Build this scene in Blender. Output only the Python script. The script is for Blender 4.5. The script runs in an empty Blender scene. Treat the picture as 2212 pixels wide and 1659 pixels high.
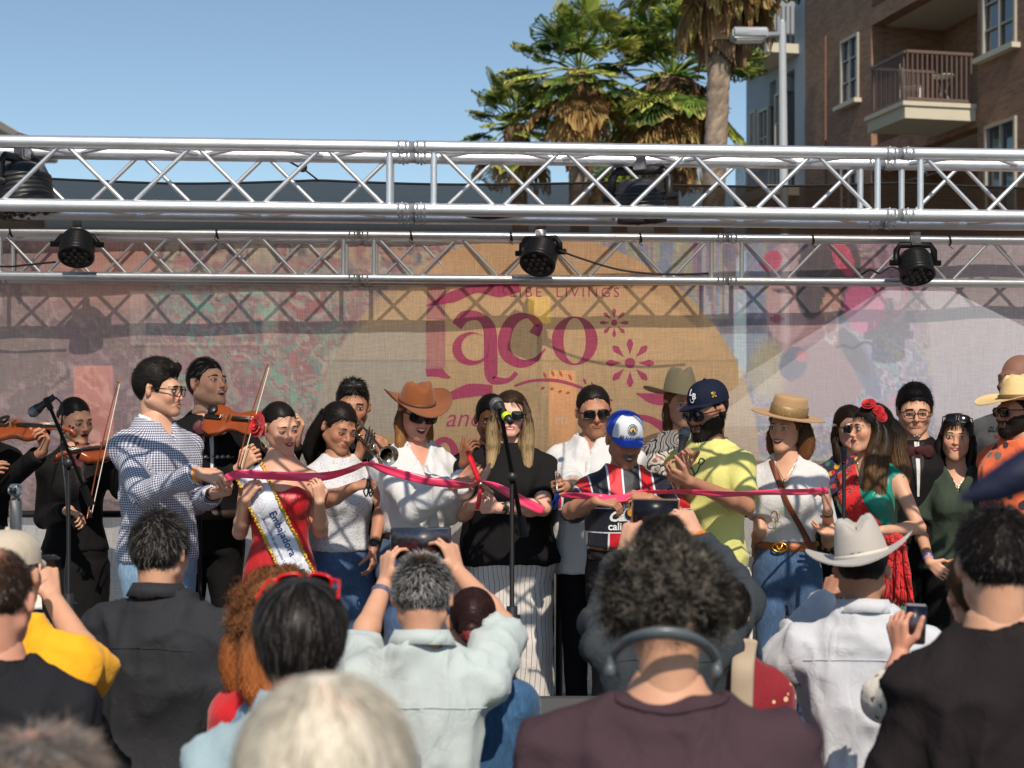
import bpy, math, random
import numpy as np
import openvdb
from mathutils import Vector, Matrix, Euler
from mathutils.bvhtree import BVHTree
random.seed(7); np.random.seed(7)
RNG = np.random.default_rng(7)
SC = bpy.context.scene
COL = SC.collection
R = math.radians
# ------------------------------------------------------------------ camera, sky, sun, exposure
F = 3300.0                       # focal length in pixels of the 2212 px wide picture
CAMZ, HOR = 2.0, 906.0           # eye height above the street, horizon row
cam = bpy.data.cameras.new('camera'); camo = bpy.data.objects.new('camera', cam); COL.objects.link(camo)
cam.sensor_width = 36.0; cam.lens = 36.0*F/2212.0
cam.shift_y = (HOR-829.5)/2212.0
cam.clip_start = .05; cam.clip_end = 2000
camo.location = (0, 0, CAMZ); camo.rotation_euler = (R(90), 0, 0)
cam.dof.use_dof = True; cam.dof.focus_distance = 7.5; cam.dof.aperture_fstop = 4.0
SC.camera = camo
SUN_EL, SUN_AZ = 46.0, 9.0       # sun behind the camera, a little to the right
wd = bpy.data.worlds.new('World'); SC.world = wd; wd.use_nodes = True
nt = wd.node_tree; nt.nodes.clear()
wo = nt.nodes.new('ShaderNodeOutputWorld'); bg = nt.nodes.new('ShaderNodeBackground')
sky = nt.nodes.new('ShaderNodeTexSky'); sky.sky_type = 'NISHITA'; sky.sun_disc = False
sky.sun_elevation = R(SUN_EL); sky.sun_rotation = R(180-SUN_AZ)
sky.altitude = 0; sky.air_density = .85; sky.dust_density = .15; sky.ozone_density = 2.2
bg.inputs['Strength'].default_value = .14
tint = nt.nodes.new('ShaderNodeMix'); tint.data_type = 'RGBA'; tint.blend_type = 'MULTIPLY'
tint.inputs[0].default_value = 1.0; tint.inputs[7].default_value = (1.0, .97, .86, 1)
nt.links.new(sky.outputs[0], tint.inputs[6]); nt.links.new(tint.outputs[2], bg.inputs[0]); nt.links.new(bg.outputs[0], wo.inputs[0])
sl = bpy.data.lights.new('sun', 'SUN'); sl.energy = 4.6; sl.angle = R(.53); sl.color = (1, .90, .76)
so = bpy.data.objects.new('sun', sl); COL.objects.link(so)
so.location = (3, -6, 12)
SUND = Vector((math.sin(R(SUN_AZ))*math.cos(R(SUN_EL)), -math.cos(R(SUN_AZ))*math.cos(R(SUN_EL)), math.sin(R(SUN_EL))))
so.rotation_euler = SUND.to_track_quat('Z', 'Y').to_euler()
SC.view_settings.view_transform = 'Standard'; SC.view_settings.look = 'None'
SC.view_settings.exposure = 0.0; SC.view_settings.gamma = 1.0; SC.view_settings.use_curve_mapping = False
SC.render.engine = 'CYCLES'
SC.cycles.max_bounces = 6; SC.cycles.transparent_max_bounces = 12; SC.cycles.diffuse_bounces = 3
SC.cycles.glossy_bounces = 3; SC.cycles.transmission_bounces = 3; SC.cycles.use_denoising = True
# ------------------------------------------------------------------ small tools
def P(u, v, Y): return Vector(((u-1106)*Y/F, Y, CAMZ+(HOR-v)*Y/F))
def srgb(r, g, b):
    f = lambda c: (c/255/12.92) if c/255 <= .04045 else ((c/255+.055)/1.055)**2.4
    return (f(r), f(g), f(b))
def link(o, parent=None):
    COL.objects.link(o)
    if parent is not None: o.parent = parent
    return o
def tag(o, label=None, cat=None, group=None, kind=None):
    if label: o['label'] = label
    if cat: o['category'] = cat
    if group: o['group'] = group
    if kind: o['kind'] = kind
    return o
def empty(name, loc=(0, 0, 0), rz=0, label=None, cat=None, group=None):
    o = bpy.data.objects.new(name, None); o.location = loc; o.rotation_euler = (0, 0, rz); o.empty_display_size = .1
    COL.objects.link(o); return tag(o, label, cat, group)
def hsh(i, j, k, s):
    n = (i*73856093 ^ j*19349663 ^ k*83492791 ^ s*2654435761) & 0x7fffffff
    n = (n ^ (n >> 13))*1274126177 & 0x7fffffff
    n = (n ^ (n >> 16))*2246822519 & 0x7fffffff
    return ((n ^ (n >> 11)) & 0xffff)/65535.0
def noise(p, s=0):
    p = np.asarray(p, float); i = np.floor(p).astype(np.int64); f = p-i; f = f*f*(3-2*f)
    out = 0
    for a in (0, 1):
        for b in (0, 1):
            for c in (0, 1):
                w = (f[..., 0] if a else 1-f[..., 0])*(f[..., 1] if b else 1-f[..., 1])*(f[..., 2] if c else 1-f[..., 2])
                out = out+w*hsh(i[..., 0]+a, i[..., 1]+b, i[..., 2]+c, s)
    return out
def fbm(p, s=0, o=3):
    r = 0; a = .5
    for k in range(o): r = r+a*noise(np.asarray(p)*(2**k), s+k); a *= .5
    return r/(1-.5**o)
# ------------------------------------------------------------------ materials
MATS = {}
class NB:
    def __init__(s, m): s.t = m.node_tree; s.n = s.t.nodes; s.l = s.t.links
    def new(s, ty, **kw):
        n = s.n.new(ty)
        for k, v in kw.items(): setattr(n, k, v)
        return n
    def lk(s, a, b): s.l.new(a, b)
    def math(s, op, a, b=None, clamp=False):
        n = s.n.new('ShaderNodeMath'); n.operation = op; n.use_clamp = clamp
        for i, x in enumerate((a, b)):
            if x is None: continue
            if isinstance(x, (int, float)): n.inputs[i].default_value = x
            else: s.lk(x, n.inputs[i])
        return n.outputs[0]
    def mix(s, f, a, b, mode='MIX'):
        n = s.n.new('ShaderNodeMix'); n.data_type = 'RGBA'; n.blend_type = mode
        for i, x in ((0, f), (6, a), (7, b)):
            if isinstance(x, (int, float)): n.inputs[i].default_value = x
            elif isinstance(x, (tuple, list)): n.inputs[i].default_value = (*x[:3], 1)
            else: s.lk(x, n.inputs[i])
        return n.outputs[2]
    def noise(s, co, scale, detail=3, rough=.55, dist=0):
        n = s.n.new('ShaderNodeTexNoise'); n.inputs['Scale'].default_value = scale; n.inputs['Detail'].default_value = detail
        n.inputs['Roughness'].default_value = rough; n.inputs['Distortion'].default_value = dist; s.lk(co, n.inputs['Vector']); return n.outputs[0]
    def map(s, co, scale=(1, 1, 1), rot=(0, 0, 0), loc=(0, 0, 0)):
        n = s.n.new('ShaderNodeMapping'); n.inputs['Scale'].default_value = scale; n.inputs['Rotation'].default_value = rot; n.inputs['Location'].default_value = loc
        s.lk(co, n.inputs['Vector']); return n.outputs[0]
    def ramp(s, f, stops):
        n = s.n.new('ShaderNodeValToRGB'); e = n.color_ramp.elements
        while len(e) > 1: e.remove(e[-1])
        e[0].position = stops[0][0]; e[0].color = (*stops[0][1], 1)
        for p, c in stops[1:]: x = e.new(p); x.color = (*c, 1)
        s.lk(f, n.inputs[0]); return n.outputs[0]
def mat(name, col=(.5, .5, .5), rough=.6, metal=0., var=.15, vscale=12, bump=0., bscale=60, vc=False, spec=None, pattern=None,
        sss=0., sheen=0., coat=0., bstretch=(1, 1, 1), fold=0., fscale=7., **kw):
    if name in MATS: return MATS[name]
    m = bpy.data.materials.new(name); m.use_nodes = True; b = NB(m); pr = b.n['Principled BSDF']
    tc = b.new('ShaderNodeTexCoord'); co = tc.outputs['Object']
    c = None
    if pattern: c = pattern(b, co, col)
    if c is None:
        rgb = b.new('ShaderNodeRGB'); rgb.outputs[0].default_value = (*col, 1); c = rgb.outputs[0]
    if vc:
        a = b.new('ShaderNodeVertexColor', layer_name='Col'); c = b.mix(1.0, c, a.outputs[0], 'MULTIPLY')
    if var > 0:
        n = b.noise(co, vscale, 4); f = b.math('MULTIPLY_ADD', n, 2*var); f.node.inputs[2].default_value = 1-var
        cc = b.new('ShaderNodeCombineColor'); [b.lk(f, cc.inputs[i]) for i in range(3)]
        c = b.mix(1.0, c, cc.outputs[0], 'MULTIPLY')
    b.lk(c, pr.inputs['Base Color'])
    pr.inputs['Roughness'].default_value = rough; pr.inputs['Metallic'].default_value = metal
    if spec is not None: pr.inputs['Specular IOR Level'].default_value = spec
    if sss: pr.inputs['Subsurface Weight'].default_value = sss; pr.inputs['Subsurface Radius'].default_value = (1, .35, .2); pr.inputs['Subsurface Scale'].default_value = .006
    if sheen: pr.inputs['Sheen Weight'].default_value = sheen
    if coat: pr.inputs['Coat Weight'].default_value = coat; pr.inputs['Coat Roughness'].default_value = .08
    nrm = None
    if fold:
        n1 = b.noise(b.map(co, (1, 1, .55)), fscale, 2, .45, .9); n2 = b.noise(b.map(co, (1.2, 1.2, .9), (0, .5, .6)), fscale*2.1, 2, .5, .6)
        r1 = b.math('ABSOLUTE', b.math('SUBTRACT', n1, .5)); r2 = b.math('ABSOLUTE', b.math('SUBTRACT', n2, .5)); hh = b.math('ADD', b.math('MINIMUM', r1, .09), b.math('MULTIPLY', b.math('MINIMUM', r2, .08), .5))
        fb_ = b.new('ShaderNodeBump'); fb_.inputs['Strength'].default_value = 1; fb_.inputs['Distance'].default_value = fold; b.lk(hh, fb_.inputs['Height']); nrm = fb_.outputs[0]; b.lk(nrm, pr.inputs['Normal'])
    if bump:
        bb = b.new('ShaderNodeBump'); bb.inputs['Strength'].default_value = 1; bb.inputs['Distance'].default_value = bump
        b.lk(b.noise(b.map(co, bstretch), bscale, 4), bb.inputs['Height']); b.lk(bb.outputs[0], pr.inputs['Normal'])
        if nrm is not None: b.lk(nrm, bb.inputs['Normal'])
    MATS[name] = m; return m
def aluminium(name):
    m = mat(name, srgb(205, 205, 205), .3, 1., var=.1, vscale=3, bump=.0008, bscale=25)
    return m
# ------------------------------------------------------------------ meshes
class Acc:
    """collects geometry of ONE object"""
    def __init__(s): s.v = []; s.f = []; s.c = []; s.m = []; s.n = 0
    def add(s, v, f, col=None, mi=0):
        v = np.asarray(v, float).reshape(-1, 3); f = np.asarray(f, int)
        s.v.append(v)
        if f.ndim == 2:
            if f.shape[1] == 3: f = np.hstack([f, f[:, 2:3]*0-1-s.n])
            s.f.append(f+s.n)
            s.m.append(np.full(len(f), mi))
        c = np.ones((len(v), 3)) if col is None else np.broadcast_to(np.asarray(col, float), (len(v), 3))
        s.c.append(c); s.n += len(v); return s
    def xf(s, M):
        M = np.array(M)
        s.v = [v@M[:3, :3].T+M[:3, 3] for v in s.v]; return s
    def merge(s, o, M=None, mi=0):
        if o.n == 0: return s
        v = np.vstack(o.v)
        if M is not None: M = np.array(M); v = v@M[:3, :3].T+M[:3, 3]
        f = np.vstack(o.f); f = np.where(f < 0, -1-s.n, f)
        s.v.append(v); s.f.append(f+s.n); s.c.append(np.vstack(o.c)); s.m.append(np.concatenate(o.m)+mi); s.n += len(v); return s
    def mesh(s, name, smooth=True):
        me = bpy.data.meshes.new(name)
        v = np.vstack(s.v); f = np.vstack(s.f); mi = np.concatenate(s.m)
        me.vertices.add(len(v)); me.vertices.foreach_set('co', v.astype(np.float32).ravel())
        tri = f[:, 3] < 0; cnt = np.where(tri, 3, 4)
        lo = f[f >= 0] if tri.any() else f.ravel()
        me.loops.add(len(lo)); me.loops.foreach_set('vertex_index', lo.astype(np.int32))
        me.polygons.add(len(f)); st = np.concatenate([[0], np.cumsum(cnt)[:-1]])
        me.polygons.foreach_set('loop_start', st.astype(np.int32)); me.polygons.foreach_set('loop_total', cnt.astype(np.int32))
        me.polygons.foreach_set('material_index', mi.astype(np.int32))
        me.polygons.foreach_set('use_smooth', np.full(len(f), smooth))
        c = np.vstack(s.c); at = me.color_attributes.new('Col', 'FLOAT_COLOR', 'POINT')
        at.data.foreach_set('color', np.hstack([c, np.ones((len(c), 1))]).astype(np.float32).ravel())
        me.update(); me.validate(clean_customdata=False); return me
    def build(s, name, mats, parent=None, smooth=True, loc=None):
        me = s.mesh(name, smooth)
        for m in (mats if isinstance(mats, (list, tuple)) else [mats]): me.materials.append(m)
        o = bpy.data.objects.new(name, me)
        if loc is not None: o.location = loc
        return link(o, parent)
def box(a, c, s, col=None, mi=0, rot=None, bev=0.):
    c = np.array(c, float); h = np.array(s, float)/2
    if bev > 0:
        b = min(bev, *(h*.9)); vs = []; 
        for x in (-1, 1):
            for y in (-1, 1):
                for z in (-1, 1):
                    for ax in range(3):
                        p = np.array([x*h[0], y*h[1], z*h[2]])
                        q = p.copy()
                        for k in range(3):
                            if k != ax: q[k] -= b*(1 if p[k] > 0 else -1)
                        vs.append(q)
        idx = lambda x, y, z, ax: ((x > 0)*4+(y > 0)*2+(z > 0))*3+ax
        f = []
        S = (-1, 1)
        for s_ in S:
            f.append([idx(s_, -1, -1, 0), idx(s_, 1, -1, 0), idx(s_, 1, 1, 0), idx(s_, -1, 1, 0)][::s_])
            f.append([idx(-1, s_, -1, 1), idx(1, s_, -1, 1), idx(1, s_, 1, 1), idx(-1, s_, 1, 1)][::-s_])
            f.append([idx(-1, -1, s_, 2), idx(1, -1, s_, 2), idx(1, 1, s_, 2), idx(-1, 1, s_, 2)][::s_])
        for x in S:
            for y in S: f.append([idx(x, y, -1, 0), idx(x, y, 1, 0), idx(x, y, 1, 1), idx(x, y, -1, 1)])
        for x in S:
            for z in S: f.append([idx(x, -1, z, 0), idx(x, 1, z, 0), idx(x, 1, z, 2), idx(x, -1, z, 2)])
        for y in S:
            for z in S: f.append([idx(-1, y, z, 1), idx(1, y, z, 1), idx(1, y, z, 2), idx(-1, y, z, 2)])
        vs = np.array(vs); f = np.array(f)
        t = [[idx(x, y, z, 0), idx(x, y, z, 1), idx(x, y, z, 2)] for x in S for y in S for z in S]
        if rot is not None: vs = vs@np.array(rot)[:3, :3].T
        a.add(vs+c, f, col, mi); a.n -= 0
        a.f.append(np.array([[q[0], q[1], q[2], -1] for q in (np.array(t)+a.n-len(vs))])); a.m.append(np.full(8, mi))
        return a
    v = np.array([[x, y, z] for x in (-1, 1) for y in (-1, 1) for z in (-1, 1)])*h
    if rot is not None: v = v@np.array(rot)[:3, :3].T
    f = [[0, 1, 3, 2], [4, 6, 7, 5], [0, 4, 5, 1], [2, 3, 7, 6], [0, 2, 6, 4], [1, 5, 7, 3]]
    return a.add(v+c, f, col, mi)
def spline(pts, n):
    p = np.array(pts, float)
    if len(p) == 2: t = np.linspace(0, 1, n)[:, None]; return p[0]*(1-t)+p[1]*t
    q = np.vstack([2*p[0]-p[1], p, 2*p[-1]-p[-2]]); m = len(p)-1
    t = np.linspace(0, m, n); i = np.minimum(t.astype(int), m-1); f = (t-i)[:, None]
    a, b, c, d = q[i], q[i+1], q[i+2], q[i+3]
    return .5*((2*b)+(-a+c)*f+(2*a-5*b+4*c-d)*f**2+(-a+3*b-3*c+d)*f**3)
def frames(p):
    p = np.asarray(p, float); t = np.gradient(p, axis=0); t /= np.linalg.norm(t, axis=1)[:, None]+1e-12
    up = np.array([0, 0, 1.]) if abs(t[0][2]) < .9 else np.array([1., 0, 0])
    n = np.cross(t[0], up); n /= np.linalg.norm(n); N = [n]
    for i in range(1, len(p)):
        n = N[-1]-t[i]*np.dot(N[-1], t[i]); n /= np.linalg.norm(n)+1e-12; N.append(n)
    N = np.array(N); return t, N, np.cross(t, N)
def tube(a, pts, r, sides=8, col=None, mi=0, n=None, cap=True, sq=1.):
    p = spline(pts, n) if n else np.array([list(q) for q in pts], float)
    r = np.broadcast_to(np.interp(np.linspace(0, 1, len(p)), np.linspace(0, 1, len(np.atleast_1d(r))), np.atleast_1d(r)), len(p))
    t, N, B = frames(p); an = np.arange(sides)*2*math.pi/sides
    v = p[:, None]+r[:, None, None]*(np.cos(an)[None, :, None]*N[:, None]+sq*np.sin(an)[None, :, None]*B[:, None])
    v = v.reshape(-1, 3); f = []
    for i in range(len(p)-1):
        for j in range(sides):
            k = (j+1) % sides; f.append([i*sides+j, i*sides+k, (i+1)*sides+k, (i+1)*sides+j])
    a.add(v, f, col, mi)
    if cap:
        b = a.n-len(v)
        for base, c in ((b, p[0]), (b+(len(p)-1)*sides, p[-1])):
            ci = a.n; a.v.append(np.array([c])); a.c.append(np.ones((1, 3)) if col is None else np.array([col], float)); a.n += 1
            ff = [[base+j, base+(j+1) % sides, ci, -1] for j in range(sides)]
            a.f.append(np.array(ff)); a.m.append(np.full(sides, mi))
    return a
def lathe(a, prof, c=(0, 0, 0), seg=24, col=None, mi=0, axis=None, fn=None):
    """prof: list of (r, z); fn(v,ang)->v optional"""
    pr = np.array(prof, float); an = np.arange(seg)*2*math.pi/seg
    v = np.stack([pr[:, 0:1]*np.cos(an), pr[:, 0:1]*np.sin(an), np.broadcast_to(pr[:, 1:2], (len(pr), seg))], -1)
    if fn: v = fn(v, an)
    v = v.reshape(-1, 3)
    if axis is not None: v = v@np.array(Vector(axis).to_track_quat('Z', 'Y').to_matrix()).T
    v = v+np.array(c); f = [[i*seg+j, i*seg+(j+1) % seg, (i+1)*seg+(j+1) % seg, (i+1)*seg+j] for i in range(len(pr)-1) for j in range(seg)]
    return a.add(v, f, col, mi)
def sphere(a, c, r, col=None, mi=0, seg=10):
    r = np.broadcast_to(r, 3); pr = [(math.sin(t), -math.cos(t)) for t in np.linspace(.02, math.pi-.02, seg//2+2)]
    b = Acc(); lathe(b, pr, seg=seg); v = b.v[0]*r+np.array(c); return a.add(v, b.f[0], col, mi)
def poly(a, pts, th=.002, col=None, mi=0, to3=None):
    """flat polygon (2D pts) extruded, ear clipped through mathutils"""
    from mathutils.geometry import tessellate_polygon
    n = len(pts); tr = tessellate_polygon([[Vector((x, y, 0)) for x, y in pts]])
    f3 = to3 or (lambda x, y, d: (x, d, y))
    v = [f3(x, y, 0) for x, y in pts]+[f3(x, y, th) for x, y in pts]
    b = a.n; fs = [[*t, -1] for t in tr]+[[t[2]+n, t[1]+n, t[0]+n, -1] for t in tr]+[[i, (i+1) % n, (i+1) % n+n, i+n] for i in range(n)]
    fs = np.array(fs); fs = np.where(fs < 0, -1, fs+b)
    v = np.array([list(p) for p in v], float); a.v.append(v); a.c.append(np.ones((len(v), 3)) if col is None else np.broadcast_to(np.array(col, float), (len(v), 3)).copy()); a.n += len(v)
    a.f.append(fs); a.m.append(np.full(len(fs), mi)); return a
FONT = {}
def text2d(s, shear=0., bold=0., sp=1.):
    """outline mesh of a text, unit letter height, origin centred: verts (n,2), faces"""
    k = (s, shear, bold, sp)
    if k in FONT: return FONT[k]
    cu = bpy.data.curves.new('t', 'FONT'); cu.body = s; cu.shear = shear; cu.offset = bold; cu.space_character = sp; cu.align_x = 'CENTER'; cu.resolution_u = 3
    o = bpy.data.objects.new('t', cu); COL.objects.link(o); dg = bpy.context.evaluated_depsgraph_get(); me = o.evaluated_get(dg).to_mesh()
    v = np.array([x.co[:2] for x in me.vertices]); fs = [list(p.vertices) for p in me.polygons]
    f = []
    for p in fs:
        if len(p) == 4: f.append(p)
        else:
            for i in range(1, len(p)-1): f.append([p[0], p[i], p[i+1], -1])
    o.evaluated_get(dg).to_mesh_clear(); bpy.data.objects.remove(o); bpy.data.curves.remove(cu)
    v = v-np.array([(v[:, 0].min()+v[:, 0].max())/2, (v[:, 1].min()+v[:, 1].max())/2]); v /= max(1e-6, v[:, 1].max()-v[:, 1].min())
    FONT[k] = (v, np.array(f)); return FONT[k]
def subdiv2(v, f, mx):
    """split long triangles of a 2D mesh so it can be draped"""
    v = [tuple(x) for x in v]; T = []
    for q in f:
        q = list(q)
        if q[3] < 0: T.append(q[:3])
        else: T += [[q[0], q[1], q[2]], [q[0], q[2], q[3]]]
    out = []; mid = {}
    def m(i, j):
        k = (min(i, j), max(i, j))
        if k not in mid: v.append(((v[i][0]+v[j][0])/2, (v[i][1]+v[j][1])/2)); mid[k] = len(v)-1
        return mid[k]
    st = T
    for _ in range(9):
        nx = []; ch = False
        for t in st:
            e = [(math.dist(v[t[i]], v[t[(i+1) % 3]]), i) for i in range(3)]; L, i = max(e)
            if L > mx:
                a_, b_, c_ = t[i], t[(i+1) % 3], t[(i+2) % 3]; k = m(a_, b_); nx += [[a_, k, c_], [k, b_, c_]]; ch = True
            else: nx.append(t)
        st = nx
        if not ch: break
    return np.array(v), np.array([[*t, -1] for t in st])
# ------------------------------------------------------------------ implicit surfaces
class Vol:
    def __init__(s): s.ops = []; s.lo = []; s.hi = []
    def op(s, fn, lo, hi, k, mode):
        s.ops.append((fn, np.array(lo, float), np.array(hi, float), k, mode))
        if mode == '+': s.lo.append(lo); s.hi.append(hi)
    def cone(s, a, b, ra, rb, k=.02, mode='+', cut=None, sq=None):
        a = np.array(a, float); b = np.array(b, float); ab = b-a; L2 = ab@ab+1e-12; m = max(ra, rb)
        def fn(X, Y, Z):
            px, py, pz = X-a[0], Y-a[1], Z-a[2]
            t = np.clip((px*ab[0]+py*ab[1]+pz*ab[2])/L2, 0, 1)
            dx, dy, dz = px-t*ab[0], py-t*ab[1], pz-t*ab[2]
            if sq is not None:
                n, fct = sq; q = (dx*n[0]+dy*n[1]+dz*n[2])*(fct-1); dx, dy, dz = dx+q*n[0], dy+q*n[1], dz+q*n[2]
            d = np.sqrt(dx*dx+dy*dy+dz*dz)-(ra+(rb-ra)*t)
            if cut is not None:
                L = math.sqrt(L2); e = (px*ab[0]+py*ab[1]+pz*ab[2])/L-L*cut; d = np.maximum(d, e)
            return d
        s.op(fn, np.minimum(a, b)-m, np.maximum(a, b)+m, k, mode); return s
    def ell(s, c, r, k=.02, mode='+', rot=None):
        c = np.array(c, float); r = np.broadcast_to(np.array(r, float), 3); m = r.max() if rot is not None else r
        Rm = None if rot is None else np.array(rot)
        def fn(X, Y, Z):
            x, y, z = X-c[0], Y-c[1], Z-c[2]
            if Rm is not None: x, y, z = (Rm[0, i]*x+Rm[1, i]*y+Rm[2, i]*z for i in range(3))
            q = np.sqrt((x/r[0])**2+(y/r[1])**2+(z/r[2])**2)+1e-6; p = np.sqrt((x/r[0]**2)**2+(y/r[1]**2)**2+(z/r[2]**2)**2)+1e-6
            return q*(q-1)/p
        s.op(fn, c-m, c+m, k, mode); return s
    def loft(s, sec, k=.02, mode='+', e=2.4, off=0.):
        """sec rows: z, a, b, cx, cy  (z ascending)"""
        S = np.array(sec, float); z0, z1 = S[0, 0], S[-1, 0]; A = S[:, 1].max()+off; B = S[:, 2].max()+off
        zz = S[:, 0]; t = np.linspace(0, 1, len(zz)); zf = np.linspace(z0, z1, 60)
        def sm(c):
            q = np.interp(zf, zz, S[:, c]); qq = np.pad(q, 2, 'edge'); return np.convolve(qq, [.1, .2, .4, .2, .1], 'valid')
        C = [sm(i) for i in range(1, 5)]
        def fn(X, Y, Z):
            z = Z; a, b, cx, cy = (np.interp(z, zf, q) for q in C); a = a+off; b = b+off
            x, y = np.abs(X-cx), np.abs(Y-cy)
            q = ((x/a)**e+(y/b)**e)**(1/e)+1e-5; r = np.sqrt(x*x+y*y)
            d = np.where(q > .25, r*(1-1/q), -np.minimum(a, b)*.75)
            return np.maximum(np.maximum(d, z-z1), z0-z)
        s.op(fn, (S[:, 3].min()-A, S[:, 4].min()-B, z0), (S[:, 3].max()+A, S[:, 4].max()+B, z1), k, mode); return s
    def plane(s, p, n):
        p = np.array(p, float); n = np.array(n, float); n /= np.linalg.norm(n)
        s.ops.append((lambda X, Y, Z: (X-p[0])*n[0]+(Y-p[1])*n[1]+(Z-p[2])*n[2], None, None, 0, 'x')); return s
    def fn(s, f, k=0, mode='x'): s.ops.append((f, None, None, k, mode)); return s
    def mesh(s, h, far=.07):
        lo = np.min(s.lo, axis=0)-2.5*h-.01; hi = np.max(s.hi, axis=0)+2.5*h+.01
        n = np.ceil((hi-lo)/h).astype(int)+1; D = np.full(n, far, np.float32)
        ax = [(lo[i]+h*np.arange(n[i])).astype(np.float32) for i in range(3)]
        for fn, l, g, k, mode in s.ops:
            if l is None: sl = (slice(None),)*3
            else:
                m = far*.75+k; i0 = np.maximum(0, np.floor((l-m-lo)/h).astype(int)); i1 = np.minimum(n, np.ceil((g+m-lo)/h).astype(int)+1)
                if (i1 <= i0).any(): continue
                sl = tuple(slice(a, b) for a, b in zip(i0, i1))
            X = ax[0][sl[0]][:, None, None]; Y = ax[1][sl[1]][None, :, None]; Z = ax[2][sl[2]][None, None, :]
            d = np.broadcast_to(fn(X, Y, Z), D[sl].shape).astype(np.float32); A = D[sl]
            if mode == '+':
                d = np.minimum(d, far)
                if k: t = np.clip(.5+.5*(A-d)/k, 0, 1); D[sl] = A*(1-t)+d*t-k*t*(1-t)
                else: D[sl] = np.minimum(A, d)
            elif mode == '-':
                d = -d
                if k: t = np.clip(.5+.5*(d-A)/k, 0, 1); D[sl] = np.minimum(far, A*(1-t)+d*t+k*t*(1-t))
                else: D[sl] = np.minimum(far, np.maximum(A, d))
            else: D[sl] = np.minimum(far, np.maximum(A, d))
        g = openvdb.FloatGrid(); g.background = far; g.copyFromArray(D)
        p, q = g.convertToQuads(0.0)
        if len(p) == 0: return np.zeros((0, 3)), np.zeros((0, 4), int)
        return p.astype(float)*h+lo, q.astype(int)
def vnormals(v, f):
    q = f.copy(); q[:, 3] = np.where(f[:, 3] < 0, f[:, 2], f[:, 3])
    n = np.cross(v[q[:, 2]]-v[q[:, 0]], v[q[:, 3]]-v[q[:, 1]])
    N = np.zeros_like(v)
    for i in range(4): np.add.at(N, q[:, i], n)
    return N/(np.linalg.norm(N, axis=1)[:, None]+1e-12), n/(np.linalg.norm(n, axis=1)[:, None]+1e-12)
# ------------------------------------------------------------------ the setting
asphalt = mat('asphalt', (.08, .078, .076), .9, var=.3, vscale=3, bump=.004, bscale=90)
a = Acc(); n = 40; xs = np.linspace(-1, 1, n); X, Y = np.meshgrid(np.sign(xs)*np.abs(xs)**2.5*400, np.sign(xs)*np.abs(xs)**2.5*400, indexing='ij')
a.add(np.stack([X, Y, 0*X], -1), [[i*n+j, (i+1)*n+j, (i+1)*n+j+1, i*n+j+1] for i in range(n-1) for j in range(n-1)])
tag(a.build('road', asphalt), kind='structure')
# stage platform
ST_Y0, ST_Y1, ST_Z = 6.2, 9.3, .4
deckm = mat('stage_deck', (.13, .12, .11), .7, var=.25, vscale=4, bump=.001)
st = empty('stage_platform', (0, 0, 0), label='low black stage platform under the ribbon cutting group', cat='stage')
for i, x in enumerate(np.arange(-6, 6, 1.22)):
    a = Acc(); box(a, (x+.61, (ST_Y0+ST_Y1)/2, ST_Z-.04), (1.214, ST_Y1-ST_Y0, .08), bev=.004); a.build('deck_panel', deckm, st, False)
    a = Acc(); box(a, (x+.61, ST_Y0+.02, (ST_Z-.08)/2), (1.21, .02, ST_Z-.09)); a.build('skirt_panel', mat('skirt_cloth', (.02, .02, .022), .95, bump=.003, bscale=20), st)
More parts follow.
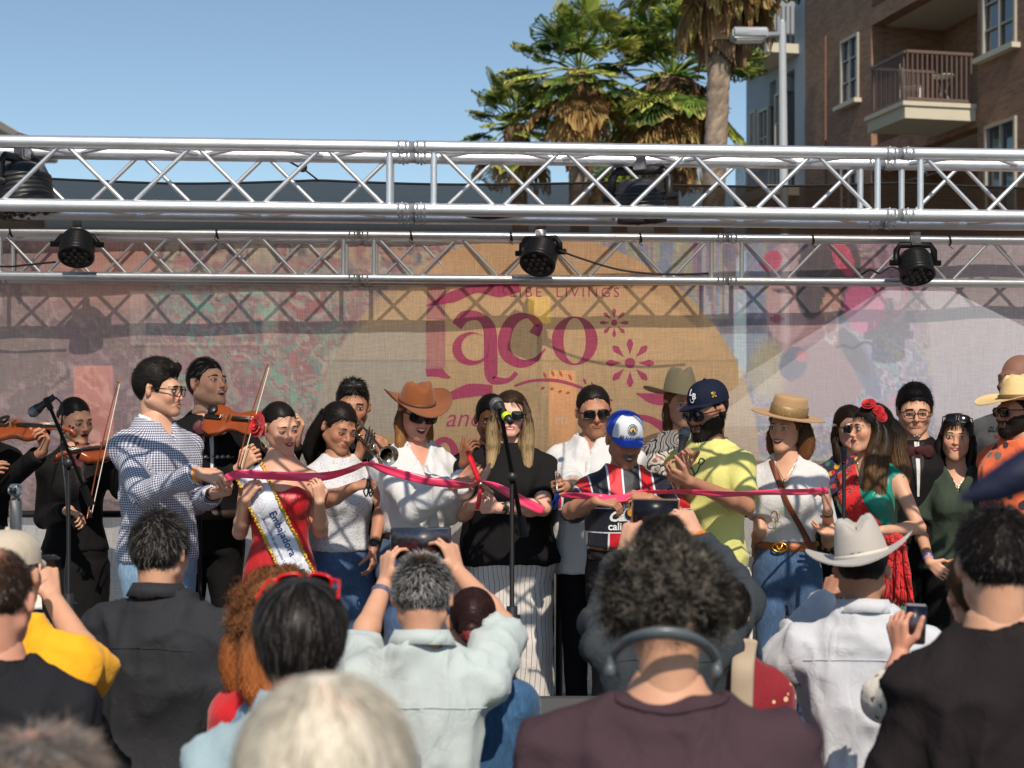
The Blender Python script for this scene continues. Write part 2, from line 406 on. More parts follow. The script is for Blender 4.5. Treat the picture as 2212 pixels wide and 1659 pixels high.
# ------------------------------------------------------------------ trusses
alu = mat('aluminium', srgb(226, 226, 228), .36, .82, var=.22, vscale=7, bump=.0006, bscale=40, bstretch=(1, 8, 8))
alud = mat('aluminium_brace', srgb(222, 222, 224), .4, .8, var=.12, vscale=9, bump=.0006, bscale=50)
steel = mat('steel_coupling', srgb(205, 205, 208), .4, .7, var=.15, vscale=40)
black_metal = mat('black_metal', (.012, .012, .013), .45, .3, var=.2, vscale=20)
black_plastic = mat('black_plastic', (.018, .018, .02), .4, var=.15, vscale=15)
def truss(label, A, B, joints, ph, parent_name='lighting_truss'):
    """box truss from A to B (front upper chord), c-c .24, segments split at the joint distances"""
    A, B = Vector(A), Vector(B); d = (B-A).normalized(); bk = Vector((0, 0, 1)).cross(d).normalized()*-1
    if bk.y < 0: bk = -bk
    up = d.cross(bk); up = up if up.z > 0 else -up
    t = empty(parent_name, A, label=label, cat='truss'); W = .24
    L = (B-A).length
    off = {(0, 0): Vector((0, 0, 0)), (1, 0): bk*W, (0, 1): -up*W, (1, 1): bk*W-up*W}
    edges = [j for j in joints if 0 < j < L]; ends = [0]+edges+[L]
    for s0, s1 in zip(ends[:-1], ends[1:]):
        for k, o in off.items():
            a = Acc(); tube(a, [d*(s0+.012)+o, d*(s1-.012)+o], .025, 20, cap=False); a.build('chord', alu, t)
    def brace(p, q, r=.0085):
        a = Acc(); tube(a, [p, q], r, 8, cap=False); a.build('brace', alud, t)
    for s0, s1 in zip(ends[:-1], ends[1:]):
        lo, hi = s0+(.09 if s0 > 0 else -ph), s1-(.09 if s1 < L else -.3)
        st_ = .243; nn = max(2, round((hi-lo)/st_)); st_ = (hi-lo)/nn
        for face in range(4):
            if face == 0: u0, u1, f0 = off[(0, 0)], off[(0, 1)], 0
            elif face == 1: u0, u1, f0 = off[(1, 0)], off[(1, 1)], 1
            elif face == 2: u0, u1, f0 = off[(0, 0)], off[(1, 0)], 1
            else: u0, u1, f0 = off[(0, 1)], off[(1, 1)], 0
            for i in range(nn):
                p, q = (u0, u1) if (i+f0) % 2 == 0 else (u1, u0)
                x0, x1 = lo+i*st_+.018, lo+(i+1)*st_-.018
                if x1 < 0 or x0 > L: continue
                brace(d*x0+p*.93+q*.07, d*x1+q*.93+p*.07)
        for s in ((s0+.085) if s0 > 0 else None, (s1-.085) if s1 < L else None):
            if s is None: continue
            for u0, u1 in ((off[(0, 0)], off[(0, 1)]), (off[(1, 0)], off[(1, 1)])): brace(d*s+u0, d*s+u1, .0125)
    for s in edges:
        for o in off.values():
            a = Acc(); tube(a, [d*(s-.05)+o, d*(s+.05)+o], .0225, 16)
            for q in (-.05, -.022, .022, .05): tube(a, [d*(s+q-.005)+o, d*(s+q+.005)+o], .0262, 16)
            for q in (-.036, .036): tube(a, [d*(s+q)+o-up*.030, d*(s+q)+o+up*.029], .004, 6); tube(a, [d*(s+q)+o-bk*.029, d*(s+q)+o+bk*.029], .004, 6)
            a.build('coupling', steel, t)
    return t, d, bk, up
def XP(u, v, Y): return P(u, v, Y)
fA, fB = P(-260, 302, 5.76), P(2480, 339, 6.02)
truss('large silver box truss running across the front above the group', fA, fB, [((860+260)/2740)*(fB-fA).length-1.9*i for i in range(-3, 3)][::-1], .05)
rA, rB = P(-260, 499, 8.42), P(2480, 523, 8.66)
truss('thinner looking rear truss directly in front of the printed banner', rA, rB, [((757+260)/2740)*(rB-rA).length+2.06*i for i in range(-3, 4)], .02)
# side trusses joining both (outside the frame) and legs that carry them
for sx, lab in ((-1, 'left side truss linking front and rear truss outside the view'), (1, 'right side truss linking front and rear truss outside the view')):
    pass
# banner posts / goal frame : rear legs
def leg(x, y, z0, z1, label):
    t = empty('truss_tower', (x, y, z0), label=label, cat='truss')
    for dx in (-.12, .12):
        for dy in (-.12, .12):
            a = Acc(); tube(a, [(dx, dy, 0), (dx, dy, z1-z0)], .025, 12); a.build('chord', alu, t)
    for k in range(int((z1-z0)/.24)):
        for dy in (-.12, .12):
            a = Acc(); s = 1 if k % 2 else -1; tube(a, [(-.12*s, dy, k*.24), (.12*s, dy, (k+1)*.24)], .0085, 6); a.build('brace', alud, t)
leg(fA.x-.1, fA.y+.12, 0, fA.z-.27, 'left front truss tower outside the frame')
leg(fB.x+.1, fB.y+.12, 0, fB.z-.27, 'right front truss tower outside the frame')
leg(rA.x-.1, rA.y+.12, 0, rA.z-.27, 'left rear truss tower outside the frame')
leg(rB.x+.1, rB.y+.12, 0, rB.z-.27, 'right rear truss tower outside the frame')
# ------------------------------------------------------------------ black roof mesh
def mesh_cloth(name, col, facing_open, edge_open, weave=900, vc=False, trans=.25, rough=.9, wv=1.1, gain=1.0):
    m = bpy.data.materials.new(name); m.use_nodes = True; b = NB(m); b.n.remove(b.n['Principled BSDF']); out = b.n['Material Output']
    tc = b.new('ShaderNodeTexCoord'); co = tc.outputs['Object']
    if vc: c = b.new('ShaderNodeVertexColor', layer_name='Col').outputs[0]
    else: q = b.new('ShaderNodeRGB'); q.outputs[0].default_value = (*col, 1); c = q.outputs[0]
    n1 = b.noise(b.map(co, (1, 1, .03)), 260, 2, .7); n2 = b.noise(b.map(co, (.03, 1, 1)), 300, 2, .7)
    n = b.math('ADD', n1, n2); f = b.math('MULTIPLY_ADD', n, wv); f.node.inputs[2].default_value = gain-wv
    cc = b.new('ShaderNodeCombineColor'); [b.lk(f, cc.inputs[i]) for i in range(3)]
    c2 = b.mix(1., c, cc.outputs[0], 'MULTIPLY')
    df = b.new('ShaderNodeBsdfDiffuse'); b.lk(c2, df.inputs[0]); tl = b.new('ShaderNodeBsdfTranslucent'); b.lk(c2, tl.inputs[0])
    tp = b.new('ShaderNodeBsdfTransparent'); m1 = b.new('ShaderNodeMixShader'); m1.inputs[0].default_value = trans; b.lk(df.outputs[0], m1.inputs[1]); b.lk(tl.outputs[0], m1.inputs[2])
    lw = b.new('ShaderNodeLayerWeight'); lw.inputs[0].default_value = .5
    op = b.math('MULTIPLY_ADD', lw.outputs['Facing'], edge_open-facing_open); op.node.inputs[2].default_value = facing_open
    op = b.math('MULTIPLY', op, b.math('MULTIPLY_ADD', n, 1.0).node.outputs[0]) if False else op
    m2 = b.new('ShaderNodeMixShader'); b.lk(op, m2.inputs[0]); b.lk(m1.outputs[0], m2.inputs[1]); b.lk(tp.outputs[0], m2.inputs[2]); b.lk(m2.outputs[0], out.inputs[0])
    return m
def sheet(fn, nu, nv, colfn=None):
    U, V = np.meshgrid(np.linspace(0, 1, nu), np.linspace(0, 1, nv), indexing='ij'); p = fn(U, V); a = Acc()
    c = None if colfn is None else colfn(U, V).reshape(-1, 3)
    i, j = np.meshgrid(np.arange(nu-1), np.arange(nv-1), indexing='ij'); q = (i*nv+j).ravel()
    a.add(p.reshape(-1, 3), np.stack([q, q+nv, q+nv+1, q+1], -1), c); return a
def roof(U, V):
    x = -4.8+9.8*U; tie = np.abs(np.mod((x+3.55)/1.33, 1)-.5)*2      # 1 at ties
    yf = 7.0+.04*(1-tie**1.6)*1.0+.02*U; yb = 8.62+.2*U+.05*(1-tie)
    y = yf+(yb-yf)*V
    zf = 3.13-.06*U-.012*(1-tie**2); zb = 3.085-.03*U
    z = zf+(zb-zf)*V-.05*np.sin(math.pi*V)-.012*noise(np.stack([x*2, y*2, 0*x], -1), 3)
    return np.stack([x, y, z], -1)
rm = mesh_cloth('black_roof_mesh', (.080, .060, .046), .5, .0, trans=.1, wv=3.2, gain=1.1)
rf = tag(sheet(roof, 240, 24).build('roof_mesh', rm), 'black shade mesh stretched flat between the two trusses', 'shade cloth')
a = Acc(); e = roof(np.linspace(0, 1, 160), np.zeros(160)); tube(a, e, .006, 6); a.build('hem', mat('black_webbing', (.01, .01, .01), .9), rf)
for x in np.arange(-3.55-1.33, 5, 1.33):
    if x < -4.7: continue
    k = (x+4.8)/9.8; p = roof(np.array(k), np.array(0.)); s = fA.lerp(fB, (x-fA.x)/(fB.x-fA.x))+Vector((0, .24, 0))
    a = Acc(); tube(a, [p, (Vector(p)+s)/2+Vector((.01, 0, -.01)), s+Vector((0, 0, -.02))], .004, 6); sphere(a, (Vector(p)*.45+s*.55), .02)
    bn_ = globals().get('bn_', 0)+1; tag(a.build('bungee_ball_tie', black_plastic), 'black ball bungee tying the roof mesh to the front truss, %s' % ('leftmost of the row' if bn_ == 1 else ['', '', 'second', 'third', 'fourth', 'fifth', 'sixth', 'seventh', 'eighth', 'ninth'][bn_]+' from the left'), 'bungee', 'ball bungees along the front edge of the roof mesh')
for u, v in ((18, 497), (455, 500), (870, 503), (1085, 505), (1365, 506), (1740, 512), (2040, 514)):
    p = rA.lerp(rB, (u+260)/2740); a = Acc()
    lathe(a, [(.028, -.006), (.031, 0), (.028, .006)], p, 12, axis=(1, 0, .15)); tube(a, [p+Vector((0, -.03, 0)), p+Vector((-.01, -.035, -.035)), p+Vector((.012, -.03, -.05))], .0025, 5)
    tag(a.build('cable_tie', black_plastic), 'black cable tie on the rear truss '+{18: 'at the left edge', 455: 'above the singing mariachi', 870: 'above the brown cowboy hat', 1085: 'just left of the middle par light', 1365: 'right of the middle par light', 1740: 'above the flat brimmed tan hat', 2040: 'right of the right par light'}[u], 'cable tie', 'cable ties on the rear truss')
# ------------------------------------------------------------------ par lights
lens_m = mat('smoked_lens', (.03, .022, .022), .12, var=0, coat=.6)
def par(label, top, tilt, yawd, s=1., yoke_up=.17, face_front=True):
    """par can hung from a truss; top: clamp point"""
    t = empty('stage_light', top, R(yawd), label, 'stage light')
    a = Acc(); box(a, (0, 0, -.02), (.05, .05, .06), bev=.006); tube(a, [(-.02, 0, .02), (.02, 0, .02)], .034, 12); a.build('clamp', steel, t)
    a = Acc(); w = .13*s; y0 = -.05; z1 = y0-yoke_up*s
    tube(a, [(-w, 0, z1), (-w*.98, 0, y0-.03), (-w*.8, 0, y0), (w*.8, 0, y0), (w*.98, 0, y0-.03), (w, 0, z1)], .009, 6, sq=2.2)
    for sx in (-1, 1): tube(a, [(sx*(w-.01), 0, z1), (sx*(w+.035), 0, z1)], [.016, .016], 8)
    a.build('yoke', black_metal, t)
    ax = Vector((0, -math.sin(R(tilt)), -math.cos(R(tilt)))); c = Vector((0, 0, z1)); b = Acc(); r = .115*s
    prof = [(0, -.085), (r*.55, -.082), (r*.86, -.06), (r*.95, -.03)]
    for k in range(6): z = -.03+k*.018; prof += [(r*.95, z), (r, z+.004), (r, z+.010), (r*.95, z+.014)]
    prof += [(r*1.03, .085), (r*1.03, .11), (r*.93, .112), (r*.92, .10), (0, .10)]
    lathe(b, [(x, z*s) for x, z in prof], c, 28, axis=ax); b.build('housing', black_plastic, t)
    M = ax.to_track_quat('Z', 'Y').to_matrix()
    pts = [(0, 0)]+[(.42*math.cos(R(60*k)), .42*math.sin(R(60*k))) for k in range(6)]+[(.75*math.cos(R(30+60*k)), .75*math.sin(R(30+60*k))) for k in range(6)]
    for x, y in pts:
        q = Acc(); sphere(q, c+M@Vector((x*r*.92, y*r*.92, .102*s)), r*.15, seg=8); q.build('lens', lens_m, t)
    return t
par('black LED par light at the left of the rear truss', P(167, 492, 8.34), 32, 8, .82, .05)
par('black LED par light in the middle of the rear truss', P(1168, 496, 8.36), 40, -20, .84, .09)
par('black LED par light at the right of the rear truss with cable beside it', P(1977, 510, 8.42), 30, 3, .82, .12)
par('black stage light hanging behind the front truss at the far left', P(48, 318, 5.95), 10, 70, 1.0, .10)
par('round stage light with speckled back plate behind the right half of the front truss', P(1383, 342, 6.15), 12, 165, .9, .12)
a = Acc(); lathe(a, [(0, .0), (.075, 0), (.08, .01), (.02, .012), (0, .012)], P(1383, 425, 6.12), 20, axis=(0, -.75, .65)); 
# cables
def cable(label, pts, r=.006, n=30):
    a = Acc(); tube(a, pts, r, 6, n=n); return tag(a.build('cable', black_plastic), label, 'cable')
cable('thin black cable sagging right from the middle par light', [P(1205, 540, 8.3), P(1260, 560, 8.3), P(1340, 583, 8.3), P(1430, 592, 8.3), P(1530, 591, 8.32)])
cable('thin black cable running left from the left par light', [P(120, 566, 8.3), P(60, 572, 8.3), P(10, 576, 8.3), P(-60, 570, 8.3)])
cable('black cable looping under the front truss', [P(985, 460, 5.9), P(1020, 468, 5.9), P(1060, 471, 5.9), P(1110, 466, 5.9), P(1140, 462, 5.9)], .006)
cable('short black cable with connector beside the right par light', [P(1950, 585, 8.4), P(1925, 577, 8.4), P(1900, 590, 8.4), P(1880, 583, 8.4), P(1860, 594, 8.42)], .006)
# ------------------------------------------------------------------ printed banner
BY = 8.76
def BP(u, v, dy=0.): return P(u, v, BY+.05*0-dy)
S = srgb
def banner_col(u, v):
    p = np.stack([u/60, v/60, 0*u], -1)
    w = p+1.6*np.stack([fbm(p*.9, 11)-.5, fbm(p*.9, 12)-.5, 0*u], -1)*2
    def lay(base, pal, thr, sc, seed):
        n1 = fbm(w*sc, seed); pal = np.array(pal); c = base.copy()
        for li, (fs, am) in enumerate(((1.1, 1.), (2.3, .8), (4.6, .5))):
            q = noise(w*sc*fs+li*7, seed+5+li)*len(pal)*1.15; i0 = np.clip(q.astype(int), 0, len(pal)-1); i1 = np.minimum(i0+1, len(pal)-1); fr = np.clip((q-i0-.35)/.3, 0, 1)[..., None]; fr = fr*fr*(3-2*fr)
            m = np.clip((noise(w*sc*fs*.8+3, seed+20+li)-thr)*5, 0, 1)[..., None]*am; c = c*(1-m)+(pal[i0]*(1-fr)+pal[i1]*fr)*m
        return c
    c = np.zeros(u.shape+(3,))+np.array(S(148, 128, 128))
    # left dusky brown mauve zone
    L = lay(c*1., [S(176, 140, 140), S(120, 100, 108), S(190, 160, 160), S(150, 120, 130)], .42, .8, 3)
    up = np.clip((700-v)/90, 0, 1)[..., None]*np.clip((u-40)/120, 0, 1)[..., None]
    L = L*(1-up)+np.array(S(205, 150, 140))*up
    # food photograph
    Fd = lay(np.zeros_like(c)+np.array(S(168, 122, 130)), [S(200, 120, 122), S(118, 168, 152), S(212, 196, 190), S(186, 84, 92), S(104, 112, 128), S(220, 160, 148), S(128, 190, 168)], .40, 1.25, 21)
    Fd = Fd*.75+.25*np.array(S(190, 165, 165))
    t = np.clip((585-v)/30, 0, 1)[..., None]
    Ft = lay(np.zeros_like(c)+np.array(S(196, 140, 140)), [S(206, 96, 96), S(222, 172, 150), S(120, 112, 130), S(214, 200, 180)], .45, .7, 31); Fd = Fd*(1-t)+Ft*t
    k = np.clip((u-(330-(v-600)*.12))/12, 0, 1)[..., None]; c = L*(1-k)+Fd*k
    # right: market scene, portrait, florals
    R0 = lay(np.zeros_like(c)+np.array(S(140, 135, 162)), [S(205, 200, 215), S(110, 115, 150), S(176, 100, 150), S(210, 210, 150), S(70, 80, 120)], .42, 1.1, 41)
    st = noise(np.stack([u/16, v/140, 0*u], -1), 43); m = np.clip((700-v)/25, 0, 1)*(u < 1660); R0 = R0*(1-.6*m[..., None])+.6*m[..., None]*np.array([S(215, 205, 220), S(120, 118, 150), S(190, 120, 160), S(205, 205, 150), S(140, 165, 205)])[np.clip((st*6-.5).astype(int), 0, 4)]
    m = (((v > 722) & (v < 800) & (u < 1660))*.8)[..., None]; R0 = R0*(1-m)+m*np.array(S(165, 180, 205))
    m = (((v > 690) & (v <= 722) & (u < 1660))*.8)[..., None]; R0 = R0*(1-m)+m*np.array(S(70, 78, 110))
    Rf = lay(np.zeros_like(c)+np.array(S(120, 120, 160)), [S(190, 110, 160), S(92, 160, 180), S(70, 74, 124), S(200, 190, 210), S(150, 84, 140), S(190, 180, 130)], .45, 1.9, 51)
    k = np.clip((u-1640)/50, 0, 1)[..., None]*np.clip((v-640)/80, 0, 1)[..., None]; R0 = R0*(1-k)+Rf*k
    k = np.clip((u-1850)/40, 0, 1)*np.clip((760-v)/80, 0, 1); k = k[..., None]; R0 = R0*(1-k)+k*lay(np.zeros_like(c)+np.array(S(150, 120, 140)), [S(200, 70, 130), S(90, 60, 80), S(190, 150, 170)], .4, 1.2, 61)
    k = (np.clip((u-(2020-(900-v)*.08))/6, 0, 1))[..., None]; R0 = R0*(1-k)+k*np.array(S(185, 168, 175))
    def ellm(cu, cv, ru, rv, rot=0, soft=.06):
        x, y = u-cu, v-cv; ca, sa = math.cos(R(rot)), math.sin(R(rot)); q = np.sqrt(((x*ca+y*sa)/ru)**2+((-x*sa+y*ca)/rv)**2); return np.clip((1-q)/soft+.5, 0, 1)[..., None]
    def paint(B, m, col): return B*(1-m)+m*np.array(col)
    R0 = paint(R0, ellm(1790, 600, 70, 110, 10), S(60, 38, 48))
    R0 = paint(R0, ellm(1745, 700, 70, 130, -8), S(186, 130, 135)); R0 = paint(R0, ellm(1770, 820, 110, 80, -20), S(160, 112, 118))
    R0 = paint(R0, ellm(1708, 640, 52, 100, 8), S(218, 170, 172)); R0 = paint(R0, ellm(1700, 570, 40, 45), S(212, 176, 186))
    R0 = paint(R0, ellm(1764, 590, 42, 100, 8), S(58, 36, 46)); R0 = paint(R0, ellm(1798, 655, 20, 34, 20), S(220, 160, 140))
    R0 = paint(R0, ellm(1680, 688, 16, 8), S(196, 60, 80)); R0 = paint(R0, ellm(1690, 628, 20, 5, 8, .5), S(70, 40, 50))
    R0 = paint(R0, ellm(1668, 563, 26, 20, -50), S(228, 60, 110)); R0 = paint(R0, ellm(1822, 555, 20, 45, -25), S(228, 50, 100)); R0 = paint(R0, ellm(1870, 660, 46, 60), S(214, 70, 140))
    q = np.abs(np.sqrt(((u-1797)/14)**2+((v-705)/34)**2)-1); R0 = paint(R0, (q < .13)[..., None]*.9, S(205, 200, 200))
    R0 = paint(R0, ellm(1866, 790, 22, 80, -24), S(70, 90, 140)); R0 = paint(R0, ellm(1845, 760, 20, 60, -30), S(44, 40, 74))
    R0 = paint(R0, ellm(1660, 800, 42, 62, 0, .5)*.8, S(196, 176, 120)); R0 = paint(R0, ellm(1715, 785, 30, 38, 20), S(50, 56, 96)); R0 = paint(R0, ellm(1735, 770, 16, 12), S(190, 60, 80)); R0 = paint(R0, ellm(1965, 925, 34, 30, 0, .4)*.8, S(196, 110, 170)); R0 = paint(R0, ellm(1940, 870, 24, 20, 0, .4)*.8, S(206, 120, 165))
    R0 = R0*.76+.24*np.array(S(190, 178, 190)); k = np.clip((u-1180)/3, 0, 1)[..., None]; c = c*(1-k)+R0*k  # pale haze mixed into the colours of the right-hand print
    # tan disc
    r = np.hypot(u-1155, v-993); k = np.clip((487-r)/3, 0, 1)[..., None]
    g = np.clip((v-560)/330, 0, 1)[..., None]; D = np.array(S(228, 180, 136))*(1-g)+np.array(S(200, 164, 122))*g
    D = D*(.9+.2*fbm(np.stack([u/90, v/70, 0*u], -1), 77)[..., None])
    lf = (np.clip((928-u)/5, 0, 1)*np.clip((950-v)/20, 0, 1)*np.clip((v-690)/30, .25, 1))[..., None]; D = D*(1-lf)+lf*np.array(S(184, 172, 160))
    c = c*(1-k)+D*k
    rr = np.clip((r-(487))/1, 0, 1)
    # pale low hem
    return np.clip(c*.92*np.array([1., 1.0, .95])+.045, 0, 1)
U0, U1, V0, V1 = -250, 2460, 519, 1108
def bsheet(U, V):
    u = U0+(U1-U0)*U; v = V0+(V1-V0)*V
    x = (u-1106)*BY/F; z = CAMZ+(HOR-v)*BY/F
    y = BY+.02*(fbm(np.stack([x*1.5, 0*x, z*.8], -1), 5)-.5)+.008*np.sin(x*9+z*2)*(.3+V)+.10*(x/3)*.3
    return np.stack([x, y, z], -1)
bm = mesh_cloth('printed_mesh_vinyl', (1, 1, 1), .19, .09, vc=True, trans=.12, gain=1.4)
banner = tag(sheet(bsheet, 560, 128, lambda U, V: banner_col(U0+(U1-U0)*U, V0+(V1-V0)*V)).build('printed_banner', bm), 'large printed mesh banner with a tan disc and magenta lettering behind the group', 'banner')
bbv = BVHTree.FromPolygons([v.co.copy() for v in banner.data.vertices], [tuple(p.vertices) for p in banner.data.polygons])
def on_banner(pts2, faces, name, m, parent=banner, mx=30, push=.0012):
    v, f = subdiv2(pts2, faces, mx); a = Acc(); o = []
    for u_, v_ in v:
        q = P(u_, v_, BY); h = bbv.ray_cast(Vector((q.x, 0, q.z)), Vector((0, 1, 0)))[0]; o.append((q.x, (h.y if h else BY)-push, q.z))
    a.add(o, f); return a.build(name, m, parent)
def fan(pts): return np.array(pts, float), tess(pts)
def tess(pts):
    from mathutils.geometry import tessellate_polygon
    return np.array([[*t, -1] for t in tessellate_polygon([[Vector((x, -y, 0)) for x, y in pts]])])
mag = mesh_cloth('magenta_print', S(206, 80, 128), .26, .1, trans=.12, gain=1.15)
magp = mesh_cloth('pale_magenta_print', S(214, 150, 150), .26, .1, trans=.12, gain=1.2)
org = mesh_cloth('red_orange_print', S(226, 110, 76), .22, .1, trans=.12, gain=1.2)
def stroke(pts, w, n=24):
    """variable width stroke outline, pts (u,v)"""
    p = spline([(x, y, 0) for x, y in pts], n)[:, :2]; w = np.interp(np.linspace(0, 1, n), np.linspace(0, 1, len(w)), w)
    t = np.gradient(p, axis=0); t /= np.linalg.norm(t, axis=1)[:, None]+1e-9; nn = np.stack([-t[:, 1], t[:, 0]], -1)
    v = np.vstack([p+nn*w[:, None]/2, p-nn*w[:, None]/2]); f = [[i, i+1, n+i+1, n+i] for i in range(n-1)]; return v, np.array(f)
def ring(cu, cv, ro, ri, n=36, rot=0, io=(0, 0)):
    t = np.linspace(0, 2*math.pi, n, endpoint=False); ca, sa = math.cos(R(rot)), math.sin(R(rot))
    E1 = np.stack([ro[0]*np.cos(t), ro[1]*np.sin(t)], -1); E2 = np.stack([ri[0]*np.cos(t)+io[0], ri[1]*np.sin(t)+io[1]], -1)
    v = np.vstack([E1, E2]); v = np.stack([cu+v[:, 0]*ca-v[:, 1]*sa, cv+v[:, 0]*sa+v[:, 1]*ca], -1)
    return v, np.array([[i, (i+1) % n, n+(i+1) % n, n+i] for i in range(n)])
def shapes(lst, name, m, push=.0012):
    vs, fs = [], []; k = 0
    for v, f in lst: f = np.array(f); f = np.hstack([f, -np.ones((len(f), 1), int)]) if f.shape[1] == 3 else f; vs.append(v); fs.append(np.where(f < 0, -1, f+k)); k += len(v)
    return on_banner(np.vstack(vs), np.vstack(fs), name, m, push=push)
z2 = lambda x, y: (690+.288*x, 566+.288*y)
Z = lambda L: [z2(*p) for p in L]
shapes([stroke(Z([(880, 170), (872, 430)]), [40, 40])], 'printed_letter', magp)
shapes([stroke(Z([(870, 440), (872, 800)]), [42, 42])], 'printed_letter', magp, .002)
shapes([stroke(Z([(800, 830), (880, 820), (935, 850), (985, 868)]), [18, 26, 14, 3])], 'printed_letter_foot', mag)
shapes([stroke(Z([(800, 330), (1000, 260), (1180, 200), (1350, 215), (1500, 195)]), [2, 26, 18, 30, 18], 30)], 'printed_swash', mag, .0024)
shapes([stroke(Z([(1030, 480), (1090, 410), (1200, 410), (1275, 500), (1285, 700), (1290, 850), (1330, 890), (1420, 885), (1480, 830)]), [24, 26, 18, 28, 30, 28, 18, 10, 10], 50)], 'printed_letter', mag)
shapes([ring(*z2(1135, 650), (40, 36), (29, 29), io=(9, -3))], 'printed_letter', mag, .0024)
shapes([stroke(Z([(1610, 545), (1640, 470), (1560, 405), (1450, 440), (1390, 560), (1400, 690), (1500, 760), (1610, 740), (1695, 650)]), [24, 20, 10, 24, 28, 26, 20, 12, 3], 50)], 'printed_letter', mag)
shapes([ring(*z2(1915, 590), (50, 53), (24, 49))], 'printed_letter', mag)
shapes([stroke(Z([(850, 1060), (950, 1020), (1120, 965), (1300, 960)]), [1, 14, 30, 22], 30)], 'printed_swash', mag)
shapes([stroke(Z([(1460, 930), (1600, 890), (1780, 890), (1960, 940), (2200, 1040)]), [5, 6, 8, 7, 4], 40)], 'printed_branch', mag)
for i, (x, y) in enumerate([(1680, 825), (1740, 812), (1800, 815), (1870, 840), (1980, 870), (2040, 900), (2110, 930)]):
    shapes([stroke([z2(x, y), (z2(x+20, y+45))], [2, 7, 3], 8)], 'printed_leaf', mag if i > 3 else org)
for i, (x, y) in enumerate([(1690, 940), (1760, 945), (1820, 965), (1880, 975)]):
    shapes([stroke([z2(x, y), (z2(x-30, y+12))], [2, 7, 3], 8)], 'printed_leaf', mag if i < 1 else org)
tv, tf = text2d('and', shear=.3)
shapes([(np.stack([1006+tv[:, 0]*38, 902-tv[:, 1]*40], -1), tf)], 'printed_word', mag)
for w_, x_ in (('I', 1078), ('LIBE', 1136), ('LIVINGS', 1270)):
    tv, tf = text2d(w_, sp=1.35); shapes([(np.stack([x_+tv[:, 0]*21, 631-tv[:, 1]*21], -1), tf)], 'printed_word', mag)
def flower(cu, cv, r, m=mag):
    L = [ring(cu, cv, (r*.22, r*.22), (.1, .1), 20)]
    for k in range(8):
        c, s_ = math.cos(R(45*k)), math.sin(R(45*k)); L.append(stroke([(cu+c*r*.36, cv+s_*r*.36), (cu+c*r*.7, cv+s_*r*.7), (cu+c*r*1.0, cv+s_*r*1.0)], [1, r*.16, r*.3, r*.1], 12))
    shapes(L, 'printed_flower', m)
flower(1361, 784, 52); flower(1327, 697, 31)
shapes([stroke([(1374, 850), (1420, 862), (1462, 850)], [2, 22, 30, 40], 20)], 'printed_swash', mag)
shapes([stroke([(1300, 900), (1400, 905), (1480, 960)], [3, 14, 30], 20)], 'printed_swash', mag)
for q in ((960, 985, 32), (1120, 1000, 36), (1240, 995, 30), (1330, 1010, 34)): shapes([ring(q[0], q[1], (q[2], q[2]*1.3), (q[2]*.45, q[2]*.9))], 'printed_letter', mag)
# ------------------------------------------------------------------ lower scrim, rails, what shows through behind the stage
scr = mesh_cloth('white_scrim', S(248, 244, 240), .12, .1, trans=.12, gain=1.2)
def low(U, V):
    x = -3.6+7.2*U; z = 1.47-1.05*V; y = BY+.05+.02*np.sin(x*7)+.012*np.sin(x*23+z*3)
    return np.stack([x, y, z], -1)
tag(sheet(low, 160, 30).build('white_scrim', scr), 'white mesh scrim below the printed banner behind the legs', 'scrim')
rail_m = mat('black_rail', (.012, .012, .013), .35, .2, var=.2)
def rail(u0, u1, label):
    Y = 8.55; x0, x1 = (u0-1106)*Y/F, (u1-1106)*Y/F
    t = empty('guard_rail', ((x0+x1)/2, Y, ST_Z), label=label, cat='guard rail', group=None); w = (x1-x0)/2
    a = Acc(); tube(a, [(-w, 0, 0), (-w, 0, .95), (-w+.03, 0, 1.04), (-w+.1, 0, 1.07), (w-.1, 0, 1.07), (w-.03, 0, 1.04), (w, 0, .95), (w, 0, 0)], .02, 8); a.build('frame', rail_m, t)
    for z in (.52,):
        a = Acc(); tube(a, [(-w, 0, z), (w, 0, z)], .016, 8); a.build('crossbar', rail_m, t)
rail(-330, 470, 'black guard rail behind the two violin players on the left'); rail(500, 845, 'black guard rail behind the woman with the sash'); rail(1208, 1665, 'black guard rail behind the man in the striped jersey'); rail(1690, 2450, 'black guard rail behind the women on the right')
rail(860, 1190, 'black guard rail behind the blonde woman')
# tents and stall behind the banner
tentm = mat('tent_fabric', S(225, 226, 230), .8, var=.05); tframe = mat('tent_frame', S(200, 200, 205), .4, .8)
def tent(label, x, y, w, d, ze, za):
    t = empty('canopy_tent', (x, y, 0), 0, label, 'tent')
    a = Acc(); h = w/2; k = d/2
    V_ = [(-h, -k, ze), (h, -k, ze), (h, k, ze), (-h, k, ze), (0, 0, za)]; a.add(V_, [[0, 1, 4, -1], [1, 2, 4, -1], [2, 3, 4, -1], [3, 0, 4, -1]])
    a.build('roof', tentm, t, False)
    for p, q in ((0, 1), (1, 2), (2, 3), (3, 0)):
        a = Acc(); A_, B_ = Vector(V_[p]), Vector(V_[q]); a.add([A_, B_, B_-Vector((0, 0, .25)), A_-Vector((0, 0, .25))], [[0, 1, 2, 3]]); a.build('valance', tentm, t)
    for i in range(4): a = Acc(); tube(a, [(V_[i][0]*.98, V_[i][1]*.98, 0), (V_[i][0]*.98, V_[i][1]*.98, ze)], .02, 6); a.build('leg', tframe, t)
tent('white pop up tent showing through the right part of the banner', 3.3, 12.6, 3.8, 3., 1.95, 3.22)
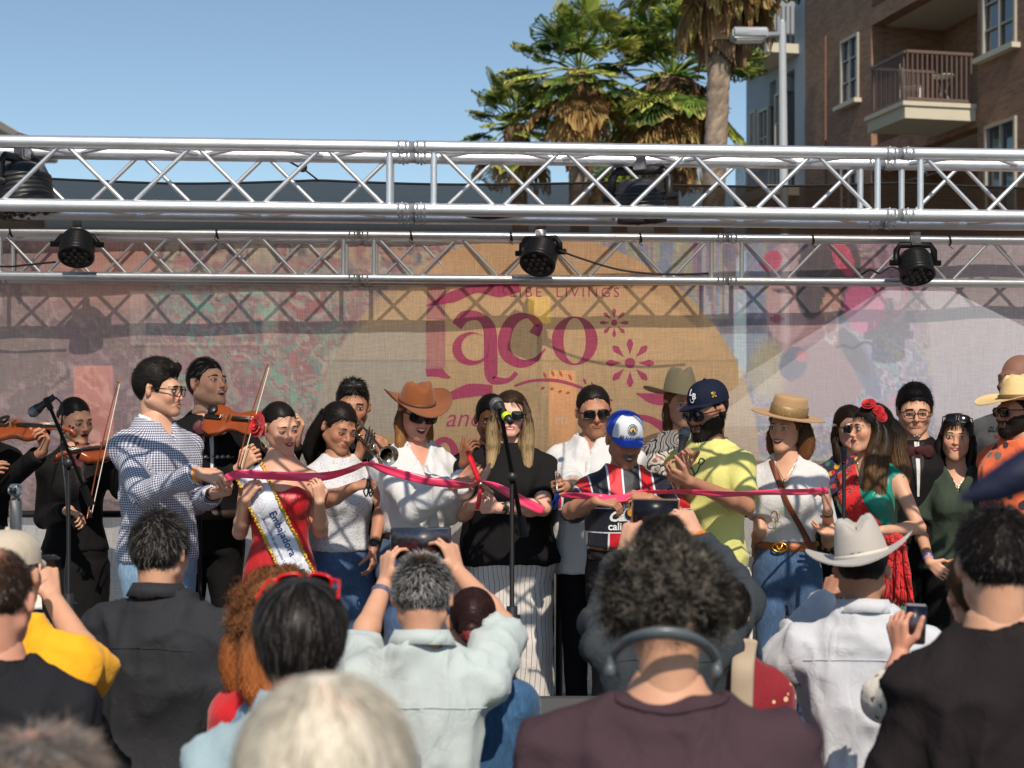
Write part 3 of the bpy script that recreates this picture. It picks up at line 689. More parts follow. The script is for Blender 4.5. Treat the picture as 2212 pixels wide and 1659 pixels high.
def flag(label, u0, u1, v0, v1, Y, m, writing=None):
    t = empty('standing_sign', P((u0+u1)/2, HOR, Y)-Vector((0, 0, CAMZ)), 0, label, 'sign'); w = (u1-u0)*Y/F; z0 = CAMZ+(HOR-v1)*Y/F; z1 = CAMZ+(HOR-v0)*Y/F
    a = Acc(); box(a, (0, 0, (z0+z1)/2), (w, .03, z1-z0), bev=.004); a.build('panel', m, t)
    a = Acc(); tube(a, [(0, .03, 0), (0, .03, z0+.2)], .02, 6); box(a, (0, .03, .02), (.4, .4, .04)); a.build('stand', black_metal, t)
    if writing:
        tv, tf = text2d(writing); b = Acc(); b.add(np.stack([tv[:, 0]*.06, np.full(len(tv), -.02), (z0+z1)/2-.03+tv[:, 1]*.06], -1), tf); b.build('lettering', mat('white_print', (.8, .8, .8)), t)
t = empty('canopy_tent', (.4, 14.2, 0), 0, 'long tan tent with a back wall, added to even the light through the tan disc', 'tent')  # added tent: evens the light coming through the disc, covers palm trunks
a = Acc(); a.add([(-2.0, -1.4, 2.5), (1.5, -1.4, 2.5), (1.5, 1.4, 2.5), (-2.0, 1.4, 2.5), (-1.2, 0, 3.35), (.7, 0, 3.35)], [[0, 1, 5, 4], [2, 3, 4, 5], [1, 2, 5, -1], [3, 0, 4, -1]]); a.build('roof', mat('tan_canvas', S(150, 118, 84), .9, var=.08), t, False)
a = Acc(); a.add([(-2.0, -1.38, .1), (1.5, -1.38, .1), (1.5, -1.38, 2.5), (-2.0, -1.38, 2.5)], [[0, 1, 2, 3]]); a.build('wall', mat('cream_canvas', S(140, 110, 80), .9, var=.1, vscale=2), t)
for x in (-1.96, -.2, 1.46): a = Acc(); tube(a, [(x, -1.34, 0), (x, -1.34, 2.5)], .025, 6); a.build('leg', tframe, t)
flag('orange sign seen through the banner right of the microphone reading MY', 1185, 1245, 800, 1000, 12.6, mat('orange_sign', S(255, 140, 60), .6, var=.03), 'MY')
flag('orange sign seen through the banner at the far left', 160, 245, 790, 990, 12.6, mat('coral_sign', S(255, 150, 110), .6, var=.1))
flag('yellow standing panel seen through the top centre of the banner', 1140, 1190, 640, 700, 12.2, mat('yellow_sign', S(250, 205, 40), .6, var=.03))
# ------------------------------------------------------------------ apartment buildings
def brick_pat(c1, c2, mort, bw=.22, bh=.072):
    def f(b, co, col):
        sx = b.new('ShaderNodeSeparateXYZ'); b.lk(co, sx.inputs[0]); s = b.math('ADD', sx.outputs[0], sx.outputs[1]); cb = b.new('ShaderNodeCombineXYZ'); b.lk(s, cb.inputs[0]); b.lk(sx.outputs[2], cb.inputs[1])
        t = b.new('ShaderNodeTexBrick'); t.inputs['Scale'].default_value = 1; t.inputs['Brick Width'].default_value = bw; t.inputs['Row Height'].default_value = bh; t.inputs['Mortar Size'].default_value = .006
        t.inputs['Color1'].default_value = (*c1, 1); t.inputs['Color2'].default_value = (*c2, 1); t.inputs['Mortar'].default_value = (*mort, 1); b.lk(cb.outputs[0], t.inputs[0]); return t.outputs[0]
    return f
brickm = mat('brick_wall', (.3, .2, .15), .85, var=.28, vscale=1.5, bump=.004, bscale=30, pattern=brick_pat(S(154, 116, 92), S(128, 94, 74), S(144, 122, 102)))
stucco = mat('grey_stucco', S(150, 158, 166), .9, var=.06, vscale=2, bump=.003)
cream = mat('cream_concrete', S(200, 192, 172), .8, var=.1, vscale=2)
wfr = mat('window_frame', S(168, 160, 148), .5); glass = mat('window_glass', (.03, .045, .06), .06, var=.0, spec=.9, coat=.5)
curt = mat('pale_blind', S(150, 150, 140), .7)
railbr = mat('brown_rail', S(104, 84, 78), .5, var=.1)
ANG = R(12.4); d1 = Vector((-math.sin(ANG), math.cos(ANG), 0)); d2 = Vector((-math.cos(ANG), -math.sin(ANG), 0))   # away along wall ; out of the wall (to the left)
W0 = Vector((10.05, 30, 0))
def wpos(u):   # distance along wall for picture column u
    k = (u-1106)/F; return (W0.x-k*W0.y)/(k*d1.y-d1.x)
def wz(t, v): q = W0+d1*t; return CAMZ+(HOR-v)*q.y/F
apt = empty('apartment_building', W0, math.atan2(d1.y, d1.x), 'brown brick apartment building with a railed balcony at upper right', 'building')
# local frame: +x along the wall away from camera, +y = out of the wall (left)
def ab(name, x0, x1, y0, y1, z0, z1, m, parent=apt, bev=0): a = Acc(); box(a, ((x0+x1)/2, (y0+y1)/2, (z0+z1)/2), (x1-x0, y1-y0, z1-z0), bev=bev); return a.build(name, m, parent, False)
TE = wpos(1740)
rec0, rec1 = wpos(2112), wpos(1882)      # recess behind the balcony
zb = CAMZ+(HOR-222)*31.5/F
def window(x0, x1, z0, z1, parent, mull=2, rows=3, y=0.0, out=.05, gl=None):
    f = Acc(); w = .07
    for a_, b_ in ((x0, x0+w), (x1-w, x1)): box(f, ((a_+b_)/2, y+out/2-.02, (z0+z1)/2), (w, .1, z1-z0))
    for a_, b_ in ((z0, z0+w), (z1-w, z1)): box(f, ((x0+x1)/2, y+out/2-.02, (a_+b_)/2), (x1-x0-2*w-.004, .1, w))
    for k in range(1, mull): box(f, (x0+(x1-x0)*k/mull, y+out/2-.025, (z0+z1)/2), (.045, .07, z1-z0-2*w-.004))
    for k in range(1, rows): box(f, ((x0+x1)/2, y+out/2-.03, z0+(z1-z0)*k/rows), (x1-x0-2*w-.004, .05, .04))
    o = f.build('window', wfr, parent, False)
    g = Acc(); box(g, ((x0+x1)/2, y-.05, (z0+z1)/2), (x1-x0-.05, .02, z1-z0-.05)); g.build('pane', gl or glass, o, False)
    s_ = Acc(); box(s_, ((x0+x1)/2, y+.09, z0-.055), (x1-x0+.25, .2, .1)); s_.build('sill', cream, o, False)
def wallholes(name, X0, X1, Z0, Z1, holes, m, parent, y0=-.35, y1=0):
    a = Acc(); xs = sorted({X0, X1, *[h[0] for h in holes], *[h[1] for h in holes]}); 
    for xa, xb in zip(xs[:-1], xs[1:]):
        hs = sorted([(h[2], h[3]) for h in holes if h[0] <= xa+1e-6 and h[1] >= xb-1e-6]); z = Z0
        for p, q in hs+[(Z1, Z1)]:
            if p > z+1e-4: box(a, ((xa+xb)/2, (y0+y1)/2, (z+p)/2), (xb-xa, y1-y0, p-z))
            z = q
    return a.build(name, m, parent, False)
wins = []
for u0, u1, v0, v1 in ((2197, 2125, -60, 110), (2197, 2130, 262, 480), (1856, 1818, 80, 222), (1856, 1818, 330, 470)):
    x0, x1 = wpos(u0), wpos(u1); xm = (x0+x1)/2; wins.append((x0, x1, wz(xm, v1), wz(xm, v0)))
wins.append((-4.5, -2.6, wins[0][2], wins[0][3])); wins.append((-4.5, -2.6, wins[1][2], wins[1][3]))
rh = (rec0, rec1, zb, zb+2.9); rh2 = (rec0, rec1, zb+3.3, zb+6.0); rh3 = (rec0, rec1, zb-3.2, zb-.45)
ab_h = wins+[rh, rh2, rh3]
wallholes('wall', -9, TE, 0, 17, ab_h, brickm, apt)
for (x0, x1, z0, z1) in wins: window(x0, x1, z0, z1, apt, 3 if x1-x0 > 1.4 else 2, 3)
for h in (rh, rh2, rh3):
    ab('porch_wall', h[0], h[1], -2.1, -1.9, h[2], h[3], brickm); ab('porch_floor', h[0], h[1], -1.9, -.01, h[2]-.2, h[2]-.004, cream)
    ab('porch_side', h[0]-.2, h[0]-.004, -1.9, -.36, h[2], h[3], brickm); ab('porch_side', h[1]+.004, h[1]+.2, -1.9, -.36, h[2], h[3], brickm); ab('porch_ceiling', h[0], h[1], -1.9, -.36, h[3]+.004, h[3]+.2, cream)
o = ab('door', h[0]+.6, h[0]+1.5, -1.88, -1.85, rh[2], rh[2]+2.1, wfr)
ab('gable_wall', -9, -8.7, -9, -.36, 0, 17, brickm); ab('rear_wall', TE-.3, TE, -9, -.36, 0, 17, brickm); ab('roof', -9, TE, -9, 0.3, 17.004, 17.4, cream)
# balcony
bo = 1.6
def bcol(u, v): lo = [t for t in np.linspace(-5, 14, 1900) if abs(((W0+d1*t+d2*bo).x/(W0+d1*t+d2*bo).y)*F+1106-u) < 1.2]; return lo[len(lo)//2]
bx0, bx1 = bcol(1955, 0), bcol(1874, 0)
ab('balcony_slab', bx0, bx1, .004, bo, zb-.32, zb, cream); ab('balcony_trim', bx0-.04, bx1+.04, .004, bo+.06, zb-.06, zb+.03, cream)
bal = empty('balcony_railing', (0, 0, zb)); bal.parent = apt
H = 1.07
def bar(p, q, r, nm='rail_bar'): a = Acc(); box(a, [(p[i]+q[i])/2 for i in range(3)], [max(abs(p[i]-q[i]), 2*r) for i in range(3)]); a.build(nm, railbr, bal, False)
for z in (.09, H):
    bar((bx0+.05, .05, z), (bx0+.05, bo-.05, z), .03, 'handrail'); bar((bx1-.05, .05, z), (bx1-.05, bo-.05, z), .03, 'handrail'); bar((bx0+.08, bo-.05, z), (bx1-.08, bo-.05, z), .03, 'handrail')
for k in range(14):
    y = .08+(bo-.16)*k/13; bar((bx0+.05, y, .12), (bx0+.05, y, H-.03), .013, 'baluster'); bar((bx1-.05, y, .12), (bx1-.05, y, H-.03), .013, 'baluster')
nb_ = int((bx1-bx0)/.115)
for k in range(1, nb_): x = bx0+.05+(bx1-bx0-.1)*k/nb_; bar((x, bo-.05, .12), (x, bo-.05, H-.03), .013, 'baluster')
fur = mat('white_garden_furniture', S(205, 200, 195), .5)
ch = empty('garden_chair', apt.matrix_world@Vector((0, 0, 0)), label='white chair standing on the brick building balcony', cat='chair')
bpy.context.view_layer.update(); AM = Matrix.Translation(W0)@Matrix.Rotation(math.atan2(d1.y, d1.x), 4, 'Z')
ch.location = AM@Vector((bx0+.6, 1.15, zb)); ch.rotation_euler = (0, 0, 1.2)
a = Acc(); box(a, (0, 0, .42), (.45, .45, .04), bev=.01); a.build('seat', fur, ch); a = Acc(); box(a, (0, .22, .68), (.45, .04, .5), bev=.01); a.build('backrest', fur, ch)
for x in (-.2, .2):
    for y in (-.2, .2): a = Acc(); tube(a, [(x, y, 0), (x, y, .42)], .015, 6); a.build('leg', fur, ch)
tb = empty('garden_table', AM@Vector((bx0+.55, .45, zb)), 0, 'small metal table on the brick building balcony', 'table')
a = Acc(); lathe(a, [(0, .7), (.25, .7), (.25, .72), (0, .72)], seg=16); a.build('table_top', fur, tb)
for k in range(3): a = Acc(); c, s_ = math.cos(k*2.1), math.sin(k*2.1); tube(a, [(c*.22, s_*.22, 0), (c*.05, s_*.05, .4), (c*.2, s_*.2, .7)], .008, 5); a.build('leg', fur, tb)
copper = mat('copper_pipe', S(110, 78, 62), .6, .1)
x = wpos(1789); a = Acc(); tube(a, [(x, .07, 0), (x, .07, wz(x, 78))], .022, 8); a.build('downpipe', copper, apt)
# grey building further back
g0 = W0+d1*(TE+.02); G = empty('apartment_building', g0, math.atan2(d1.y, d1.x), 'pale blue grey stucco apartment building behind the lamp post', 'building')
kx = lambda u: ((g0.x-(u-1106)/F*g0.y)/((u-1106)/F*d1.y-d1.x))
gE = kx(1612)
gz = lambda t, v: CAMZ+(HOR-v)*(g0+d1*t).y/F
gw = []
for u0, u1, v0, v1 in ((1662, 1640, -40, 90), (1662, 1640, 235, 360), (1634, 1622, 30, 160), (1634, 1622, 240, 330), (1694, 1676, 200, 330)):
    x0, x1 = kx(u0), kx(u1); xm = (x0+x1)/2; gw.append((x0, x1, gz(xm, v1), gz(xm, v0)))
pw = [(.7, 2.6, gz(1.5, 320)-2.2+1.0, gz(1.5, 320)+2.0), (.7, 2.6, gz(1.5, 100)-.2, gz(1.5, 100)+2.6)]
wallholes('wall', .02, gE, 0, 22, gw+pw, stucco, G)
for w_ in gw: window(*w_, G, 2, 2)
for h in pw:
    ab('porch_wall', h[0], h[1], -1.6, -1.5, h[2], h[3], stucco, G); ab('balcony_slab', h[0]-.3, h[1]+.3, .004, .9, h[2]-.25, h[2], cream, G)
    b_ = Acc()
    for k in range(18): box(b_, (h[0]-.25+(h[1]-h[0]+.5)*k/17, .85, h[2]+.5), (.03, .03, 1.0))
    for k in range(6): box(b_, (h[0]-.25, .1+.13*k, h[2]+.5), (.03, .03, 1.0))
    box(b_, ((h[0]+h[1])/2, .85, h[2]+1.03), (h[1]-h[0]+.55, .05, .05)); o = b_.build('balcony_railing', mat('dark_rail', (.05, .06, .08), .5), G, False)
ab('end_wall', gE-.3, gE, -10, -.36, 0, 22, stucco, G); ab('roof', 0.02, gE, -10, .2, 22.004, 22.3, cream, G)
# low far house between the palms and left building corner
def house(label, u0, u1, vt, Y, m, roofc, cat='building'):
    w = (u1-u0)*Y/F; t = empty('house', P((u0+u1)/2, HOR, Y)-Vector((0, 0, CAMZ)), 0, label, cat); z = CAMZ+(HOR-vt)*Y/F
    a = Acc(); box(a, (0, 3, z/2), (w, 6, z)); a.build('wall', m, t, False)
    a = Acc(); box(a, (0, 3, z+.15), (w+.6, 6.6, .29), bev=.05); a.build('roof', roofc, t, False)
    for k in range(3):
        for j in range(2):
            f = Acc(); box(f, (-w/3+k*w/3, -.02, z-1.6-j*3), (w*.14, .1, 1.3)); o = f.build('window', wfr, t, False); g = Acc(); box(g, (-w/3+k*w/3, -.075, z-1.6-j*3), (w*.11, .02, 1.15)); g.build('pane', glass, o, False)
house('distant white house with red tile roof between the palms', 1345, 1412, 300, 60, mat('white_wall', S(215, 210, 200), .9), mat('red_tiles', S(160, 70, 55), .8))
house('long low taupe backdrop block added behind the stage to dim the sky through the banner', -700, 1585, 545, 37, mat('taupe_wall', S(112, 98, 92), .9), mat('taupe_roof', S(90, 80, 76), .8))  # added backdrop: keeps the bright sky from washing out the mesh banner
house('pale building corner at the far left above the front truss', -150, -62, 262, 38, mat('white_wall', S(215, 210, 200), .9), cream)
# ------------------------------------------------------------------ street lamp
lp = empty('street_lamp', P(1694, HOR, 24)-Vector((0, 0, CAMZ)), 0, 'grey street lamp with a boxy head in front of the stucco building', 'street lamp')
galv = mat('galvanised_post', S(168, 172, 176), .45, .3, var=.08)
zt = CAMZ+(HOR-48)*24/F; za = CAMZ+(HOR-75)*24/F
a = Acc(); tube(a, [(.05, 0, 0), (-.03, 0, zt)], [.09, .055], 12); sphere(a, (-.03, 0, zt), .05); a.build('pole', galv, lp)
a = Acc(); tube(a, [(-.03, 0, za), (-.3, 0, za)], .045, 8); a.build('arm', galv, lp)
a = Acc(); box(a, (-.55, 0, za), (.56, .36, .17), bev=.03); a.build('lamp_head', galv, lp)
a = Acc(); box(a, (-.55, 0, za-.095), (.44, .28, .03), bev=.01); a.build('lamp_glass', mat('lamp_glass', S(190, 190, 180), .2), lp)
# ------------------------------------------------------------------ palms
trunkm = mat('palm_trunk', S(150, 132, 115), .9, var=.4, vscale=6, bump=.02, bscale=8, vc=True)
leafm = mat('palm_leaf', (1, 1, 1), .65, spec=.2, var=.25, vscale=3, vc=True)
deadm = mat('palm_thatch', (1, 1, 1), .9, var=.3, vscale=5, vc=True)
def palm(label, u, v, Y, rad, nf, trunk_r, skirt_len, skirt_r, seed, up=1.0):
    rg = np.random.default_rng(seed); base = P(u, HOR, Y)-Vector((0, 0, CAMZ)); zc = CAMZ+(HOR-v)*Y/F
    t = empty('palm_tree', base, 0, label, 'palm tree')
    # trunk with leaf-base scales
    a = Acc(); nz = int(zc/.12); seg = 14; V_ = []; Cc = []
    for i in range(nz+1):
        z = i*zc/nz; r = trunk_r*(1.35-.35*min(1, z/3))
        for j in range(seg):
            th = 2*math.pi*(j+.5*(i % 2))/seg; rr = r*(1+.07*rg.random()+.06*((i+j) % 2)); V_.append((rr*math.cos(th)+.12*math.sin(z*.35+seed), rr*math.sin(th), z)); Cc.append([.55+.6*rg.random()]*3)
    a.add(V_, [[i*seg+j, i*seg+(j+1) % seg, (i+1)*seg+(j+1) % seg, (i+1)*seg+j] for i in range(nz) for j in range(seg)], Cc); a.build('trunk', trunkm, t, False)
    top = np.array([.12*math.sin(zc*.35+seed), 0, zc])
    # fronds
    G_ = Acc(); D_ = Acc()
    for k in range(nf):
        az = 2.399*k+rg.random()*.3; q = (k+.5)/nf; el = R(82-150*q+rg.normal()*8); dead = q > .86
        d = np.array([math.cos(az)*math.cos(el), math.sin(az)*math.cos(el), math.sin(el)]); pl = rad*(.55+.32*rg.random()); 
        c0 = top+d*.1; hub = c0+d*pl+np.array([0, 0, -.12*pl*(1-abs(d[2]))])
        g = np.array(S(*[(124, 144, 58), (92, 118, 50), (158, 168, 78), (66, 90, 44)][rg.integers(4)]))*(.8+.4*rg.random())
        if dead: g = np.array(S(150, 115, 70))*(.7+.5*rg.random())
        tube(G_, [c0, (c0+hub)/2+np.array([0, 0, .05*rad]), hub], .018, 4, col=g*1.1, n=5, cap=False)
        side = np.cross(d, [0, 0, 1.]); side /= np.linalg.norm(side)+1e-9; nrm = np.cross(side, d); nl = 40; FR = rad*(.44+.16*rg.random())
        for j in range(nl):
            ph = R(-125+250*j/(nl-1)); dr = d*math.cos(ph)+side*math.sin(ph); L = FR*(1-.25*abs(ph)/2.2)*(.9+.2*rg.random())
            w = L*.008+.005; droop = np.array([0, 0, -1.])*L*(.05+.18*rg.random()*(1 if not dead else 2.5)); n2 = np.cross(dr, nrm)*w
            p0, p1, p2, p3 = hub, hub+dr*L*.45+nrm*.03*L, hub+dr*L*.78+droop*.35, hub+dr*L*.95+droop*(.9 if not dead else 1.4)
            cc = g*(.6+.8*rg.random())
            G_.add([p0, p1+n2, p1-n2, p2+n2*.7, p2-n2*.7, p3], [[0, 1, 2, -1], [1, 3, 4, 2], [3, 5, 4, -1]], [cc*.8, cc, cc, cc*1.05, cc*1.05, np.array(S(190, 170, 100))*.8 if rg.random() < .3 else cc])
    G_.build('crown', leafm, t, False)
    nd = int(360*skirt_len*skirt_r)+60
    for k in range(nd):
        az = rg.random()*6.283; z0 = -rg.random()**1.3*skirt_len*.75; r0 = trunk_r*1.0+.05; r1 = skirt_r*(.55+.5*rg.random())*(1-.45*abs(z0)/skirt_len); L = skirt_len*(.25+.3*rg.random())
        c, s_ = math.cos(az), math.sin(az); w = .03+.05*rg.random(); tx = np.array([-s_, c, 0])*w
        p0 = top+np.array([c*r0, s_*r0, z0]); p1 = top+np.array([c*r1, s_*r1, z0-L*.3]); p2 = top+np.array([c*r1*.95, s_*r1*.95, z0-L])
        cc = np.array(S(*[(176, 140, 105), (140, 108, 80), (110, 82, 62), (196, 164, 128)][rg.integers(4)]))*(.75+.4*rg.random())
        D_.add([p0-tx*.5, p0+tx*.5, p1+tx, p1-tx, p2], [[0, 1, 2, 3], [3, 2, 4, -1]], cc)
    D_.build('dead_frond_skirt', deadm, t, False)
palm('smallest fan palm at the left end of the palm row', 1125, 268, 34, 1.05, 34, .17, .9, .36, 1)
palm('fan palm with brown skirt second from left', 1262, 150, 33, 1.3, 42, .2, 1.9, .50, 2)
palm('wide dense fan palm behind the tall trunk', 1450, 165, 34, 1.6, 54, .25, 2.2, .8, 3)
palm('tallest palm with bare scaly trunk and shaggy skirt reaching out of the frame', 1545, -150, 27, 1.5, 60, .19, 2.0, .66, 4)
palm('low fan palm half hidden behind the front truss', 1330, 330, 40, 1.2, 30, .2, 1.0, .4, 6)
# ------------------------------------------------------------------ people
SKIN = {'tan': S(202, 152, 124), 'brown': S(172, 122, 96), 'fair': S(226, 172, 150), 'olive': S(208, 158, 132), 'deep': S(132, 84, 60), 'red': S(200, 142, 118)}
def skin_mat(k): return mat('skin_'+k, tuple(min(.8, x*1.04) for x in SKIN[k]), .5, sss=.08, var=.07, vscale=30, bump=.0006, bscale=300, vc=True, spec=.35)
def mk_eye():
    return (mat('eye_white', S(225, 215, 208), .25, var=0), mat('iris_dark', (.012, .007, .005), .15, var=0), mat('lash', (.008, .006, .006), .6, var=0))
dark_glass = mat('dark_lens', (.006, .006, .008), .08, var=0, coat=.7); clear_glass = None
teethm = mat('teeth', S(225, 218, 205), .3, var=0)
mouthm = mat('mouth_inside', S(70, 22, 22), .6, var=0)
def hair_mat(name, gloss=.5): return mat(name, (1, 1, 1), gloss, var=.12, vscale=30, vc=True, spec=.13)
HM = hair_mat('hair'); HMG = hair_mat('glossy_hair', .42)
def interp_hl(pts):
    p = np.array(pts); return lambda y: np.interp(y, p[:, 0], p[:, 1])
HL = interp_hl([(-.11, .072), (-.085, .066), (-.06, .056), (-.042, .03), (-.03, -.012), (-.016, -.014), (-.004, .024), (.022, .03), (.034, -.02), (.05, -.05), (.11, -.066)])
def head_vol(sex='m', wide=1., jaw=1., nose=1., open_=0., neck_to=(0, .03, -.2), neck_r=.058, ears=True, chin=0.):
    V = Vol(); k = .02
    V.ell((0, .016, .03), (.0745*(.5+.5*wide), .093, .083), k)
    V.ell((0, -.028, -.028), (.0615*wide, .063, .082), .03)
    jw = (.044 if sex == 'm' else .0375)*wide*jaw
    for s in (-1, 1):
        V.cone((s*jw*1.15, .012, -.052), (s*.014*jaw, -.074, -.097-chin), .022, .017, .03)
        V.ell((s*.036*wide, -.066, -.028), (.022, .02, .024), .02)
    V.cone((-.034, -.080, .017), (.034, -.080, .017), .012, .012, .018)
    for s in (-1, 1): V.ell((s*.033, -.103, -.002), (.017, .016, .0115), .012, '-')
    for s in (-1, 1): V.ell((s*.032, -.077, -.002), (.0155, .0145, .012), .004)
    V.cone((0, -.086, .008), (0, -.1085-.004*(nose-1), -.031), .0068, .0092*nose, .010)
    for s in (-1, 1): V.ell((s*.0112*nose, -.0985, -.034), (.0062, .008, .006), .005)
    V.ell((0, -.083, -.062), (.029, .017, .02), .02)
    if open_ > 0: V.ell((0, -.100, -.064-.004*open_), (.019+.003*open_, .018, .004+.007*open_), .006, '-')
    else: V.cone((-.022, -.094, -.0605), (.022, -.094, -.0605), .0022, .0022, .004, '-')
    V.cone((-.016, -.0935, -.0545), (.016, -.0935, -.0545), .0045, .0045, .006) if open_ <= 0 else V.cone((-.017, -.0915, -.053), (.017, -.0915, -.053), .0045, .0045, .004)
    V.cone((-.014, -.092, -.0675-.009*open_), (.014, -.092, -.0675-.009*open_), .0055, .0055, .006)
    for s in (-1, 1): V.cone((s*.0175, -.0985, -.037), (s*.0335*wide, -.0835, -.063), .0022, .0026, .006, '-'); V.cone((s*.020, -.0925, -.0185), (s*.043, -.083, -.0165), .0015, .0015, .006, '-')
    V.ell((0, -.083, -.097-chin), (.019, .014, .016), .02)
    if ears:
        for s in (-1, 1):
            V.ell((s*.081, .014, -.003), (.0125, .0085, .029), .006, rot=Matrix.Rotation(R(-s*38), 3, 'Z')); V.cone((s*.078, .006, -.022), (s*.078, .004, .012), .006, .008, .006); V.ell((s*.089, .004, .003), (.005, .006, .014), .003, '-')
    n = np.array(neck_to); V.cone((0, .034, -.04), n, neck_r*.92, neck_r*1.04, .014)
    return V
def xfm(M, p): return np.array(M)[:3, :3]@np.array(p, float)+np.array(M)[:3, 3]
def apply(M, v): M = np.array(M); return v@M[:3, :3].T+M[:3, 3]
class Person: pass
def bvh(v, f): return BVHTree.FromPolygons([Vector(x) for x in v], [tuple(int(i) for i in q if i >= 0) for q in f])
def hand(V, w, d, n, side, curl=.4, thumb=.5, s=1., spread=.12, curls=None):
    """w wrist, d finger direction, n palm normal (points out of the palm), side: +1 thumb along +t"""
    w, d, n = (np.array(x, float) for x in (w, d, n)); d /= np.linalg.norm(d); n = n-d*(n@d); n /= np.linalg.norm(n)+1e-9
    t = np.cross(d, n)*side; k = .008*s
    tips = []
    for i, (o, L, r) in enumerate(((.029, .076, .0080), (.010, .085, .0082), (-.011, .079, .0078), (-.030, .062, .0070))):
        kn = w+d*(.088-.004*abs(i-1))*s+t*o*s
        V.cone(w+t*o*.55*s+d*.012*s, kn, .014*s, .0115*s, k)
        c = (curls[i] if curls else curl); p = kn; nn_ = n.copy(); dd = d+t*spread*(1.5-i)*.5; dd /= np.linalg.norm(dd)
        for fr, mul in ((.45, .9), (.3, 1.), (.25, .7)):
            a = c*1.45*mul; dd, nn_ = dd*math.cos(a)+nn_*math.sin(a), nn_*math.cos(a)-dd*math.sin(a); dd /= np.linalg.norm(dd)
            q = p+dd*L*fr*s; V.cone(p, q, r*s, r*.93*s, .003); p = q; r *= .94
            # rotate the reference normal with the finger
        tips.append(p)
    V.cone(w+d*.02*s, w+d*.075*s, .0165*s, .014*s, k)
    tb = w+d*.022*s+t*.022*s; d1_ = d*.55+t*.75+n*.25; d1_ /= np.linalg.norm(d1_); m = tb+d1_*.045*s; V.cone(tb, m, .0145*s, .0115*s, k)
    d2_ = d*(.9-.5*thumb)+t*(.35-.5*thumb)+n*(.25+.9*thumb); d2_ /= np.linalg.norm(d2_); e = m+d2_*.034*s; V.cone(m, e, .0108*s, .0095*s, .003)
    d3_ = d2_+n*.25*thumb-t*.3*thumb; d3_ /= np.linalg.norm(d3_); V.cone(e, e+d3_*.026*s, .0095*s, .008*s, .003)
    return tips
def strand_mesh(P0, N0, L, w, flow, seg=4, lift=.3, curl=0., cf=16., col=(.02, .015, .012), cvar=.3, wild=.15, taper=True, seed=0, c2=None, c2p=0., ell=None):
    rg = np.random.default_rng(seed); n = len(P0); L = L*(.7+.6*rg.random(n)); p = P0.copy(); nr = N0.copy()
    d = flow(p, nr); d = d+nr*lift+rg.normal(size=(n, 3))*wild; d /= np.linalg.norm(d, axis=1)[:, None]+1e-9
    jit = rg.normal(size=(n, 3))*wild; pts = [p.copy()]; ph = rg.random(n)*6.28
    if ell: ec, er = np.array(ell[0]), np.array(ell[1]); q0 = np.linalg.norm((p-ec)/er, axis=1)
    for i in range(seg):
        f = flow(p, nr); d = d*.45+(f+nr*lift*(1-1.4*(i+1)/seg)+jit)*.55; d /= np.linalg.norm(d, axis=1)[:, None]+1e-9
        p = p+d*(L/seg)[:, None]
        if ell:
            rel = (p-ec)/er; qn = np.linalg.norm(rel, axis=1)+1e-9; tq = q0*(1+(lift+.05+wild*np.abs(jit[:, 0]))*(L/.09)*(i+1)/seg*.9); up_ = p[:, 2] > ec[2]-.5*er[2]
            p = np.where(up_[:, None], ec+(p-ec)*(tq/qn)[:, None], p); nr = (p-ec)/er**2; nr /= np.linalg.norm(nr, axis=1)[:, None]+1e-9
        if curl: 
            sd = np.cross(d, nr); a = ph+cf*i/seg*2; pts.append(p+curl*(np.cos(a)[:, None]*sd+np.sin(a)[:, None]*nr))
        else: pts.append(p.copy())
    pts = np.array(pts); T = np.gradient(pts, axis=0); sd = np.cross(T, nr[None]); sd /= np.linalg.norm(sd, axis=2)[..., None]+1e-9
    ww = np.linspace(1, .25 if taper else 1, seg+1)[:, None, None]*w/2
    A_, B_ = pts+sd*ww, pts-sd*ww; v = np.stack([A_, B_], 2).transpose(1, 0, 2, 3).reshape(-1, 3)   # n, seg+1, 2
    b = np.arange(n)[:, None]*(seg+1)*2+np.arange(seg)[None]*2; f = np.stack([b, b+1, b+3, b+2], -1).reshape(-1, 4)
    c = np.array(col)[None]*(1-cvar+2*cvar*rg.random((n, 1)))
    if c2 is not None: m = rg.random(n) < c2p; c[m] = np.array(c2)*(1-cvar+2*cvar*rg.random((m.sum(), 1)))
    c = np.repeat(c, (seg+1)*2, axis=0); return v, f, np.clip(c, 0, 1)
def sample(v, f, n, rg):
    q = f[f[:, 3] >= 0]; i = rg.integers(0, len(q), n); a, b = rg.random((n, 1)), rg.random((n, 1)); k = q[i]
    p = (v[k[:, 0]]*(1-a)+v[k[:, 1]]*a)*(1-b)+(v[k[:, 3]]*(1-a)+v[k[:, 2]]*a)*b; _, fn = vnormals(v, q); return p, fn[i]
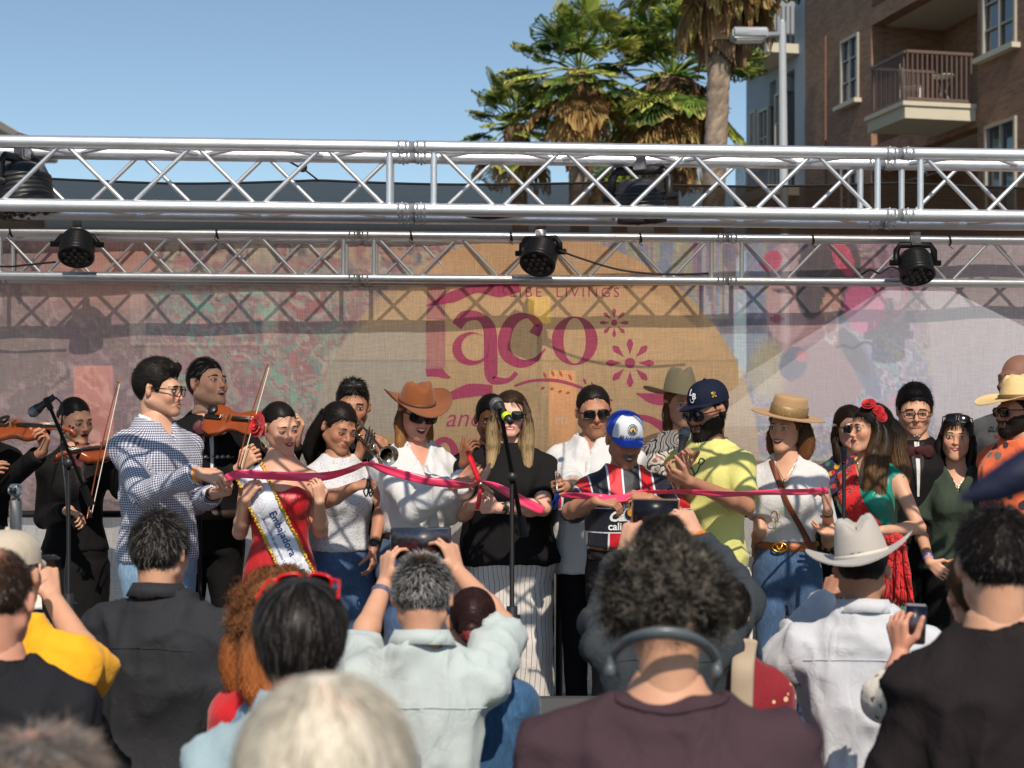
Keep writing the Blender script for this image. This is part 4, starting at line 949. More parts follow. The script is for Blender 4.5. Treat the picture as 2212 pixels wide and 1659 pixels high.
def guide_hair(acc, guides, n, w, col, seed, seg=7, wave=.006, wf=3., cvar=.35, c2=None, tipcol=None):
    rg = np.random.default_rng(seed); V = Vol()
    for g, r in guides:
        p = spline(g, 8); rr = np.interp(np.linspace(0, 1, 8), np.linspace(0, 1, len(r)), r)
        for i in range(7): V.cone(p[i], p[i+1], rr[i]*.86, rr[i+1]*.86, .02)
        m = n//len(guides); P_ = spline(g, seg+1); R_ = np.interp(np.linspace(0, 1, seg+1), np.linspace(0, 1, len(r)), r)
        T, N, B = frames(P_); an = rg.random(m)*6.283; rad = .78+.28*rg.random(m); ph = rg.random(m)*6.28; t = np.linspace(0, 1, seg+1); end = .8+.25*rg.random(m)
        tt = t[None]*end[:, None]; idx = tt*seg; i0 = np.minimum(idx.astype(int), seg-1); fr = (idx-i0)[..., None]
        C = P_[i0]*(1-fr)+P_[i0+1]*fr; NN = N[i0]*(1-fr)+N[i0+1]*fr; BB = B[i0]*(1-fr)+B[i0+1]*fr; rr = (R_[i0]*(1-fr[..., 0])+R_[i0+1]*fr[..., 0])*rad[:, None]
        a2 = an[:, None]+.5*np.sin(wf*tt+ph[:, None])*.3; off = np.cos(a2)[..., None]*NN+np.sin(a2)[..., None]*BB
        pts = C+off*rr[..., None]+wave*np.sin(wf*6.28*tt+ph[:, None]*.35)[..., None]*BB
        Tn = np.gradient(pts, axis=1); sd = np.cross(Tn, off); sd /= np.linalg.norm(sd, axis=2)[..., None]+1e-9; ww = w*.5*np.linspace(1, .35, seg+1)[None, :, None]
        v = np.stack([pts+sd*ww, pts-sd*ww], 2).reshape(-1, 3); b = np.arange(m)[:, None]*(seg+1)*2+np.arange(seg)[None]*2
        f = np.stack([b, b+1, b+3, b+2], -1).reshape(-1, 4); c = np.array(col)[None, None]*(1-cvar+2*cvar*rg.random((m, 1, 1)))*np.ones((1, (seg+1), 1))
        if tipcol is not None: k = np.clip(t*1.5-.35, 0, 1)[None, :, None]*(.5+.5*rg.random((m, 1, 1))); c = c*(1-k)+np.array(tipcol)*k*(.8+.4*rg.random((m, 1, 1)))
        acc.add(v, f, np.clip(np.repeat(c, 2, axis=1).reshape(-1, 3), 0, 1))
    v, f = V.mesh(.011); c = np.array(col)*.5
    if tipcol is not None:
        z = v[:, 2]; k = np.clip((np.quantile(z, .8)-z)/(z.max()-z.min()+1e-6)*1.3, 0, .9)[:, None]; c = c*(1-k)+np.array(tipcol)*.6*k
    acc.add(v, f, c)
HC = {'black': (.014, .011, .010), 'dbrown': (.032, .018, .011), 'brown': (.09, .045, .022), 'auburn': (.19, .075, .03), 'blond': (.52, .36, .2), 'grey': (.16, .15, .145), 'white': (.66, .60, .50), 'maroon': (.028, .012, .012)}
def make_hair(pe, style, col, M, near=False, **kw):
    """hair for a head with matrix M"""
    rg = np.random.default_rng(kw.get('seed', 1)); a = Acc(); c = np.array(HC[col]); gl = HM
    hl = kw.get('hl', HL); top, side = kw.get('top', .014), kw.get('side', .007); wide = pe.wide*.5+.5
    V = Vol(); V.ell((0, .016, .03+top*.2), (.0745*wide+side, .093+side*.9, .083+top), .02)
    if style == 'quiff': V.cone((-.03, -.07, .1), (.035, -.066, .102), .02, .02, .02); V.cone((-.03, -.02, .118), (.03, -.02, .118), .016, .016, .02)
    if style == 'curly':
        for i in range(kw.get('nb', 90)):
            th = rg.random()*6.283; u = rg.random()*1.55-.55; q = math.sqrt(max(0, 1-u*u)); R_ = kw.get('vol', .03)
            p = (q*math.cos(th)*(.08+R_*.7), .018+q*math.sin(th)*(.095+R_*.7), .03+u*(.09+R_*.6))
            if p[1] < -.06 and p[2] < .05: continue
            V.ell(p, .018+.014*rg.random(), .008)
    drop = kw.get('drop', 0.)
    def cut(X, Y, Z):
        w = 0*X; h = hl(Y)-drop*(Y > .03); return np.minimum(.05, (h+.004*np.sin(X*160+1)*(Y < -.04)-Z)*.75)+w
    V.fn(cut); hv, hf = V.mesh(.0075 if near else .0080)
    nz = noise(hv*np.array([70, 70, 26]), 3)-.5; N, fn = vnormals(hv, hf); hv = hv+N*(nz*kw.get('rough', .004))[:, None]
    base = c*(.75+.5*noise(hv*40, 5))[:, None]
    if 'thin' in kw:
        m = np.exp(-((hv-np.array(kw['thin'][:3]))**2).sum(1)/kw['thin'][3]**2)[:, None]; base = base*(1-m*.8)+np.array(SKIN[pe.skin])*m*.8
    a.add(hv, hf, base)
    n = int(kw.get('n', 6000 if near else 1900)*(.72 if near else 1)); p, nr = sample(hv, hf, n, rg); kp = p[:, 2] > hl(p[:, 1])-drop*(p[:, 1] > .03)+(.005 if style != 'curly' else -.01); p, nr = p[kp], nr[kp]
    if 'thin' in kw: kp = (((p-np.array(kw['thin'][:3]))**2).sum(1) > (kw['thin'][3]*.8)**2)|(rg.random(len(p)) < .35); p, nr = p[kp], nr[kp]
    L, w = kw.get('L', .022), kw.get('w', .0015 if near else .0022)
    tgt = kw.get('flow', 'back')
    if tgt == 'back': fl = lambda p, n_: tang(np.array([0, .7, -.45])+0*p, n_)
    elif tgt == 'fwd': fl = lambda p, n_: tang(np.array([0, -.9, -.3])+0*p, n_)
    elif tgt == 'swirl':
        def fl(p, n_): d = p-np.array([0, .055, .11]); return tang(d*np.array([1, 1, 1])+np.array([0, 0, -.02]), n_)
    elif tgt == 'down': fl = lambda p, n_: tang(np.stack([p[:, 0]*4, p[:, 1]*2, -1+0*p[:, 0]], -1), n_)
    else: fl = lambda p, n_: tang(np.array(tgt)-p, n_)
    grey = kw.get('grey', 0.)
    v, f, cc = strand_mesh(p, nr, L, w, fl, kw.get('seg', 4), kw.get('lift', .14), kw.get('curl', 0.), kw.get('cf', 5.), c, kw.get('cvar', .4), kw.get('wild', .12), seed=2, c2=kw.get('c2', (.2, .19, .18)), c2p=grey, ell=None if style == 'curly' else ((0, .016, .03+top*.2), (.0745*wide+side, .093+side*.9, .083+top)))
    a.add(v, f, cc)
    if kw.get('bun'):
        b = kw['bun']; B = Vol(); B.ell(b, (.038, .034, .036), .01); B.cone((0, .07, .02), b, .05, .03, .02); v, f = B.mesh(.006); a.add(v, f, c*.8)
        q, qn = sample(v, f, 500, rg); v, f, cc = strand_mesh(q, qn, .03, .002, lambda p, n_: tang(np.stack([-(p[:, 2]-b[2]), 0*p[:, 0], p[:, 0]-b[0]], -1), n_), 4, .02, col=c, cvar=.5, seed=4); a.add(v, f, cc)
    if kw.get('guides'): guide_hair(a, kw['guides'], kw.get('gn', 900), kw.get('gw', .0032), c, 9, wave=kw.get('wave', .005), wf=kw.get('wf', 3.), tipcol=kw.get('tip'))
    a.xf(M); o = a.build('hair', HMG if kw.get('gloss') else HM, pe.root); return hv, hf
def tang(d, n): d = d-n*(d*n).sum(1)[:, None]; return d/(np.linalg.norm(d, axis=1)[:, None]+1e-9)
def band(bv, xs, zt, zb, nz=2, off=.001, y0=-.3):
    v = []; nx = len(xs)
    for i, x in enumerate(xs):
        for j in range(nz+1):
            z = zt[i]+(zb[i]-zt[i])*j/nz; h = bv.ray_cast(Vector((x, y0, z)), Vector((0, 1, 0)))[0]; y = h.y if h else -.06
            v.append((x, y-off, z))
    f = [[i*(nz+1)+j, i*(nz+1)+j+1, (i+1)*(nz+1)+j+1, (i+1)*(nz+1)+j] for i in range(nx-1) for j in range(nz)]
    return np.array(v), np.array(f)
def add_face(pe, hv, hf, M, eyes='open', brow='m', lips=None, teeth=0., open_=0., smile=.5, must=False, beard=None, hairc='black', glasses=None, liner=True):
    ok = hv[:, 1] < .02; bv = bvh(hv, hf)
    ew, ic, lash = mk_eye(); sc = np.array(HC[hairc])
    if glasses != 'dark':
        for s in (-1, 1):
            xs = np.linspace(-1, 1, 9); x = s*.032+xs*.0162; op = {'open': 1., 'down': .4, 'narrow': .65}[eyes]
            top = -.002+.0072*op*(1-xs**2)**.8; bot = -.002-.0048*(1-xs**2)*(.5+.5*op)
            e = Acc(); v, f = band(bv, x, top, bot, 3, .0012); e.add(v, f, None, 0)
            if op > .3:
                cx = s*.032+pe.gaze*.005; zz = np.linspace(-1, 1, 7); hi = np.minimum(.0055*np.sqrt(1-zz**2+1e-9), .0058*op); v, f = band(bv, cx+zz*.0056, -.0015+hi, -.0015-np.sqrt(1-zz**2+1e-9)*.0045*max(op, .6), 2, .0019); e.add(v, f, None, 1)
            v, f = band(bv, x, top+.0022, top-.0008, 1, .0024); e.add(v, f, None, 2)
            if pe.sex == 'f' or liner: v, f = band(bv, x, bot+.0004, bot-.001, 1, .002); e.add(v, f, None, 2)
            e.xf(M); e.build('eye', [ew, ic, lash], pe.root)
            th = .0058 if pe.sex == 'm' else .0038; arch = .004 if pe.sex == 'f' else .0015
            xb = s*(.014+np.linspace(0, 1, 8)*.036); q = np.linspace(0, 1, 8); zb = .0165+arch*np.sin(q*2.4)+(.002 if brow == 'm' else 0)-.004*q**3
            e = Acc(); v, f = band(bv, xb, zb+th*(1-.7*q**2), zb-th*.4*(1-.6*q**2), 1, .0018); e.add(v, f, sc*.9); e.xf(M); e.build('eyebrow', HM, pe.root)
    # lips
    q = np.linspace(-1, 1, 13); wl = .0235 if pe.sex == 'f' else .0245; wl *= 1+.26*max(0, smile); up = smile*.009*np.abs(q)**1.7-.001*smile; zc = -.0605
    og = open_*.0100*(1-np.abs(q)**2.6)**.8
    lc = lips or tuple(np.array(SKIN[pe.skin])*np.array([.78, .55, .55]))
    lm = mat('lips_%02x%02x%02x' % tuple(int(255*x) for x in lc), lc, .35, var=.05)
    ut = zc+.0065*(1-q**2)**.6+.0012*np.cos(q*6)*(np.abs(q) < .5)+up; ub = zc+og*.25+up; lt = zc-og+up; lb = zc-og-.0085*(1-q**2)**.6+up
    e = Acc(); v, f = band(bv, q*wl, ut, ub, 2, .0022); e.add(v, f); v, f = band(bv, q*wl, lt, lb, 2, .0028); e.add(v, f)
    e.xf(M); e.build('lips', lm, pe.root)
    e = Acc()
    yv = bv.ray_cast(Vector((.0, -.3, -.055)), Vector((0, 1, 0)))[0]; yy = (yv.y if yv else -.095)
    v, f = band(bv, q*wl*.97, ub+.0006, lt-.0006, 1, .0012); v[:, 1] = yy+.0005+20*(v[:, 0]**2); e.add(v, f, None, 0)
    if teeth > 0:
        tz = ub+.0004; v, f = band(bv, q*wl*.8, tz, np.maximum(tz-.0085*teeth, lt+.0004), 1, 0); v[:, 1] = yy-.0006+20*(v[:, 0]**2); e.add(v, f, None, 1)
    e.xf(M); e.build('mouth', [mouthm, teethm], pe.root)
    if must or beard:
        a = Acc(); rg = np.random.default_rng(5)
        ok = (hv[:, 1] < .02)&(hv[:, 2] < -.03); _, fn = vnormals(hv, hf); ctr = hv[hf].mean(1)
        x, y, z = ctr.T
        m = (np.abs(x) < .031)&(z < -.0425)&(z > -.0535)&(y < -.07) if must else np.zeros(len(x), bool)
        if beard:
            line = np.interp(np.abs(x), [0, .02, .03, .055, .08], [-.072, -.072, -.05, -.03, .0]); mb = (z < line)&(y < .012)&(z > -.15)&(np.abs(x) > .0*x)
            mb &= ~((z > -.145)&(y > -.03)&(z < -.115)); mb &= ~((np.abs(x) < .026)&(z > -.0745))
            m = m | mb | ((np.abs(x) < .034)&(z < -.0425)&(z > -.052)&(y < -.07)) | ((np.abs(x) > .026)&(np.abs(x) < .036)&(z < -.045)&(z > -.085)&(y < -.06))
        ii = np.where(m)[0]
        if len(ii):
            n = 1500 if beard else 350; k = ii[rg.integers(0, len(ii), n)]; P0 = ctr[k]+rg.normal(size=(n, 3))*.0012; L = (.009 if must and not beard else beard)
            # solid under-layer
            q_ = hf[ii]; uq = np.unique(q_); mp = {int(j): t for t, j in enumerate(uq)}; N_, _ = vnormals(hv, hf); vv = hv[uq]+N_[uq]*(.0025+L*.15); a.add(vv, [[mp[int(j)] for j in r] for r in q_], sc*.9)
            v, f, cc = strand_mesh(P0, fn[k], L, .0018, lambda p, n_: tang(np.stack([p[:, 0]*6, 0*p[:, 0]-.1, -1+0*p[:, 0]], -1), n_), 3, .5, col=sc, cvar=.4, wild=.25, c2=(.16, .15, .14), c2p=pe.bgrey, seed=8); a.add(v, f, cc)
            a.xf(M); a.build('beard' if beard else 'moustache', HM, pe.root)
def shades(pe, M, kind='dark', col=(.01, .01, .01), big=1., z=0., y=0., tiltx=0., lens=None):
    a = Acc(); fm = mat('frame_%02x%02x%02x' % tuple(int(255*min(1, x)) for x in col), col, .25, var=0); T = Matrix.Translation((0, y, z))@Matrix.Rotation(R(tiltx), 4, 'X')
    for s in (-1, 1):
        w, h = .0285*big, .0215*big; t = np.linspace(0, 2*math.pi, 20, endpoint=False); ex = 3.2
        X = np.sign(np.cos(t))*np.abs(np.cos(t))**(2/ex)*w; Z_ = np.sign(np.sin(t))*np.abs(np.sin(t))**(2/ex)*h; Z_ = Z_*(1-.12*(X*s/w))+.002
        cx = s*.034*(.6+.4*big); Y_ = -.106+.010*((X+cx)/.06)**2
        L = Acc(); vv = np.stack([X+cx, Y_, Z_-.004], -1); cc = np.array([[cx, -.107, -.003]]); ff = [[i, (i+1) % 20, 20, -1] for i in range(20)]; L.add(np.vstack([vv, cc]), ff)
        L.xf(M@T)
        if kind == 'dark': L.build('lens', lens or dark_glass, pe.root)
        tube(a, np.vstack([vv, vv[:1]]), .0030 if kind == 'dark' else .0022, 6, cap=False)
        tube(a, [(cx+s*w*.95, -.1, .006), (s*.074, -.085, .008), (s*.079, -.03, .006), (s*.0815, .015, .008)], [.003, .003, .0022], 6)
    tube(a, [(-.010, -.107, .003), (0, -.110, .005), (.010, -.107, .003)], .0025, 6); a.xf(M@T); a.build('sunglasses' if kind == 'dark' else 'glasses', fm, pe.root)
BASEM = dict(sex='m', wide=1., fat=1., belly=0.)
def sections(sex, s, fat, belly, sh):
    if sex == 'm': T = [(.80, .155, .108, .010), (.92, .160, .114, .008), (1.05, .142, .106, .0), (1.20, .154, .114, -.004), (1.31, .168, .116, -.006), (1.375, .136, .098, .004), (1.425, .088, .080, .012), (1.475, .064, .062, .018), (1.50, .058, .056, .018)]
    else: T = [(.80, .158, .108, .014), (.90, .165, .115, .012), (1.05, .122, .093, .0), (1.17, .130, .100, -.004), (1.27, .142, .108, -.012), (1.35, .118, .088, .002), (1.41, .078, .068, .012), (1.465, .058, .055, .018), (1.49, .05, .05, .018)]
    o = []
    for z, a_, b_, cy in T:
        k = fat if z < 1.34 else 1+(fat-1)*.45; bl = belly*math.exp(-((z-1.05)/.14)**2)
        o.append((z*s, a_*s*k*(1+bl*.35), (b_*k+bl*.05)*s, 0, (cy-bl*.05)*s))
    return o
def ik(sh, w, pole, l1, l2):
    sh, w, pole = (np.array(x, float) for x in (sh, w, pole)); d = w-sh; L = np.linalg.norm(d); mx = (l1+l2)*.985
    k = 1.
    if L > mx: k = min(L/mx, 1.12); L2 = mx*k; w = sh+d/L*min(L, L2); d = w-sh; L = np.linalg.norm(d)
    l1, l2 = l1*k*1.001, l2*k*1.001
    if L > l1+l2-1e-4: l1 = l2 = L/2*1.002
    u = d/L; a = (l1*l1-l2*l2+L*L)/(2*L); h = math.sqrt(max(1e-6, l1*l1-a*a)); p = pole-u*(pole@u); p /= np.linalg.norm(p)+1e-9
    return sh+u*a+p*h, w
def wrinkle(v, N, amp, f1=7., seed=0):
    q = v*np.array([f1, f1, f1*.55]); q = q+.8*np.stack([noise(v*4, seed+1), noise(v*4, seed+2), noise(v*4, seed+3)], -1)
    n = noise(q, seed); r = 1-np.abs(2*n-1); r = r**2; n2 = noise(q*2.3, seed+9); r2 = (1-np.abs(2*n2-1))**2
    return v+N*((r-.4)*amp+(r2-.4)*amp*.45)[:, None]
def person(label, u, v, Y, yaw, floor=ST_Z, sex='m', skin='tan', look=(0, 0, 0), fat=1., belly=0., wide=1., head_s=None, lean=(0, 0), group=None,
           arm_out=.055, top=None, bottom=None, A=None, B=None, hair=None, face=None, neck=None, sh_w=None, near=False, shoes=True, H=None, jaw=1., nose=1., face_on=True, stubble=0., gaze=0., bgrey=0., chest=True, roll_sh=0., hands=True):
    pe = Person(); pe.wide, pe.skin, pe.sex, pe.gaze, pe.bgrey = wide, skin, sex, gaze, bgrey
    YS = 1.11 if floor == ST_Z else 1.0; Y = Y*YS; hc = P(u, v, Y); s = (hc.z-floor)/(.935*1.72); pe.s = s; hs = head_s or (.45+.55*s)*(1. if sex == 'm' else .965)*(1.055 if floor == ST_Z else 1.0)
    yr = R(yaw); Rz = Matrix.Rotation(yr, 4, 'Z')
    lx, ly = lean   # world lean of the head over the hips
    root = Vector((hc.x-lx, hc.y-ly+.0, floor)); pe.root = empty('person', root, yr, label, 'person', group)
    Wm = Matrix.Translation(root)@Rz; Wi = Wm.inverted(); pe.Wm, pe.Wi = Wm, Wi
    L_ = Wi.to_3x3()@Vector((lx, ly, 0)); lnx, lny = L_.x, L_.y
    hl_ = Wi@hc                                             # head centre, local
    M = Matrix.Translation(hl_)@Matrix.Rotation(R(look[0]-yaw), 4, 'Z')@Matrix.Rotation(R(look[1]), 4, 'X')@Matrix.Rotation(R(look[2]), 4, 'Y')@Matrix.Scale(hs, 4); pe.M = M
    # torso sections, sheared towards the head
    sec = [(z, a_, b_, cx+lnx*max(0, (z/s-.9)/.6), cy+lny*max(0, (z/s-.9)/.6)) for z, a_, b_, cx, cy in sections(sex, s, fat, belly, 0)]
    zs = 1.352*s if sex == 'm' else 1.34*s; kx, ky = lnx*.84, lny*.84; swd = (sh_w or (.172 if sex == 'm' else .150))*s*(1+(fat-1)*.4)
    SH = {-1: np.array([kx-swd, ky+.005, zs-roll_sh]), 1: np.array([kx+swd, ky+.005, zs+roll_sh])}
    nb = np.array([kx*1.05, ky+.022*s, 1.455*s]); af = (1+(fat-1)*.7)*(.95 if sex == 'm' else .83)
    l1, l2 = .285*s, .255*s
    arms = {}
    for sd, spec in ((-1, A), (1, B)):
        spec = spec or {}
        if 'w' in spec: w = Wi@P(spec['w'][0], spec['w'][1], spec['w'][2]*YS); pl = Wi.to_3x3()@Vector(spec.get('pole', (0, 0, -1)))
        else: w = Vector((SH[sd][0]+sd*arm_out, ky-.07*1, zs-.515*s)); pl = Vector((sd*.3, 1, 0))
        if 'e' in spec: e = np.array(Wi@P(spec['e'][0], spec['e'][1], spec['e'][2]*YS)); w = np.array(w)
        else: e, w = ik(SH[sd], w, pl, l1, l2)
        d = Wi.to_3x3()@Vector(spec['d']) if 'd' in spec else Vector(w-e); n = Wi.to_3x3()@Vector(spec['n']) if 'n' in spec else Vector((-sd, -.2, 0))
        arms[sd] = dict(e=e, w=w, d=np.array(d), n=np.array(n), curl=spec.get('curl', .35), thumb=spec.get('thumb', .5), side=spec.get('side', 0), curls=spec.get('curls'), hide=spec.get('hide', False), spread=spec.get('spread', .12))
    pe.arms = arms; pe.SH = SH
    top = dict(top or {}); kind = top.get('kind', 'tee'); t = top.get('t', .012); sl_ = top.get('sleeve', {'tee': .62, 'polo': .62, 'shirt': 1.93, 'jacket': 1.9, 'strapless': 0, 'sleeveless': 0, 'blouse': .7}[kind])
    # ---------------- skin
    body = Acc()
    nbl = np.array(M.inverted()@Vector(nb)); f = face or {}
    V = head_vol(sex, wide, jaw, nose, f.get('open_', 0.), nbl, (.053 if sex == 'm' else .044)*(1+(fat-1)*.5))
    hv, hf = V.mesh(.0047 if face_on else .009)
    rv = np.random.default_rng(int(abs(u)*7+v)); fa = rv.normal(size=5)*np.array([.05, .05, .04, .04, .05]) if face_on else np.zeros(5)
    lowf = hv[:, 2] < -.03; hv[lowf, 2] = -.03+(hv[lowf, 2]+.03)*(1+np.clip(fa[0], -.08, .08)*(hv[lowf, 2] > -.13)); hv[:, 0] *= 1+fa[2]*np.exp(-((hv[:, 2]+.06)/.04)**2)*(hv[:, 1] < .03); hv[:, 1] += (fa[3]*.10)*np.exp(-(hv[:, 0]/.016)**2-((hv[:, 2]+.018)/.022)**2)*(hv[:, 1] < -.06)
    x, y, z = hv.T; c = np.ones((len(hv), 3))
    bl = np.exp(-((np.abs(x)-.04)**2+(z+.028)**2)/.0006)*(y < -.03); c *= 1-bl[:, None]*np.array([0, .14, .12])
    ns = np.exp(-(x**2+(z+.03)**2)/.0003)*(y < -.09); c *= 1-ns[:, None]*np.array([0, .08, .08]); bt_ = fbm(hv*np.array([38, 38, 38]), 4, 2)[:, None]-.5; c *= 1+bt_*np.array([.10, .22, .24]); ey = np.exp(-((np.abs(x)-.03)**2+(z+.012)**2)/.00022)*(y < -.05); c *= 1-ey[:, None]*np.array([.10, .16, .14])
    if stubble: k = (np.clip((-.04-z)/.02, 0, 1)*np.clip((.03-y)/.02, 0, 1)*np.clip((z+.13)/.02, 0, 1))[:, None]; c *= 1-k*stubble
    body.add(apply(M, hv), hf, c)
    if chest:
        T = Vol(); T.loft([q for q in sec if q[0] > .95*s] if kind not in ('strapless', 'sleeveless') else sec, .03, off=-.003 if kind != 'strapless' else 0)
        for sd in (-1, 1):
            T.cone((nb[0]+sd*.02, nb[1], nb[2]-.02*s), SH[sd]+np.array([-sd*.01, 0, .0]), .045*s, .050*s*af, .04)
            if kind in ('strapless', 'sleeveless'): T.cone(SH[sd], arms[sd]['e'], .050*s*af, .038*s*af, .04); T.cone(arms[sd]['e'], arms[sd]['e']+(arms[sd]['w']-arms[sd]['e'])*.3, .038*s*af, .037*s*af, .02)
        T.cone(nb-np.array([0, 0, .03]), nb+(np.array(hl_)-nb)*.35, (.056 if sex == 'm' else .047)*s, (.050 if sex == 'm' else .042)*s, .04)
        if sex == 'f':
            for sd in (-1, 1): T.ell((sec[4][3]+sd*.065*s, sec[4][4]-.085*s*fat, 1.235*s), (.062*s, .05*s, .06*s), .03)
        tv_, tf_ = T.mesh(.014 if kind not in ('strapless', 'sleeveless') else .0085); body.add(tv_, tf_)
    else: tv_, tf_ = None, None
    pe.torso = (tv_, tf_)
    for sd in (-1, 1):
        ar = arms[sd]
        if ar['hide']: continue
        V = Vol(); e, w = ar['e'], ar['w']
        if sl_ < 1.5:
            if sl_ > 0 or kind not in ('strapless', 'sleeveless'): V.cone(SH[sd]+(e-SH[sd])*.35, e, .046*s*af, .039*s*af, .02)
            m = e+(w-e)*.3; V.cone(e, m, .038*s*af, .041*s*af, .02); V.cone(m, w, .041*s*af, .0265*s*(.5+.5*af), .02)
        else: V.cone(e+(w-e)*.7, w, .032*s*af, .0265*s, .01)
        if V.ops: fv, ff = V.mesh(.011); body.add(fv, ff)
        wu = (w-e)/np.linalg.norm(w-e); V = Vol(); rw_ = .0265*s*(.5+.5*af) if sl_ < 1.5 else .0265*s; V.cone(w-wu*.02, w, rw_*1.02, rw_, .01)
        side = ar['side'] or 1
        nrm = ar['n']; d = ar['d']/np.linalg.norm(ar['d']); nrm = nrm-d*(nrm@d); tdir = np.cross(d, nrm)
        # right/left hands: thumb side follows anatomy  (local -x arm is the person's right hand when facing -y)
        side = ar['side'] or (1 if sd < 0 else -1)
        hand(V, w, ar['d'], ar['n'], side, ar['curl'], ar['thumb'], s*(1.0 if sex == 'm' else .92), ar['spread'], ar['curls'])
        v_, f_ = V.mesh(.0056 if not near else .0068); body.add(v_, f_)
    # legs under clothes
    V = Vol(); hipw = .09*s
    for sd in (-1, 1): V.cone((sd*hipw, .0, .86*s), (sd*hipw*.95, -.01, .47*s), .075*s, .05*s, .03); V.cone((sd*hipw*.95, -.01, .47*s), (sd*hipw*.9, .02, .1*s), .05*s, .035*s, .02)
    v_, f_ = V.mesh(.032); body.add(v_, f_)
    body.build('body', skin_mat(skin), pe.root)
    # ---------------- upper garment
    def garment(name, m, t, sleeve, hem, secs=None, cutfn=None, h=.0105, k=.035, wr=.006, flare=0., sr=1., seed=0, top_off=0., neckr=None, sleeve_t=None):
        V = Vol(); S2 = [(z, a_+flare*max(0, (1.0*s-z)), b_+flare*max(0, (1.0*s-z)), cx, cy) for z, a_, b_, cx, cy in (secs or sec)]
        if hem < S2[0][0]: S2 = [(hem, S2[0][1]+flare*(S2[0][0]-hem), S2[0][2]+flare*(S2[0][0]-hem), S2[0][3], S2[0][4])]+S2
        V.loft(S2, k, off=t)
        for sd in (-1, 1): 
            if kind not in ('strapless',): V.cone((nb[0]+sd*.02, nb[1], nb[2]-.02*s+top_off), SH[sd], .045*s+t*.6, .050*s*af+t, .04)
            if sex == 'f' and kind != 'jacket0':
                V.ell((sec[4][3]+sd*.065*s, sec[4][4]-.085*s*fat, 1.235*s), (.062*s+t*.6, .05*s+t*.6, .06*s+t*.6), .05)
        V.plane((0, 0, hem), (0, 0, -1))
        if cutfn: V.fn(cutfn)
        W = Vol() if False else V
        st = sleeve_t if sleeve_t is not None else t
        for sd in (-1, 1):
            if sleeve <= 0: continue
            e, w = arms[sd]['e'], arms[sd]['w']; a0 = SH[sd]; r0, r1 = .045*s*af+st*.6, .041*s*af+st*sr
            if sleeve < 1: V.cone(a0, a0+(e-a0)*sleeve, r0, (r0*(1-sleeve)+r1*sleeve)+.002, .035, cut=1.0)
            else:
                V.cone(a0, e, r0, r1, .035); V.cone(e, e+(w-e)*(sleeve-1), r1, .032*s+st*sr*.9, .025, cut=1.0)
        v_, f_ = V.mesh(h); N, _ = vnormals(v_, f_); v_ = wrinkle(v_, N, wr*(2.5 if near else 1.8), 8/s, seed)
        a = Acc(); a.add(v_, f_); o = a.build(name, m, pe.root)
        q = np.stack([np.arctan2(v_[:, 0]-lnx*.4, -(v_[:, 1]-lny*.4))*.165, v_[:, 2], 0*v_[:, 0]], -1); dt = np.full(len(v_), 1e9)
        for sd in (-1, 1):
            e, w = arms[sd]['e'], arms[sd]['w']
            for p0_, p1_, off in ((SH[sd], e, 0.), (e, w, l1)):
                d_ = p1_-p0_; L_2 = np.linalg.norm(d_); d_ = d_/L_2; tt = (v_-p0_)@d_; rel = v_-p0_-np.clip(tt, 0, L_2)[:, None]*d_; ds = np.linalg.norm(rel, axis=1)
                r_ = np.cross(d_, [0, 1., 0]); r_ /= np.linalg.norm(r_); r2_ = np.cross(d_, r_); ok = (ds < .075*s*af)&(ds < dt)&(tt > (.05 if off == 0 else -.02))
                q[ok] = np.stack([np.arctan2(rel@r_, rel@r2_)*.058, off+tt, 0*tt+1], -1)[ok]; dt[ok] = ds[ok]
        at = o.data.attributes.new('gl', 'FLOAT_VECTOR', 'POINT'); at.data.foreach_set('vector', q.astype(np.float32).ravel()); return o, v_, f_
    hem = top.get('hem', .84)*s; m_ = top.get('mat'); seed = int(abs(u)) % 97
    nr_ = (.056 if sex == 'm' else .047)*s
    def neckcut(shape, depth, width):
        nbz = nb[2]; 
        def fn(X, Y_, Z):
            fy = (nb[1]-Y_)       # towards the front
            if shape == 'crew': zc_ = nbz-.012-.35*np.clip(fy, -.02, .2)*1.0-top.get('low', 0); d = Z-zc_; rr = np.sqrt((X-nb[0])**2+(Y_-nb[1])**2)-nr_-.02-width; return np.where(Z > 0, np.minimum(.05, np.maximum(-rr*0+d, -1)), 0)*1.0 if False else np.minimum(d*.9, .05)+np.maximum(0, rr)*-.9
            if shape == 'v': q = np.abs(X-nb[0])-(Z-(nbz-depth))*width; return -np.maximum(q*.8, -(fy-.0)*1.0-0)*1.0
            if shape == 'top': return (Z-(nbz-depth)-np.abs(X-nb[0])*width)
        return fn
    pe.bvh_top = None
    if kind in ('tee', 'polo', 'blouse', 'shirt', 'jacket', 'sleeveless'):
        V_neck = top.get('vneck', 0)
        def cf(X, Y_, Z):
            rr = np.sqrt((X-nb[0])**2+(Y_-nb[1])**2); zc_ = nb[2]+.012-.30*np.clip(nb[1]-Y_, -.03, .2)-top.get('low', 0.)
            d = (Z-zc_)-np.maximum(0, rr-nr_-.012-top.get('nw', 0.))*1.2
            if V_neck: q = (Z-(nb[2]-V_neck))*top.get('vw', .42)-np.abs(X-nb[0]); q = np.minimum(q, (nb[1]-Y_)); d = np.maximum(d, q)
            return d*.75
        o, gv, gf = garment(top.get('name', {'tee': 't_shirt', 'polo': 'polo_shirt', 'blouse': 'blouse', 'shirt': 'shirt', 'jacket': 'jacket', 'sleeveless': 'top'}[kind]), m_, t, sl_, hem, cutfn=cf, wr=top.get('wr', .006), flare=top.get('flare', 0.), sr=top.get('sr', 1.), seed=seed, h=top.get('h', .0125 if near else .0125), sleeve_t=top.get('st'))
        if top.get('undone'): pass
    elif kind == 'strapless':
